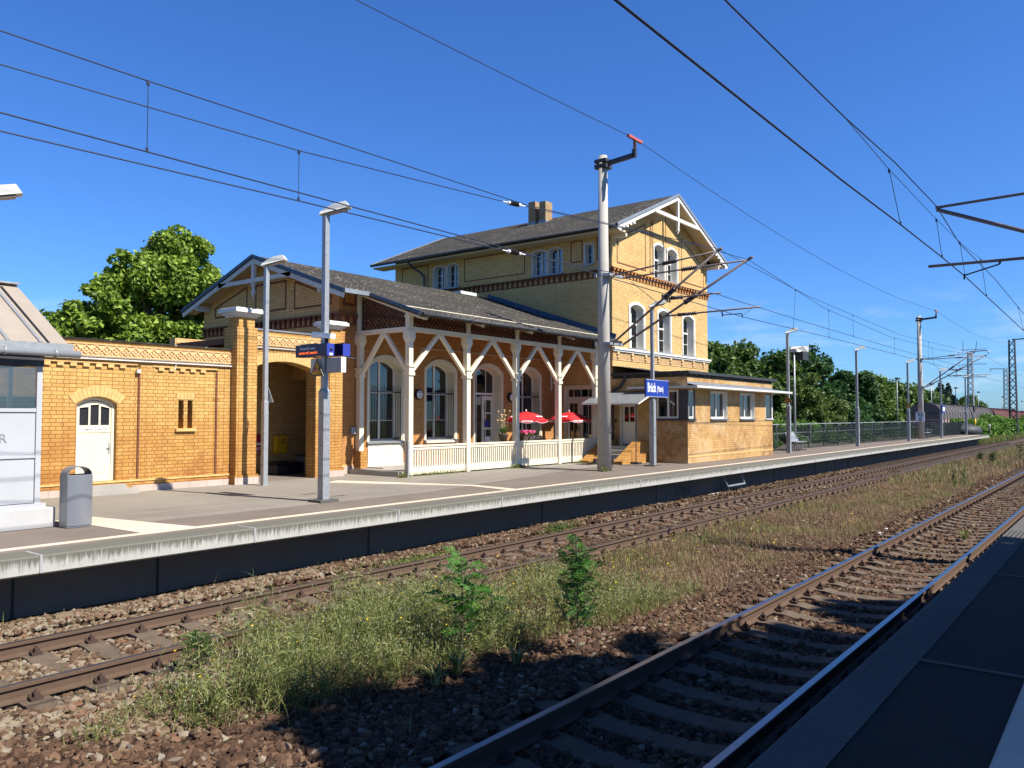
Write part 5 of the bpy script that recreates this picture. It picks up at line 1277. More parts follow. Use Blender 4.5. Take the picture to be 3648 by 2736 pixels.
# things in the gateway
t = empty('poster', (14.05, 20.55, 1.3), 0, 'dark red poster with white lines on the passage wall behind the arch', 'poster')
b = MB(); b.box(-.26, .24, 0, .03, 0, .62); b.build('board', M['posterred'], t, world=False)
b = MB()
for k, (z, l, h) in enumerate(((.50,.10,.015),(.45,.12,.015),(.30,.26,.07),(.21,.22,.02),(.16,.20,.03),(.1,.2,.015),(.05,.2,.015))): b.box(-.2, -.2+l*1.4, -.003, 0, z, z+h)
b.build('poster_print', M['signwhite'], t, world=False)
t = empty('letter_box', (14.78, 20.5, 1.33), 0, 'yellow letter box with black horn emblem on the passage wall', 'letter box')
b = MB(); b.box(-.2, .24, -.12, .05, 0, .55); b.build('body', M['postyellow'], t, world=False, bevel=.03)
b = MB(); b.lathe([(.001,-.004),(.001,-.004)], (0,0,0), 3) if False else None
for k in range(14):
    a = 2*pi*k/14; b.bar((.06+.06*cos(a), -.124, .38+.05*sin(a)), (.06+.06*cos(a+.45), -.124, .38+.05*sin(a+.45)), .004, .018)
b.bar((.0,-.124,.31), (.16,-.124,.33), .004, .02); b.bar((.1,-.124,.42), (.17,-.124,.46), .004, .02); b.build('horn_emblem', M['black'], t, world=False)
def wheelie(x, y, lab):
    t = empty('wheelie_bin', (x, y, .22), .2, lab, 'wheelie bin', 'black bins in the gateway')
    b = MB(); b.add([(-.2,-.24,0),(.2,-.24,0),(.2,.22,0),(-.2,.22,0),(-.27,-.32,.8),(.27,-.32,.8),(.27,.30,.8),(-.27,.30,.8)], [(3,2,1,0),(4,5,6,7),(0,1,5,4),(1,2,6,5),(2,3,7,6),(3,0,4,7)]); b.build('body', M['rubber'], t, world=False)
    b = MB(); b.add([(-.29,-.35,.8),(.29,-.35,.8),(.29,.33,.83),(-.29,.33,.83),(-.27,-.30,.86),(.27,-.30,.86),(.27,.30,.9),(-.27,.30,.9)], [(3,2,1,0),(4,5,6,7),(0,1,5,4),(1,2,6,5),(2,3,7,6),(3,0,4,7)]); b.build('lid', M['black'], t, world=False)
wheelie(14.25, 19.9, 'black wheelie bin on the left in the arched passage'); wheelie(14.85, 20.1, 'black wheelie bin beside the grey box in the arched passage')
t = empty('storage_box', (15.75, 20.05, .22), 0, 'plain grey cabinet standing at the right of the arched passage', 'cabinet')
b = MB(); b.box(-.45, .6, -.3, .3, 0, 1.02); b.build('body', M['greysteel'], t, world=False, bevel=.02); b = MB(); b.box(-.47, .62, -.32, .32, 1.021, 1.06); b.build('lid', M['darksteel'], t, world=False)

# parasols, pots, flowers in the porch
def parasol(x, y, lab, rz):
    t = empty('parasol', (x, y, .93), rz, lab, 'parasol', 'red parasols under the porch')
    b = MB(); b.tube((0,0,0), (0,0,1.72), .018, .018, 8); b.lathe([(.02,0),(.02,.03),(.035,.035),(.012,.09),(.001,.1)], (0,0,1.68), 8); b.build('pole', M['signwhite'], t, world=False)
    b = MB(); n = 8; r = .82; vs = [(0,0,1.70)]
    ring1 = [(r*.55*cos(2*pi*i/n), r*.55*sin(2*pi*i/n), 1.60) for i in range(n)]; ring2 = [(r*cos(2*pi*i/n), r*sin(2*pi*i/n), 1.36) for i in range(n)]
    vs += ring1+ring2; fs = []
    for i in range(n): j = (i+1) % n; fs += [(0,1+i,1+j),(1+i,1+n+i,1+n+j,1+j)]
    b.add(vs, fs, False); b.build('canopy', M['parared'], t, world=False, fixn=False)
    b = MB()
    for i in range(n):
        a0, a1 = 2*pi*i/n, 2*pi*(i+1)/n; p = Vector((r*cos(a0), r*sin(a0), 1.42)); q = Vector((r*cos(a1), r*sin(a1), 1.42)); m = 8
        top = [p.lerp(q, k/m) for k in range(m+1)]; bot = [top[k]-Vector((0,0,.07+.06*sin(pi*k/m))) for k in range(m+1)]
        b.add(top+bot, [(k, k+1, m+2+k, m+1+k) for k in range(m)])
    v = b.build('valance', M['parared'], t, world=False, fixn=False)
    b = MB()
    for i in range(n):   # white print on every other valance and panel, and the white lower hem
        a0, a1 = 2*pi*i/n, 2*pi*(i+1)/n; p = Vector((r*1.004*cos(a0), r*1.004*sin(a0), 1.42)); q = Vector((r*1.004*cos(a1), r*1.004*sin(a1), 1.42))
        rr = random.Random(i)
        if i % 2 == 0:
            k = .2
            while k < .78:
                w_ = .04+.05*rr.random(); a = p.lerp(q, k); c = p.lerp(q, k+w_); b.add([a-Vector((0,0,.03)), c-Vector((0,0,.03)), c-Vector((0,0,.085)), a-Vector((0,0,.085))], [(0,1,2,3)]); k += w_+.02
        for k in range(8):
            a = p.lerp(q, k/8)-Vector((0,0,.062+.06*sin(pi*k/8))); c = p.lerp(q, (k+1)/8)-Vector((0,0,.062+.06*sin(pi*(k+1)/8)))
            b.add([a, c, c-Vector((0,0,.01)), a-Vector((0,0,.01))], [(0,1,2,3)])
        A_ = Vector((r*.62*cos((a0+a1)/2), r*.62*sin((a0+a1)/2), 1.572))*1.0; tg = Vector((-sin((a0+a1)/2), cos((a0+a1)/2), 0)); rd = Vector((cos((a0+a1)/2), sin((a0+a1)/2), -.49))
        if i % 2 == 1:
            for (o1, w_) in ((-.16,.1),(-.04,.07),(.05,.1)): a = A_+tg*o1+rd*.08+Vector((0,0,.012)); b.add([a, a+tg*w_, a+tg*w_+rd*.07, a+rd*.07], [(0,1,2,3)])
    b.build('white_print', M['signwhite'], t, world=False, fixn=False)
    b = MB()
    for i in range(n): a = 2*pi*i/n; b.tube((0,0,1.28), (r*.55*cos(a), r*.55*sin(a), 1.55), .006, .006, 4)
    b.build('ribs', M['galv'], t, world=False)
    b = MB(); b.lathe([(.2,0),(.2,.06),(.04,.1)], (0,0,0), 12); b.build('stand', M['rubber'], t, world=False)
parasol(22.62, 17.0, 'left red parasol with white print beside the porch flowers', .3)
parasol(25.35, 17.0, 'right red parasol with white print in front of the double door', .65)

def blades(b, c, n, h, spread, r, wid=.012):
    for i in range(n):
        a = r.uniform(0, 2*pi); L = h*r.uniform(.6, 1.1); s = spread*r.uniform(.2, 1)
        p0 = Vector(c)+Vector((cos(a)*.04, sin(a)*.04, 0)); d = Vector((cos(a), sin(a), 0)); sd = Vector((-sin(a), cos(a), 0))*wid
        pts = [p0+d*s*t*t*1.0+Vector((0,0,L*(t*1.5-.75*t*t))) for t in (0, .35, .7, 1.0)]
        vs = []; 
        for k, p in enumerate(pts): w_ = 1-.3*k if k < 3 else .03; vs += [p-sd*w_, p+sd*w_]
        b.add(vs, [(0,1,3,2),(2,3,5,4),(4,5,7,6)])
r_ = random.Random(5)
t = empty('potted_lily', (20.55, 16.38, 1.635), 0, 'potted strap leaved plant with dry round seed heads on the porch rail', 'potted plant')
b = MB(); b.lathe([(.10,0),(.16,.2),(.17,.21),(.17,.24)], (0,0,0), 14); b.build('pot', M['pot'], t, world=False)
b = MB(); blades(b, (0,0,.2), 170, .36, .30, r_); b.build('leaves', M['leaf_sap'], t, world=False, fixn=False)
st = MB(); bl = MB()
for i in range(17):
    a = r_.uniform(0, 6.28); s = r_.uniform(.05, .34); h = r_.uniform(.45, .85); p = Vector((cos(a)*s, sin(a)*s, .2+h))
    st.tube((cos(a)*.05, sin(a)*.05, .2), p, .004, .004, 4, False); bl.ball(p, .032, 7, 5)
st.build('stems', M['seedball'], t, world=False); bl.build('seed_heads', M['seedball'], t, world=False)
for k, (x, lab) in enumerate(((21.7, 'flower box with pink blossoms left of the parasol pole'), (22.05, 'flower box with pink and red blossoms right of its twin on the porch rail'))):
    x = 21.64+.33*k
    t = empty('flower_box', (x, 16.36, 1.635), 0, lab, 'flower box', 'flower boxes on the porch rail')
    b = MB(); b.add([(-.12,-.08,0),(.12,-.08,0),(.12,.08,0),(-.12,.08,0),(-.15,-.11,.18),(.15,-.11,.18),(.15,.11,.18),(-.15,.11,.18)], [(3,2,1,0),(4,5,6,7),(0,1,5,4),(1,2,6,5),(2,3,7,6),(3,0,4,7)]); b.build('box', M['pot'], t, world=False)
    b = MB(); 
    for i in range(60): blades(b, (r_.uniform(-.12,.12), r_.uniform(-.1,.1), .16), 2, .14, .1, r_, .02)
    b.build('leaves', M['leaf_mid'], t, world=False, fixn=False)
    b = MB()
    for i in range(26): b.ball((r_.uniform(-.15,.15), r_.uniform(-.13,.1), r_.uniform(.22,.34)), r_.uniform(.022,.04), 6, 4)
    b.build('blossoms', M['pinkpetal'], t, world=False)

# benches
def bench(x, y, lab):
    t = empty('bench', (x, y, .755), 0, lab, 'bench', 'grey mesh benches on the far platform')
    b = MB(); b.box(-.75, .75, -.05, .42, .42, .45); b.build('seat', M['galv'], t, world=False)
    b = MB(); b.add([(-.75,.40,.46),(.75,.40,.46),(.75,.55,.92),(-.75,.55,.92),(-.75,.43,.46),(.75,.43,.46),(.75,.58,.92),(-.75,.58,.92)], [(0,1,2,3),(7,6,5,4),(0,4,5,1),(1,5,6,2),(2,6,7,3),(3,7,4,0)]); b.build('backrest', M['galv'], t, world=False)
    for s in (-.5, .5): b = MB(); b.bar((s,.15,0), (s,.15,.42), .05, .05, (0,1,0)); b.bar((s,-.1,.02), (s,.45,.02), .05, .04); b.build('leg', M['greysteel'], t, world=False)
    for s in (-.75, .75): b = MB(); b.path([(s,.45,.62),(s,.2,.70),(s,-.08,.66),(s,-.1,.46)], .016, 6); b.build('armrest', M['galv'], t, world=False)
t1 = bench(40.4, 13.15, 'nearest grey mesh bench against the fence'); bench(69.2, 12.7, 'second grey mesh bench beyond the overhead line mast')
# mesh fence
t = empty('mesh_fence', (38, 14.0, .76), 0, 'long dark green wire mesh fence behind the platform', 'fence')
p0 = Vector((36.4, 14.1, 0)); p1 = Vector((86.5, 12.9, 0)); n = 20
for k in range(n+1):
    p = p0.lerp(p1, k/n); b = MB(); b.box(p.x-.03, p.x+.03, p.y-.02, p.y+.02, .3, 1.98); b.build('post', M['black'], t)
b = MB(); N = int((p1-p0).length/.055)
for k in range(N):
    p = p0.lerp(p1, k/N); b.box(p.x-.0045, p.x+.0045, p.y-.034, p.y-.026, .5, 1.93)
for z in [.78+.2*i for i in range(6)]+[1.93]: b.bar((p0.x, p0.y-.03, z), (p1.x, p1.y-.03, z), .008, .012)
tag(b.build('mesh_panel', mat('dark_green_mesh', (.035,.05,.045), .6), t), kind='stuff')
t = empty('rear_fence', (45, 17.5, .76), 0, 'pale grey rail fence behind the bushes beyond the mesh fence', 'fence')
b = MB()
for k in range(16): x = 42+3*k; b.box(x-.03, x+.03, 16.0, 16.06, .3, 2.05)
b.bar((42,16.03,2.0), (87,16.03,2.0), .05, .05); b.bar((42,16.03,1.5), (87,16.03,1.5), .04, .04); b.build('rails', M['galv'], t)

# ------------------------------------------------------------------ overhead line masts
def ribbed(b, p, q, r, n=9, core=.35):
    p = Vector(p); q = Vector(q); d = q-p
    for i in range(n):
        a = p+d*(i/n); c = p+d*((i+.55)/n); b.tube(a, c, r, r*.8, 8)
    b.tube(p, q, r*core*1.4, r*core*1.4, 6)
def cantilever(t, x, ym, yt, zt, zl, zu, zs, ys, dx=0.0, kf=.5):
    """tubes from brackets on the mast (ym) to the wire supports"""
    b = MB(); b.tube((x+dx, ym-.3, zl), (x, yt, zt), .037, .037, 8); b.tube((x, yt, zt), (x, yt-.12, zt+.06), .045, .045, 8); b.build('diagonal_tube', M['tubesteel'], t)
    b = MB(); b.tube((x+dx, ym-.3, zu), (x, yt+.12, zt-.02), .026, .026, 8); b.build('top_tube', M['tubesteel'], t)
    p = Vector((x+dx, ym-.3, zl)).lerp(Vector((x, yt, zt)), .52); q = Vector((x+dx, ym-.3, zl)).lerp(Vector((x, yt, zt)), .62)
    p2 = Vector((x+dx, ym-.3, zu)).lerp(Vector((x, yt+.12, zt-.02)), .52); q2 = Vector((x+dx, ym-.3, zu)).lerp(Vector((x, yt+.12, zt-.02)), .66)
    b = MB(); ribbed(b, p, q, .085); b.build('insulator', M['insul'], t); b = MB(); ribbed(b, p2, q2, .07); b.build('insulator', M['insul'], t)
    f = Vector((x+dx, ym-.3, zl)).lerp(Vector((x, yt, zt)), kf)
    b = MB(); b.tube(f, (x, ys, zs), .026, .024, 8); b.build('registration_tube', M['tubesteel'], t)
    p3 = f.lerp(Vector((x, ys, zs)), .15); q3 = f.lerp(Vector((x, ys, zs)), .36); b = MB(); ribbed(b, p3, q3, .06); b.build('insulator', M['insul'], t)
    return f
def mast(x, y, ztop, lab, arm_y, km=None, second=True):
    t = empty('catenary_mast', (x, y, .755), 0, lab, 'overhead line mast', 'concrete overhead line masts')
    b = MB(); b.tube((x, y, .72), (x, y, ztop), .225, .135, 20); b.build('concrete_pole', M['mastc'], t)
    b = MB(); b.box(x-.2, x+.2, y-.22, y+.2, ztop-.42, ztop-.30); b.box(x-.2, x+.2, y-.22, y+.2, ztop-.24, ztop-.14); b.bar((x-.0, y-.1, ztop-.28), (x+.0, arm_y+.05, ztop-.20), .10, .14); b.box(x-.05, x+.05, arm_y-.04, arm_y+.08, ztop-.27, ztop-.02)
    b.build('top_arm', M['darksteel'], t)
    b = MB(); ribbed(b, (x, arm_y, ztop-.04), (x, arm_y, ztop+.26), .06, 7); b.build('insulator', M['insul'], t)
    b = MB(); b.box(x-.42, x+.42, arm_y-.045, arm_y+.045, ztop+.26, ztop+.34); b.build('bird_guard', M['red'], t)
    for z in (6.88, 4.72):
        b = MB(); b.box(x-.24, x+.24, y-.25, y-.12, z-.05, z+.05); b.box(x-.24, x+.24, y+.12, y+.2, z-.05, z+.05); b.box(x-.22, x+.62, y-.36, y-.26, z-.04, z+.04); b.build('cross_arm', M['galv'], t)
    cantilever(t, x-.0, y, 9.28, 7.20, 4.72, 6.86, 5.98, 9.2)
    cantilever(t, x+.62, y, 8.62, 6.97, 4.72, 6.86, 5.57, 8.3, kf=.36)
    b = MB(); b.tube((x+.62, 9.45, 5.56), (x+.62, 9.43, 5.38), .02, .02, 6); b.tube((x+.62, 9.43, 5.42), (x+.62, 8.85, 5.42), .014, .014, 6); b.tube((x+.62, 8.85, 5.42), (x+.62, 8.82, 5.30), .014, .014, 6); b.tube((x+.62, 8.4, 5.62), (x+.62, 8.83, 5.36), .005, .005, 4)
    b.tube((x+.5, 12.4, 6.7), (x+.6, 10.9, 5.45), .009, .009, 4)
    b.build('steady_arm', M['black'], t)
    return t
m1 = mast(21.5, 13.1, 10.72, 'tall concrete overhead line mast standing on the platform before the station house', 11.95)
b = MB(); b.path([(21.42,12.865,2.05),(21.47,12.868,2.12),(21.45,12.866,1.95),(21.55,12.868,1.95),(21.62,12.875,2.1),(21.57,12.87,1.98)], .01, 4); b.path([(21.6,12.875,.95),(21.66,12.885,1.1),(21.6,12.875,1.12),(21.62,12.88,.85)], .012, 4); b.build('graffiti', M['graff'], m1)
m2 = mast(67.6, 12.9, 10.2, 'second concrete overhead line mast with kilometre plate beside the mesh fence', 11.7)
t = empty('kilometre_sign', (67.33, 12.9, 2.05), Q90, 'white kilometre plate reading 52 over 0 on the second mast', 'kilometre sign')
b = MB(); b.box(-.31, .31, -.02, .02, 0, .74); b.build('plate', M['signwhite'], t, world=False)
ptext('52', .40, 0, -.024, .54, M['black'], 'number', t, .95, bold=.012); ptext('0', .40, 0, -.024, .18, M['black'], 'number', t, .95, bold=.012)
# near-side cantilever reaching in from the right
t = empty('near_mast', (16.8, -1.6, .76), 0, 'near side mast whose cantilever tubes reach into the picture from the right', 'overhead line mast')
b = MB(); b.tube((16.8, -1.6, -.3), (16.8, -1.6, 9.5), .22, .14, 16); b.build('concrete_pole', M['mastc'], t)
b = MB(); b.tube((16.8, 2.88, 6.42), (16.8, -1.4, 6.50), .026, .026, 8); b.build('top_tube', M['tubesteel'], t)
b = MB(); b.tube((16.8, 2.86, 6.38), (16.8, -1.4, 4.5), .037, .037, 8); b.build('diagonal_tube', M['tubesteel'], t)
b = MB(); b.tube((16.8, 3.02, 5.31), (16.8, .1, 5.26), .028, .028, 8); b.build('registration_tube', M['tubesteel'], t)
b = MB(); b.tube((16.8, 2.40, 5.08), (16.8, 1.86, 5.22), .014, .014, 6); b.tube((16.8, 1.86, 5.22), (16.8, 1.84, 5.30), .02, .02, 6); b.tube((16.8, 2.42, 5.1), (16.8, 2.43, 5.0), .016, .016, 6); b.build('steady_arm', M['black'], t)

# distant lattice masts
def lattice_mast(x, y, z1, w0, w1, lab, arm, mt='darksteel'):
    t = empty('lattice_mast', (x, y, 0), 0, lab, 'lattice mast', 'distant lattice steel masts')
    b = MB(); n = int(z1/.9)
    def W(z): return w0+(w1-w0)*z/z1
    for sx in (-1, 1):
        for sy in (-1, 1): b.bar((sx*w0, sy*w0, 0), (sx*w1, sy*w1, z1), .10, .10)
    for k in range(n):
        za, zb = z1*k/n, z1*(k+1)/n; a, c = W(za), W(zb)
        for s in (-1, 1):
            b.bar((-a, s*a, za), (c, s*c, zb), .05, .05); b.bar((a, s*a, za), (-c, s*c, zb), .05, .05)
            b.bar((s*a, -a, za), (s*c, c, zb), .05, .05); b.bar((s*a, a, za), (s*c, -c, zb), .05, .05)
    b.build('lattice_column', M[mt], t, world=False)
    b = MB(); b.bar((0, 0, z1), (0, arm, z1+.05), .12, .14); b.tube((0, arm, z1+.1), (0, arm, z1-.5), .06, .06, 6); b.build('top_arm', M[mt], t, world=False)
    return t
lattice_mast(118.5, 12.0, 12.2, .42, .30, 'nearest dark lattice mast at the right edge rising beyond the bushes', -1.6)
lattice_mast(142, 20, 12.6, .45, .28, 'lattice mast with several wire arms standing behind the freight wagons', -2.5, 'greysteel')
t = bpy.context.scene.objects.get('lattice_mast.001')
b = MB(); 
for z, l in ((12.9,.0),(10.6,-1.8),(8.6,-1.8)): b.bar((0,1.2,z), (0,-2.2,z), .08, .08)
b.bar((0,-.8,12.6), (0,-1.0,14.2), .08, .08); b.bar((0,.9,12.6), (0,.9,14.3), .08, .08); b.bar((0,1.9,8.6), (0,1.9,9.6), .08, .08); b.build('cross_arms', M['greysteel'], t, world=False)
lattice_mast(186, 20, 12.0, .5, .3, 'farthest lattice mast behind the red wagons', 2.6, 'greysteel')

# ------------------------------------------------------------------ overhead wires
def sag(p, q, s, n=14):
    p = Vector(p); q = Vector(q); return [p.lerp(q, k/n)-Vector((0, 0, s*4*(k/n)*(1-k/n))) for k in range(n+1)]
def wireset(lab, mess, cont, drops, rm=.0085, rc=.010, extra=()):
    t = empty('overhead_line', tuple(mess[0]), 0, lab, 'overhead line', 'overhead contact lines')
    b = MB(); b.path(mess, rm, 5); b.build('messenger_wire', M['wire'], t, fixn=False)
    if cont: b = MB(); b.path(cont, rc, 5); b.build('contact_wire', M['wire'], t, fixn=False)
    for p, q in drops:
        b = MB(); b.tube(p, q, .0055, .0055, 4); b.box(q[0]-.012, q[0]+.012, q[1]-.012, q[1]+.012, q[2], q[2]+.05); b.box(p[0]-.014, p[0]+.014, p[1]-.014, p[1]+.014, p[2]-.05, p[2]+.005); b.build('dropper', M['wire'], t, fixn=False)
    for p, q in extra:
        b = MB(); b.path([p, q] if not isinstance(p[0], tuple) else p, .006, 4); b.build('stitch_wire', M['wire'], t, fixn=False)
    return t
# far track, pair A (continues over the whole picture, z taken from sight lines)
A_m = [(-2,8.9,6.33),(4.6,8.9,6.33),(11.9,8.9,6.42),(14.5,8.92,6.62),(18,8.9,6.86),(22.1,8.62,6.95),(30,8.85,6.42),(40,8.9,6.18),(52,8.9,6.35),(68.2,8.62,6.95),(110,9,6.3),(160,9,6.3)]
A_c = [(-2,8.9,5.50),(11.9,8.9,5.5),(22.2,8.82,5.32),(30,8.85,5.38),(40,8.9,5.42),(68,8.7,5.35),(160,8.9,5.4)]
def zat(P, x):
    for p, q in zip(P[:-1], P[1:]):
        if p[0] <= x <= q[0]: k = (x-p[0])/(q[0]-p[0]); return tuple(p[i]+(q[i]-p[i])*k for i in range(3))
def drops(P, Q, xs): return [(zat(P, x), zat(Q, x)) for x in xs]
wireset('pair of contact wires over the far track running nearest to the platform edge', A_m, A_c, drops(A_m, A_c, (4.57, 26.5, 30.5, 41.0, 50, 58)))
B_m = [(-2,9.6,6.25),(3,9.5,6.22),(6.95,9.25,6.22),(11.4,9.15,6.44),(12.2,9.15,6.5),(21.5,9.28,7.25),(30,9.4,6.9),(45,9.5,6.7),(67.6,9.28,7.20)]
B_c = [(-2,9.6,5.52),(3,9.5,5.5),(6.95,9.25,5.5),(11.4,9.15,5.53),(12.2,9.15,5.56),(21.5,9.28,5.93),(30,9.4,5.9),(45,9.5,5.9),(67.6,9.3,5.95)]
tB = wireset('second pair of wires over the far track with white ended insulators let into them', B_m, B_c, drops(B_m, B_c, (6.95, 36, 52)))
for P in (B_m, B_c):
    p = Vector(zat(P, 11.45)); q = Vector(zat(P, 12.15)); b = MB(); ribbed(b, p.lerp(q, .3), p.lerp(q, .7), .045, 9); b.build('insulator', M['insul'], tB)
    b = MB(); b.tube(p, p.lerp(q, .22), .012, .012, 6); b.tube(p.lerp(q, .22), p.lerp(q, .32), .035, .035, 8); b.tube(p.lerp(q, .68), p.lerp(q, .78), .035, .035, 8); b.tube(p.lerp(q, .78), q, .012, .012, 6); b.build('insulator_cap', M['signwhite'], tB)
N_m = [(2,2.87,6.3),(7.0,2.87,6.28),(10.7,2.87,6.34),(13.5,2.87,6.45),(16.8,2.87,6.46),(19.5,2.9,6.22),(25.2,2.9,6.2),(34,2.95,6.0),(60,2.9,6.1),(110,2.9,6.3)]
N_c = [(2,2.87,5.44),(10.55,2.87,5.47),(13.75,2.87,5.52),(17.3,2.87,5.55),(20,2.87,5.55),(34,2.9,5.35),(110,2.9,5.4)]
st_ = [(10.7,2.87,6.34),(13.1,2.87,6.24),(16.8,2.87,6.20),(19.6,2.87,6.21),(22.5,2.88,6.33)]
wireset('contact and messenger wires over the near track crossing the upper right sky', N_m, N_c, [((13.1,2.87,6.24), zat(N_c, 13.8)), ((16.8,2.87,6.20), zat(N_c, 17.3)), (zat(st_, 19.4), zat(N_c, 20)), ((22.5,2.88,6.33), zat(N_c, 23.3)), (zat(N_m, 31.0), zat(N_c, 32.0))], .0095, .0125, [(st_, None)])
t = empty('feeder_wire', (0, 11.95, 11), 0, 'single feeder wire strung between the tops of the concrete masts', 'feeder wire')
b = MB(); b.path(sag((-25,11.95,11.03), (21.5,11.95,11.03), .45)[4:]+sag((21.5,11.95,11.03), (67.6,11.7,10.52), .75)[1:]+sag((67.6,11.7,10.52), (118.5,10.4,12.1), 1.2)[1:], .0105, 5); b.build('wire', M['wire'], t, fixn=False)

# ------------------------------------------------------------------ things at the far end
t = empty('platform_end_sign', (88.5, 12.2, .6), 0, 'yellow oval exclamation sign under a black board at the platform end', 'signal sign')
b = MB(); b.tube((0,0,0), (0,0,2.4), .05, .05, 8); b.build('post', M['darksteel'], t, world=False)
b = MB(); b.lathe([(.001,-.05),(.42,-.04),(.42,0)], (0, -.06, 1.25), 16, 'y'); b.build('yellow_disc', M['yellow'], t, world=False); b = MB(); b.box(-.05, .05, -.13, -.115, 1.1, 1.4); b.build('exclamation', M['black'], t, world=False)
b = MB(); b.box(-.4, .4, -.05, .05, 2.35, 2.9); b.build('black_board', M['black'], t, world=False)
t = empty('covered_boat', (87.0, 13.2, .5), 0, 'dark rounded tarpaulin covered heap just behind the platform end', 'covered heap')
b = MB(); b.lathe([(.001,0),(1.5,.05),(1.9,.45),(1.7,.95),(.9,1.25),(.001,1.33)], (0,0,0), 16); b.build('tarpaulin', M['rubber'], t, world=False)
t = empty('marker_post', (97, 12.0, -.3), 0, 'short white tipped post in the grass beyond the platform end', 'post')
b = MB(); b.tube((0,0,0), (0,0,1.9), .07, .07, 6); b.build('post', M['darksteel'], t, world=False); b = MB(); b.tube((0,0,1.7), (0,0,1.92), .09, .09, 6); b.build('cap', M['signwhite'], t, world=False)
# ladder under platform, graffiti, litter
t = empty('platform_ladder', (26.0, 10.95, 0), 0, 'small steel step bracket hanging under the platform edge', 'step')
b = MB(); b.bar((25.6,10.80,.12), (27.1,10.80,.12), .06, .05); 
for x in (25.6, 27.1): b.bar((x,10.80,.12), (x,10.95,.5), .03, .03)
b.build('step_frame', M['galv'], t)
gw = bpy.context.scene.objects.get('platform_wall')
def gtext(s, size, loc, sx=1): return text(s, size, loc, (pi/2, 0, 0), M['graff'], None, 'graffiti_lettering', .002, sx=sx)
gt = gtext('TORN', .42, (23.1, 11.245, .10), .95); tag(gt, 'black sprayed graffiti letters on the platform wall', 'graffiti')
for k, (x, y, lab) in enumerate(((19.5, 4.45, 'crumpled white scrap lying left on the stones beside the near rail'), (18.7, 4.40, 'flat white scrap lying nearest on the stones beside the near rail'), (24.3, 10.9, 'white plastic strip lying under the graffiti by the platform wall'))):
    b = MB(); b.add([(x,y,-.09),(x+.09+.9*(k==2),y+.02,-.08),(x+.08+.9*(k==2),y+.07,-.07),(x+.02,y+.06,-.09),(x+.04,y+.03,-.07)], [(0,1,4),(1,2,4),(2,3,4),(3,0,4)]); o = b.build('litter', M['signwhite'], None); tag(o, lab, 'litter', 'white litter on the ballast')

# freight wagons on the siding
def wagon(x0, x1, body, side, roofm, lab, H=3.75, W=1.45, yc=15.7, rr=.55, ribs=12, spk=True):
    t = empty('freight_wagon', ((x0+x1)/2, yc, -.4), 0, lab, 'freight wagon', 'arched roof freight wagons on the siding')
    n = 10; zs = 2.35
    arc = [(yc-W*cos(pi*k/n), zs+(H-zs)*sin(pi*k/n)**.8) for k in range(n+1)]
    b = MB(); b.poly([(yc-W+.05,.75),(yc+W-.05,.75),(yc+W-.05,zs),(yc-W+.05,zs)], 'x', x0+.05, x1-.05); b.build('side_wall', M[side], t)
    b = MB(); b.poly(arc+[(yc-W+.02, zs-.08)] if False else arc[::-1]+[(yc-W, zs-.12),(yc+W, zs-.12)][::1], 'x', x0, x1)
    ro = b.build('roof_hood', M[roofm], t)
    b = MB()
    for k in range(ribs+1):
        x = x0+(x1-x0)*k/ribs
        for a, c in zip(arc[:-1], arc[1:]): b.bar((x, a[0]+(a[0]-yc)*.015, a[1]+.02), (x, c[0]+(c[0]-yc)*.015, c[1]+.02), .06, .05, (1,0,0))
        b.box(x-.05, x+.05, yc-W-.02, yc-W+.06, .78, zs)
    b.build('ribs', M[roofm], t)
    b = MB()
    for k in range(3): b.box(x0-.03, x0, yc-W+.1, yc+W-.1, 1.2+.75*k, 1.27+.75*k)
    b.box(x0-.05, x0, yc-.05, yc+.05, .8, H-.2); b.box(x0-.35, x0, yc-.9, yc-.7, .45, .65); b.box(x0-.35, x0, yc+.7, yc+.9, .45, .65)
    b.build('end_frame', M['darksteel'], t)
    b = MB(); b.box(x0+.02, x1-.02, yc-W+.1, yc+W-.1, .45, .75); b.build('underframe', M['darksteel'], t)
    for xx in (x0+2, x1-2):
        for s in (-1, 1): b = MB(); b.lathe([(.4,-.06),(.46,-.06),(.46,.06),(.4,.06)], (xx, yc+s*.75, .06), 14, 'y'); b.build('wheel', M['darksteel'], t)
    return t
wg = wagon(84, 101.6, 'd', 'wagonside', 'wagonroof', 'nearest brown arched roof freight wagon with faded graffiti side')
b = MB(); rg = random.Random(2)
for k in range(9):
    x = 88+rg.random()*11; h = .5+rg.random()*.8; b.add([(x,14.22,.8),(x+.25,14.22,.8+h),(x+.5,14.22,.8),(x+.9,14.22,.8+h*.6),(x+.4,14.22,1.0)], [(0,1,4),(2,3,4)])
b.build('graffiti', M['signwhite'], wg, fixn=False)
wagon(102.1, 119.2, 'd', 'wagonside', 'wagonroof', 'second brown arched roof freight wagon coupled behind the first')
wagon(120.8, 136.5, 'd', 'wagonred', 'wagonred', 'red brown freight wagon behind the two brown ones', 3.6)
wagon(137.3, 152, 'd', 'wagonred', 'wagonred', 'second red brown freight wagon seen past the lattice mast', 3.6)
wagon(153, 168, 'd', 'wagonside', 'wagonred', 'last freight wagon at the right picture edge', 3.4)
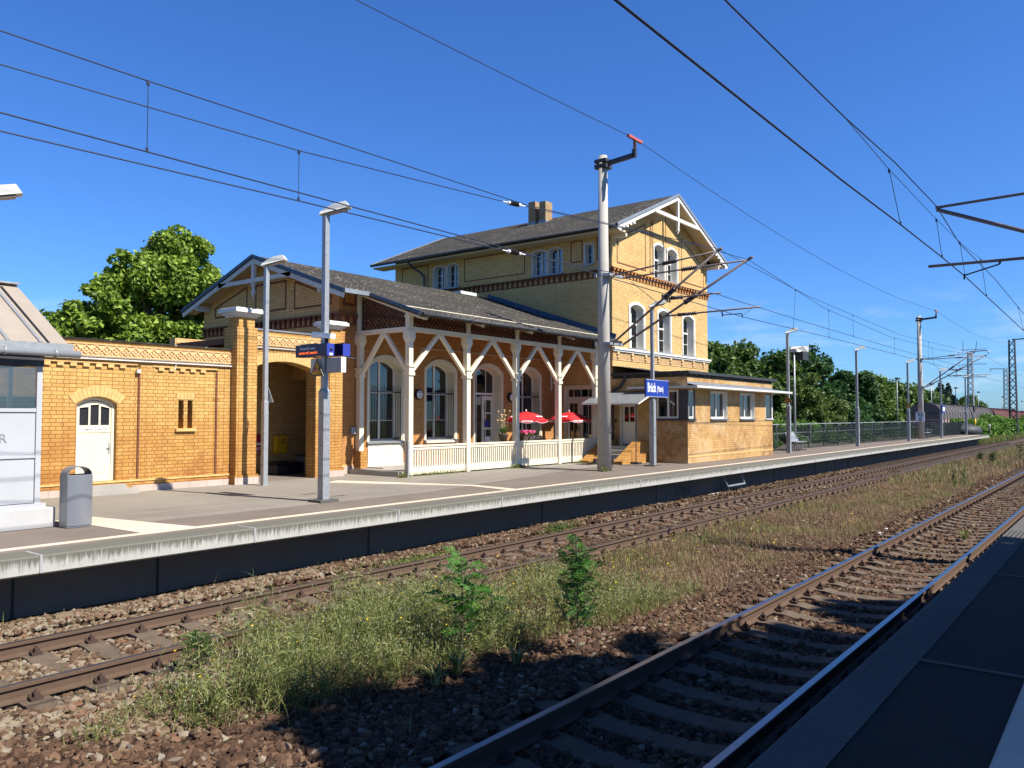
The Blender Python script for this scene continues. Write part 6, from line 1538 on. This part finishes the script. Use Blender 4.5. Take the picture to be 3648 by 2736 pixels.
# ------------------------------------------------------------------ trees and plants
def leafcloud(name, centers, radii, n, size, mt, parent, seed, flat=.85, shell=.55, shape='tri2', droop=0.0):
    """n leaf clusters spread near the skins of many small lobes; centres local to parent"""
    r = np.random.RandomState(seed); C = np.array(centers); Rd = np.array(radii)
    p = Rd[:, 0]*Rd[:, 1]; p = p/p.sum(); idx = r.choice(len(C), n, p=p)
    d = r.normal(size=(n, 3)); d /= np.linalg.norm(d, axis=1)[:, None]
    rad = (shell+(1-shell)*r.rand(n)**.6)*(1+.22*(r.rand(n)-.5))
    P = C[idx]+d*Rd[idx]*rad[:, None]
    # twigs: pull some leaves outward in little sprays
    sp = r.rand(n) < .10; P[sp] += d[sp]*(.35*r.rand(sp.sum())[:, None])*Rd[idx][sp].mean(1)[:, None]
    N = d*.55+r.normal(size=(n, 3))*.55+np.array([0, 0, .35]); N /= np.linalg.norm(N, axis=1)[:, None]
    a = r.normal(size=(n, 3)); T = np.cross(N, a); T /= np.linalg.norm(T, axis=1)[:, None]; B = np.cross(N, T)
    s = size*(.6+.8*r.rand(n))[:, None]
    v = np.stack([P-T*s*.5, P-B*s*.32-T*s*.05+N*s*.06, P+T*s*.55-N*s*.1, P+B*s*.32-T*s*.05+N*s*.06], 1)
    F = np.arange(n*4).reshape(n, 4)
    return npmesh(name, v.reshape(-1, 3), F, mt, parent)
def lobes(rs_, spec):
    """spec: (cx,cy,cz,rx,ry,rz,count,lobe radius) -> many small lobes around the skin of a big ellipsoid"""
    C, Rr = [], []
    for cx, cy, cz, rx, ry, rz, n, lr in spec:
        for i in range(n):
            d = rs_.normal(size=3); d /= np.linalg.norm(d); k = rs_.uniform(.35, 1.0)
            l = lr*rs_.uniform(.6, 1.25); C.append((cx+d[0]*rx*k, cy+d[1]*ry*k, cz+d[2]*rz*k)); Rr.append((l, l, l*.75))
    return C, Rr
def tree(name, loc, spec, n, size, mt, lab, cat='tree', group='trees beyond the station', seed=1, trunk=.25, base=None):
    t = empty(name, loc, 0, lab, cat, group); r = np.random.RandomState(seed)
    C, Rr = lobes(r, spec); leafcloud('crown', C, Rr, n, size, M[mt], t, seed+1)
    b = MB(); top = np.array([s[:3] for s in spec]).mean(0); zt = max(s[2]+s[5]*.2 for s in spec)
    pts = [Vector((0, 0, -.3)), Vector((top[0]*.3+.1, top[1]*.3, zt*.35)), Vector((top[0]*.6, top[1]*.6, zt*.65)), Vector((top[0], top[1], zt))]
    for k in range(3): b.tube(pts[k], pts[k+1], trunk*(1-.3*k), trunk*(1-.3*(k+1)), 8, False)
    tr = b.build('trunk', M['bark'], t, world=False)
    b = MB(); ids = r.choice(len(C), min(len(C), 26), replace=False)
    for i in ids:
        c = Vector(C[i]); k = min(.85, max(.25, (c.z-zt*.15)/zt)); j = min(2, int(k*3)); q = pts[j].lerp(pts[j+1], k*3-j); b.tube(q, q.lerp(c, .5)+Vector((0,0,.1)), trunk*.25, trunk*.14, 5, False); b.tube(q.lerp(c, .5)+Vector((0,0,.1)), c, trunk*.14, trunk*.05, 5, False)
    b.build('limbs', M['bark'], t, world=False)
    return t
# maple behind the outbuilding (lobed outline as in the picture)
tree('maple_tree', (15.4, 30, 0), [(1.45,0,7.5,1.7,1.7,2.2,44,.55),(1.35,0,9.2,.75,.9,1.1,18,.38),(-.9,0,6.8,1.5,1.5,1.5,32,.50),(-2.5,0,5.7,1.3,1.5,.9,24,.45),(.2,0,5.0,3.4,1.7,1.2,50,.55),(2.8,0,7.2,.9,1.1,1.5,22,.45),(-.9,0,8.2,.5,.6,.7,10,.30)],
     46000, .20, 'leaf_plane', 'large bright green maple tree rising behind the outbuilding wall', seed=21, group='trees beyond the station')
spec = lambda w, h, z0: [(0,0,z0+h*.5,w,w*.8,h*.5,34,w*.28),(w*.2,0,z0+h*.75,w*.6,w*.5,h*.28,16,w*.2),(-w*.4,0,z0+h*.45,w*.55,w*.5,h*.3,12,w*.22)]
tree('lime_tree', (72, 31, 0), [(0,0,5.2,6.2,4,4.3,56,1.3),(-3,0,7,3,3,2.2,18,1.0)], 22000, .42, 'leaf_mid', 'mid green rounded tree directly right of the station house', seed=31)
for k, (x, y, w, h, m_, lab, nm, s) in enumerate((
    (79, 28, 3.6, 8.6, 'leaf_mid', 'tree with ragged top left of the dark acacia', 'maple_tree', 32),
    (91, 30, 5.6, 10.0, 'leaf_dark', 'big dark acacia with rounded crown behind the first platform lamps', 'acacia_tree', 33),
    (99, 27, 4.0, 8.0, 'leaf_dark', 'dark tree on the right shoulder of the big acacia', 'acacia_tree', 34),
    (108, 27, 5.5, 7.3, 'leaf_mid', 'broad green tree behind the third platform lamp', 'maple_tree', 35),
    (122, 27, 5.5, 6.6, 'leaf_mid', 'green tree left of the second mast', 'maple_tree', 36),
    (134, 27, 5.0, 5.8, 'leaf_dark', 'darker tree directly behind the second mast', 'maple_tree', 37),
    (150, 29, 7.0, 6.6, 'leaf_mid', 'low green tree above the first freight wagon', 'maple_tree', 38),
    (232, 33, 5.5, 7.2, 'leaf_mid', 'small distant round tree right of the distant lattice mast', 'maple_tree', 39))):
    tree(nm, (x, y, -.2), spec(w, h, .5), 15000 if x < 140 else 8000, .45 if x < 105 else .55, m_, lab, seed=s*3, trunk=.2)
def fir(x, y, h, w, lab, seed):
    t = empty('fir_tree', (x, y, -.3), 0, lab, 'fir tree', 'dark fir trees by the wagons'); r = np.random.RandomState(seed)
    b = MB(); b.tube((0,0,0), (0,0,h), .2, .03, 6); b.build('trunk', M['bark'], t, world=False); C, Rr = [], []
    for k in range(26):
        z = h*(.12+.86*k/26); rad = w*(1-k/27)
        for i in range(7):
            a = r.uniform(0, 6.28); C += [(rad*f*cos(a), rad*f*sin(a), z-.25*f*rad) for f in (.4, .75, 1.0)]; Rr += [(.45*(1-k/30), .45*(1-k/30), .22)]*3
    leafcloud('crown', C, Rr, 7000, .42, M['leaf_fir'], t, seed)
fir(158, 27, 9.4, 3.2, 'left dark fir tree above the freight wagons', 41); fir(166, 27, 9.2, 3.6, 'right dark fir tree above the freight wagons', 42); fir(172, 27.5, 7.2, 3.2, 'lowest of the dark fir trees at the right end of the tree row', 43)
def bush(nm, x, y, spec_, n, size, m_, lab, seed, group='bushes behind the fence'):
    t = empty(nm, (x, y, -.2), 0, lab, 'bush', group); r = np.random.RandomState(seed); C, Rr = lobes(r, spec_); leafcloud('foliage', C, Rr, n, size, M[m_], t, seed)
    b = MB()
    for i in r.choice(len(C), min(10, len(C)), replace=False): b.tube((r.uniform(-.3,.3), r.uniform(-.2,.2), 0), C[i], .03, .01, 5, False)
    b.build('stems', M['bark'], t, world=False); return t
bush('shrub', 44.0, 17.3, [(0,0,1.4,4.2,1.3,1.6,46,.5),(-2.5,0,2.2,1.3,1,.8,12,.4)], 13000, .20, 'leaf_bright', 'bright green creeper covered shrub behind the first bench', 51)
bush('shrub', 52.5, 17.3, [(0,0,1.2,4.0,1.3,1.3,40,.5)], 11000, .20, 'leaf_bright', 'bright green shrub between the second and third platform lamps', 52)
bush('shrub', 60, 18.5, [(0,0,2.4,4.8,1.8,2.2,50,.7),(-2.0,0,4.3,1.6,1.2,1.1,14,.5),(2.6,0,3.2,2.2,1.2,1.5,16,.6)], 17000, .26, 'leaf_olive', 'tall olive green shrub rising behind the fence', 53)
bush('shrub', 72, 18.8, [(0,0,1.9,6.0,1.6,1.9,50,.8)], 13000, .28, 'leaf_dark', 'dark green shrub behind the fence left of the second mast', 54)
bush('shrub', 41.8, 15.7, [(0,0,1.0,2.5,.7,1.0,24,.35)], 6000, .13, 'leaf_mid', 'low leafy shrub right against the mesh fence beside the signal office', 55)
bush('shrub', 66, 15.3, [(-9,0,.8,9,.6,.9,60,.4),(9,0,.8,8,.6,.8,46,.4)], 12000, .16, 'leaf_mid', 'low tangle of creeper growing along the mesh fence', 56)
bush('hedge', 92, 13.6, [(4,0,1.1,7,1.6,1.2,60,.6),(20,0,1.3,14,1.8,1.3,90,.7),(-3,.4,1.6,3,.8,.7,18,.4)], 26000, .26, 'leaf_bright', 'bright green bramble bank beyond the end of the platform', 57, 'green banks beyond the platform')
bush('hedge', 128, 12.5, [(5,0,.8,24,2.0,1.4,120,.9)], 16000, .4, 'leaf_bright', 'bright green bank reaching to the right picture edge', 58, 'green banks beyond the platform')

# far wooded edge closing the horizon
r = np.random.RandomState(77); C = []; Rr = []
for i in range(420):
    x = r.uniform(-260, 560); y = r.uniform(120, 150) if x < 330 else r.uniform(60, 110); l = r.uniform(2.2, 4.5); C.append((x, y, r.uniform(.5, 4.2))); Rr.append((l*1.6, l, l))
t = leafcloud('distant_woodland', C, Rr, 42000, 1.3, M['leaf_mid'], None, 78); tag(t, 'low distant belt of woodland along the horizon', 'woodland', kind='stuff')

# trees behind the photographer: they shade the near platform and track
def shade(x, y, spec_, lab, seed, n=15000, size=.34): return tree('lime_tree', (x, y, 0), spec_, n, size, 'leaf_mid', lab, group='trees behind the near platform', seed=seed, trunk=.22)
shade(5.25, -9.3, [(2.6,2.3,8.4,3.0,3.5,2.4,80,.95),(.8,5.7,8.0,1.5,1.6,1.3,30,.6),(-.5,3.4,7.8,1.6,2.2,1.5,30,.7),(1.4,.8,7.4,3.0,2.4,2,30,.9)], 'lime tree behind the near platform nearest to the photographer', 91, 26000, .42)
shade(11.4, -10.6, [(-.8,2.6,8.0,3.6,3.8,2.4,76,1.0)], 'middle lime tree of the row behind the near platform', 92, 22000, .42)
shade(17.7, -12.4, [(-1.6,1.8,8.2,3.6,3.6,2.4,60,1.0)], 'farthest lime tree of the row behind the near platform', 93, 16000, .42)

# ---- weeds between the tracks
def grass(name, xy, h, lean, wid, mt, seed, label, segs=2, parent=None):
    r = np.random.RandomState(seed); n = len(xy); a = r.rand(n)*6.28; th = r.normal(size=n)*lean; th2 = th+np.abs(r.normal(size=n))*lean
    d = np.stack([np.cos(a), np.sin(a), 0*a], 1); sd = np.stack([-np.sin(a), np.cos(a), 0*a], 1)
    base = np.stack([xy[:, 0], xy[:, 1], bedz(xy[:, 0], xy[:, 1])-.02], 1); w = (wid*(.6+.8*r.rand(n)))[:, None]
    m = base+d*(np.sin(th)*h*.5)[:, None]+np.array([0, 0, 1])*(np.cos(th)*h*.5)[:, None]
    t = m+d*(np.sin(th2)*h*.5)[:, None]+np.array([0, 0, 1])*(np.cos(th2)*h*.5)[:, None]
    V = np.stack([base-sd*w, base+sd*w, m+sd*w*.7, m-sd*w*.7, t+sd*w*.12, t-sd*w*.12], 1).reshape(-1, 3)
    k = np.arange(n)*6; F = np.concatenate([np.stack([k, k+1, k+2, k+3], 1), np.stack([k+3, k+2, k+4, k+5], 1)])
    o = npmesh(name, V, F, M[mt], parent); tag(o, label, 'grass' if parent is None else None, kind='stuff'); return t
def strip(n, x0, x1, seed, dens):
    r = np.random.RandomState(seed); P = np.stack([x0+(x1-x0)*r.rand(n), 4.4+3.9*r.rand(n)], 1)
    k = dens(P[:, 0], P[:, 1])+.25*(r.rand(n)-.5); return P[k > .5]
def edge(x, y):   # main weed belt outline
    lo = np.interp(x, [3.0, 3.9, 5.0, 6.0, 7.6, 9, 12, 17, 30, 60], [6.7, 6.0, 5.75, 5.7, 5.35, 5.15, 5.05, 4.75, 4.7, 4.7]); hi = np.interp(x, [3.0, 4.0, 5, 6.5, 8, 10, 14, 30, 60], [7.0, 7.25, 7.75, 8.1, 8.15, 8.0, 7.9, 7.8, 7.8])
    e = np.minimum(y-lo, hi-y); return np.clip(e/.35+.5, 0, 1)
dn = lambda x, y: edge(x, y)*(.62+.45*noise2(x, y, .5, 9))
tall = strip(15000, 3.0, 11.5, 101, dn); r = np.random.RandomState(102)
hh = np.interp(tall[:, 0], [3, 4, 5, 8, 10, 12], [.30, .58, .84, .66, .38, .26])*(.3+.85*r.rand(len(tall)))*np.clip(edge(tall[:, 0], tall[:, 1])+.3, .4, 1.1)*(.72+.5*noise2(tall[:, 0], tall[:, 1], .9, 21))
hh = np.clip(hh, .06, 1)
def strands(name, P, D, L, wid, mt, seed, label, curl=.5):
    """thin curved strands: start P, direction D (unit), length L; returns tips"""
    r = np.random.RandomState(seed); n = len(P); s = np.cross(D, r.normal(size=(n, 3))); s /= np.linalg.norm(s, axis=1)[:, None]
    q = np.cross(D, s); w = (wid*(.6+.8*r.rand(n)))[:, None]; L = L[:, None]; c = (curl*(r.rand(n)-.3))[:, None]
    m = P+D*L*.5+q*L*c*.12; t = P+D*L*.95+q*L*c*.45
    V = np.stack([P-s*w, P+s*w, m+s*w*.75, m-s*w*.75, t+s*w*.12, t-s*w*.12], 1).reshape(-1, 3)
    k = np.arange(n)*6; F = np.concatenate([np.stack([k, k+1, k+2, k+3], 1), np.stack([k+3, k+2, k+4, k+5], 1)])
    tag(npmesh(name, V, F, M[mt]), label, 'grass', kind='stuff'); return t, m
n = len(tall); base = np.stack([tall[:, 0], tall[:, 1], bedz(tall[:, 0], tall[:, 1])-.02], 1)
lean = r.normal(size=(n, 3))*np.array([.22, .22, 0])+np.array([0, 0, 1]); lean /= np.linalg.norm(lean, axis=1)[:, None]
tips, mids = strands('weed_stems', base, lean, hh, .0026, 'grass_g', 103, 'tall thin green weed stems between the tracks', .5)
# side twigs and little leaves make the weeds feathery
reps = 9; idx = np.repeat(np.arange(n), reps); f = .12+.85*r.rand(len(idx)); B0 = base[idx]+lean[idx]*(hh[idx]*f)[:, None]
d = r.normal(size=(len(idx), 3))*np.array([1, 1, .5])+np.array([0, 0, .75]); d /= np.linalg.norm(d, axis=1)[:, None]
LL = hh[idx]*(.10+.20*r.rand(len(idx)))*(1.15-.6*f)+.015
tip2, _ = strands('weed_leaves', B0, d, LL, .0040, 'grass_g', 115, 'small side leaves of the tall green weeds between the tracks', 1.2)
sel2 = (f > .6) & (r.rand(len(idx)) < .30) & (hh[idx] > .22)
# straw: old bent stalks through the belt
old = strip(9000, 3.2, 12, 116, dn); ro = np.random.RandomState(117); bo = np.stack([old[:, 0], old[:, 1], bedz(old[:, 0], old[:, 1])-.02], 1)
do_ = ro.normal(size=(len(old), 3))*np.array([.75, .75, 0])+np.array([0, 0, .8]); do_ /= np.linalg.norm(do_, axis=1)[:, None]
strands('straw', bo, do_, .12+.3*ro.rand(len(old)), .003, 'grass_d', 118, 'old bent straw stalks low in the weeds between the tracks', 1.2)
def heads(name, tp, s, mt, seed, lab, elong=2.6):
    n = len(tp); r = np.random.RandomState(seed); k = 6
    u = np.array([[1,0,0],[0,1,0],[-1,0,0],[0,-1,0],[0,0,elong],[0,0,-elong]], float); sz = s*(.6+.8*r.rand(n))
    V = (tp[:, None]+u[None]*sz[:, None, None]).reshape(-1, 3); f = np.array([[0,1,4],[1,2,4],[2,3,4],[3,0,4],[1,0,5],[2,1,5],[3,2,5],[0,3,5]])
    F = (f[None]+(np.arange(n)*k)[:, None, None]).reshape(-1, 3); o = npmesh(name, V, F, M[mt]); tag(o, lab, 'seed heads', kind='stuff')
heads('seed_heads', np.concatenate([tip2[sel2], tips[::4]]), .0052, 'seed', 104, 'small pale seed heads on the tall weeds between the tracks')
low = strip(95000, 8.5, 34, 105, lambda x, y: edge(x, y)*(.80-.35*noise2(x, y, .35, 12))); grass('dry_grass', low, (.06+.20*r.rand(len(low)))*(.8+.4*noise2(low[:, 0], low[:, 1], .8, 31)), .55, .0040, 'grass_d', 106, 'short reddish brown dry grass between the tracks farther along')
lowg = strip(60000, 7.5, 34, 107, lambda x, y: edge(x, y)*(.40+.65*noise2(x, y, .35, 12))); grass('green_grass', lowg, (.06+.30*np.random.RandomState(5).rand(len(lowg))**1.6)*(.8+.5*noise2(lowg[:, 0], lowg[:, 1], .9, 32)), .5, .0042, 'grass_g', 108, 'patches of low green grass among the dry grass')
far = strip(60000, 34, 110, 109, lambda x, y: edge(x, y)*.8); grass('far_dry_grass', far, .12+.25*np.random.RandomState(6).rand(len(far)), .3, .014, 'grass_d', 110, 'dry grass between the tracks in the distance')
far = strip(30000, 34, 110, 111, lambda x, y: edge(x, y)*(.5+.6*noise2(x, y, .15, 3))); grass('far_green_grass', far, .12+.35*np.random.RandomState(7).rand(len(far)), .3, .014, 'grass_g', 112, 'green weeds between the tracks in the distance')
R5 = np.random.RandomState(8)
sc = np.stack([2+32*R5.rand(5200)**1.2, 4.2+6.9*R5.rand(5200)], 1); sc = sc[noise2(sc[:, 0], sc[:, 1], .9, 4) > .35]
sc = sc[(np.abs(sc[:, 1]-3.2) > 1.1)]
grass('scattered_weeds', sc, .06+.22*R5.rand(len(sc)), .3, .004, 'grass_g', 113, 'thin scattered weeds growing out of the ballast')
gp = np.stack([92+320*R5.rand(26000)**1.5, 10.6+3.5*R5.rand(26000)], 1); gp2 = np.stack([86+60*R5.rand(12000), 10.9+3*R5.rand(12000)], 1)
grass('bank_grass', np.concatenate([gp, gp2]), .2+.4*R5.rand(38000), .3, .02, 'grass_g', 114, 'rough green grass beyond the end of the platform')
# yellow flowers
fl_ = np.concatenate([tall[R5.choice(len(tall), 210)], lowg[R5.choice(len(lowg), 260)]]); n = len(fl_)
tp = np.stack([fl_[:, 0], fl_[:, 1], -.16+.12+.42*R5.rand(n)*np.interp(fl_[:, 0], [3, 8, 12], [1.3, 1, .7])], 1)
k = np.arange(n)*4; s = .014; a = R5.rand(n)*6.28; c_, s__ = np.cos(a)*s, np.sin(a)*s; z_ = (R5.rand(n)-.5)*.012
V = np.stack([tp+np.stack([c_, s__, z_], 1), tp+np.stack([-s__, c_, -z_+.004], 1), tp+np.stack([-c_, -s__, -z_], 1), tp+np.stack([s__, -c_, z_-.004], 1)], 1).reshape(-1, 3)
o = npmesh('yellow_flowers', V, np.stack([k, k+1, k+2, k+3], 1), M['petal']); tag(o, 'small yellow flowers dotted over the weeds', 'flowers', kind='stuff')
# moss cushion and weeds by the platform wall / porch
def mosspatch(x, y, w, d, lab, n=2600, mt='leaf_bright', z=None, h=.10):
    P = np.stack([R5.normal(size=n)*w*.4+x, R5.normal(size=n)*d*.4+y], 1)
    t = empty('ground_plant', (x, y, -.15 if z is None else z), 0, lab, 'weed', 'green weeds along the edges'); V = []
    hh_ = h*(.4+.8*R5.rand(n)); a = R5.rand(n)*6.28; zz = np.full(n, 0.0)
    c = np.stack([P[:, 0]-x, P[:, 1]-y, zz+hh_*R5.rand(n)], 1); N = R5.normal(size=(n, 3)); N /= np.linalg.norm(N, axis=1)[:, None]; T = np.cross(N, R5.normal(size=(n, 3))); T /= np.linalg.norm(T, axis=1)[:, None]; B = np.cross(N, T); s = .010+.014*R5.rand(n)[:, None]
    V = np.stack([c-T*s, c-B*s*.5, c+T*s, c+B*s*.5], 1).reshape(-1, 3); npmesh('foliage', V, np.arange(n*4).reshape(n, 4), M[mt], t)
mosspatch(10.3, 10.2, 1.1, .35, 'yellow green moss cushion beside the far rail', 2600, 'grass_g')
mosspatch(15.0, 10.3, .9, .3, 'low green weed clump beside the far rail in the middle of the picture', 1200, 'leaf_mid', None, .2)
for x, y, w_, lab in ((17.2, 16.1, 1.8, 'weeds along the foot of the first balustrade bay'), (20.9, 16.05, .5, 'weed tuft at the foot of the middle porch post'), (24.9, 15.95, .9, 'weeds at the foot of the last balustrade bay'), (21.3, 12.95, .25, 'grass tuft at the foot of the concrete mast'), (15.7, 16.05, .25, 'dry weed at the porch corner post')):
    mosspatch(x, y, w_, .10, lab, 900, 'grass_g', .76, .12)
# dry strip at the wall
gs = np.stack([8.9+3.0*R5.rand(1200), 17.55+.25*R5.rand(1200)], 1)
# saplings with feathery compound leaves
def sapling(loc, h, nleaf, lab, seed, spread=.42, ls=.05, branches=0, mt='leaf_sap', grp='young saplings between the tracks', lo=.08, twist=.5, blen=.35, width=.24):
    r = random.Random(seed); t = empty('sapling', loc, 0, lab, 'sapling', grp); st = MB(); lv = MB()
    axes = [([Vector((0,0,0)), Vector((.03,.02,h*.5)), Vector((-.02,.0,h))], 1.0)]
    for k in range(branches):
        z0 = h*(lo+(.80-lo)*(k+.5)/branches); a = k*2.4+r.uniform(-.4, .4); L = h*blen*r.uniform(.6, 1.1)*(1.15-.7*(k/branches)); p = Vector((.02,0,z0)); q = p+Vector((cos(a)*L*.62, sin(a)*L*.62, L*.8)); axes.append(([p, p.lerp(q, .5)+Vector((0,0,-.02)), q], .7))
    for pts, sc_ in axes:
        for p, q in zip(pts[:-1], pts[1:]): st.tube(p, q, .009*sc_, .006*sc_, 5, False)
        m = int(nleaf*(1 if sc_ == 1 else .5)); f0 = lo+.15 if sc_ == 1 else .3
        for i in range(m):
            f = f0+(1-f0)*i/max(1, m-1); g = f*2; k = min(1, int(g)); o = pts[k].lerp(pts[k+1], min(1, g-k))
            a = i*2.4+r.uniform(-.5, .5); L = spread*r.uniform(.6, 1.1)*(1-.4*f if sc_ == 1 else .8); up = r.uniform(.05, .9)
            d = Vector((cos(a), sin(a), up)).normalized(); n = 8
            sd = d.cross(Vector((0,0,1))).normalized(); rot = Matrix.Rotation(r.uniform(-twist, twist), 3, d); sd = rot @ sd; nn = d.cross(sd)
            for j in range(1, n+1):
                c = o+d*L*j/n-Vector((0,0,.28*L*(j/n)**2)); w_ = ls*(1-.5*abs(j/n-.5))*r.uniform(.8, 1.15)
                for s in (-1, 1):
                    e = c+sd*s*w_+d*w_*.4+nn*w_*r.uniform(-.35, .15); wd = d*w_*width
                    lv.add([c, c.lerp(e, .55)+wd, e, c.lerp(e, .45)-wd], [(0,1,2,3)])
            st.tube(o, o+d*L-Vector((0,0,.28*L)), .0025, .0015, 3, False)
    st.build('stem', M['bark'], t, world=False, fixn=False); lv.build('leaflets', M[mt], t, world=False, fixn=False); return t
sapling((6.54, 5.78, -.16), 1.10, 15, 'feathery bright green sapling at the front of the weed strip', 3, .38, .085, 4)
sapling((7.49, 4.92, -.16), 1.30, 26, 'tallest bushy dark green sapling standing alone before the near rail', 4, .17, .032, 17, lo=.12, twist=1.3, blen=.42, width=.34)
sapling((4.54, 7.63, -.16), .40, 16, 'low bushy sapling growing beside the far track on the left', 5, .26, .03, 9)
sapling((7.2, 5.9, -.16), .62, 14, 'smaller leaning sapling between the two taller ones', 6, .4, .05, 3)
for k, (x, y, h, lab) in enumerate(((52.9, 7.05, .55, 'small dark bush farthest left in the distant strip'), (50.2, 6.1, .75, 'round dark green bush in the distant strip between the tracks'), (52.7, 5.05, 1.2, 'upright dark plant at the right edge of the strip'), (32.1, 5.1, .68, 'tall dark weed stalk in the dry grass'), (31.6, 4.7, .85, 'second tall weed stalk with pale flowers in the dry grass'))):
    sapling((x, y, -.16), h, 16, lab, 20+k, .3 if k < 2 else .12, .05, 8 if k < 3 else 2, 'leaf_dark' if k != 4 else 'leaf_mid')
def dock(x, y, lab, seed, s=1.0):
    t = empty('leafy_weed', (x, y, -.15), 0, lab, 'weed', 'broad leaved weeds on the ballast'); r = random.Random(seed); b = MB(); blades(b, (0,0,0), 34, .20*s, .20*s, r, .013*s); b.build('leaves', M['grass_g'], t, world=False, fixn=False)
dock(6.1, 5.45, 'light green rosette at the foot of the feathery sapling', 1, 1.3); dock(5.75, 5.42, 'light green rosette left of the sapling foot', 2, 1.1); dock(6.75, 5.2, 'light green rosette between the two saplings', 3, 1.0); dock(4.0, 6.5, 'light green rosette in the left foreground stones', 4, 1.3); dock(19.3, 2.9, 'small green weed between the near rails', 5, 1.2)
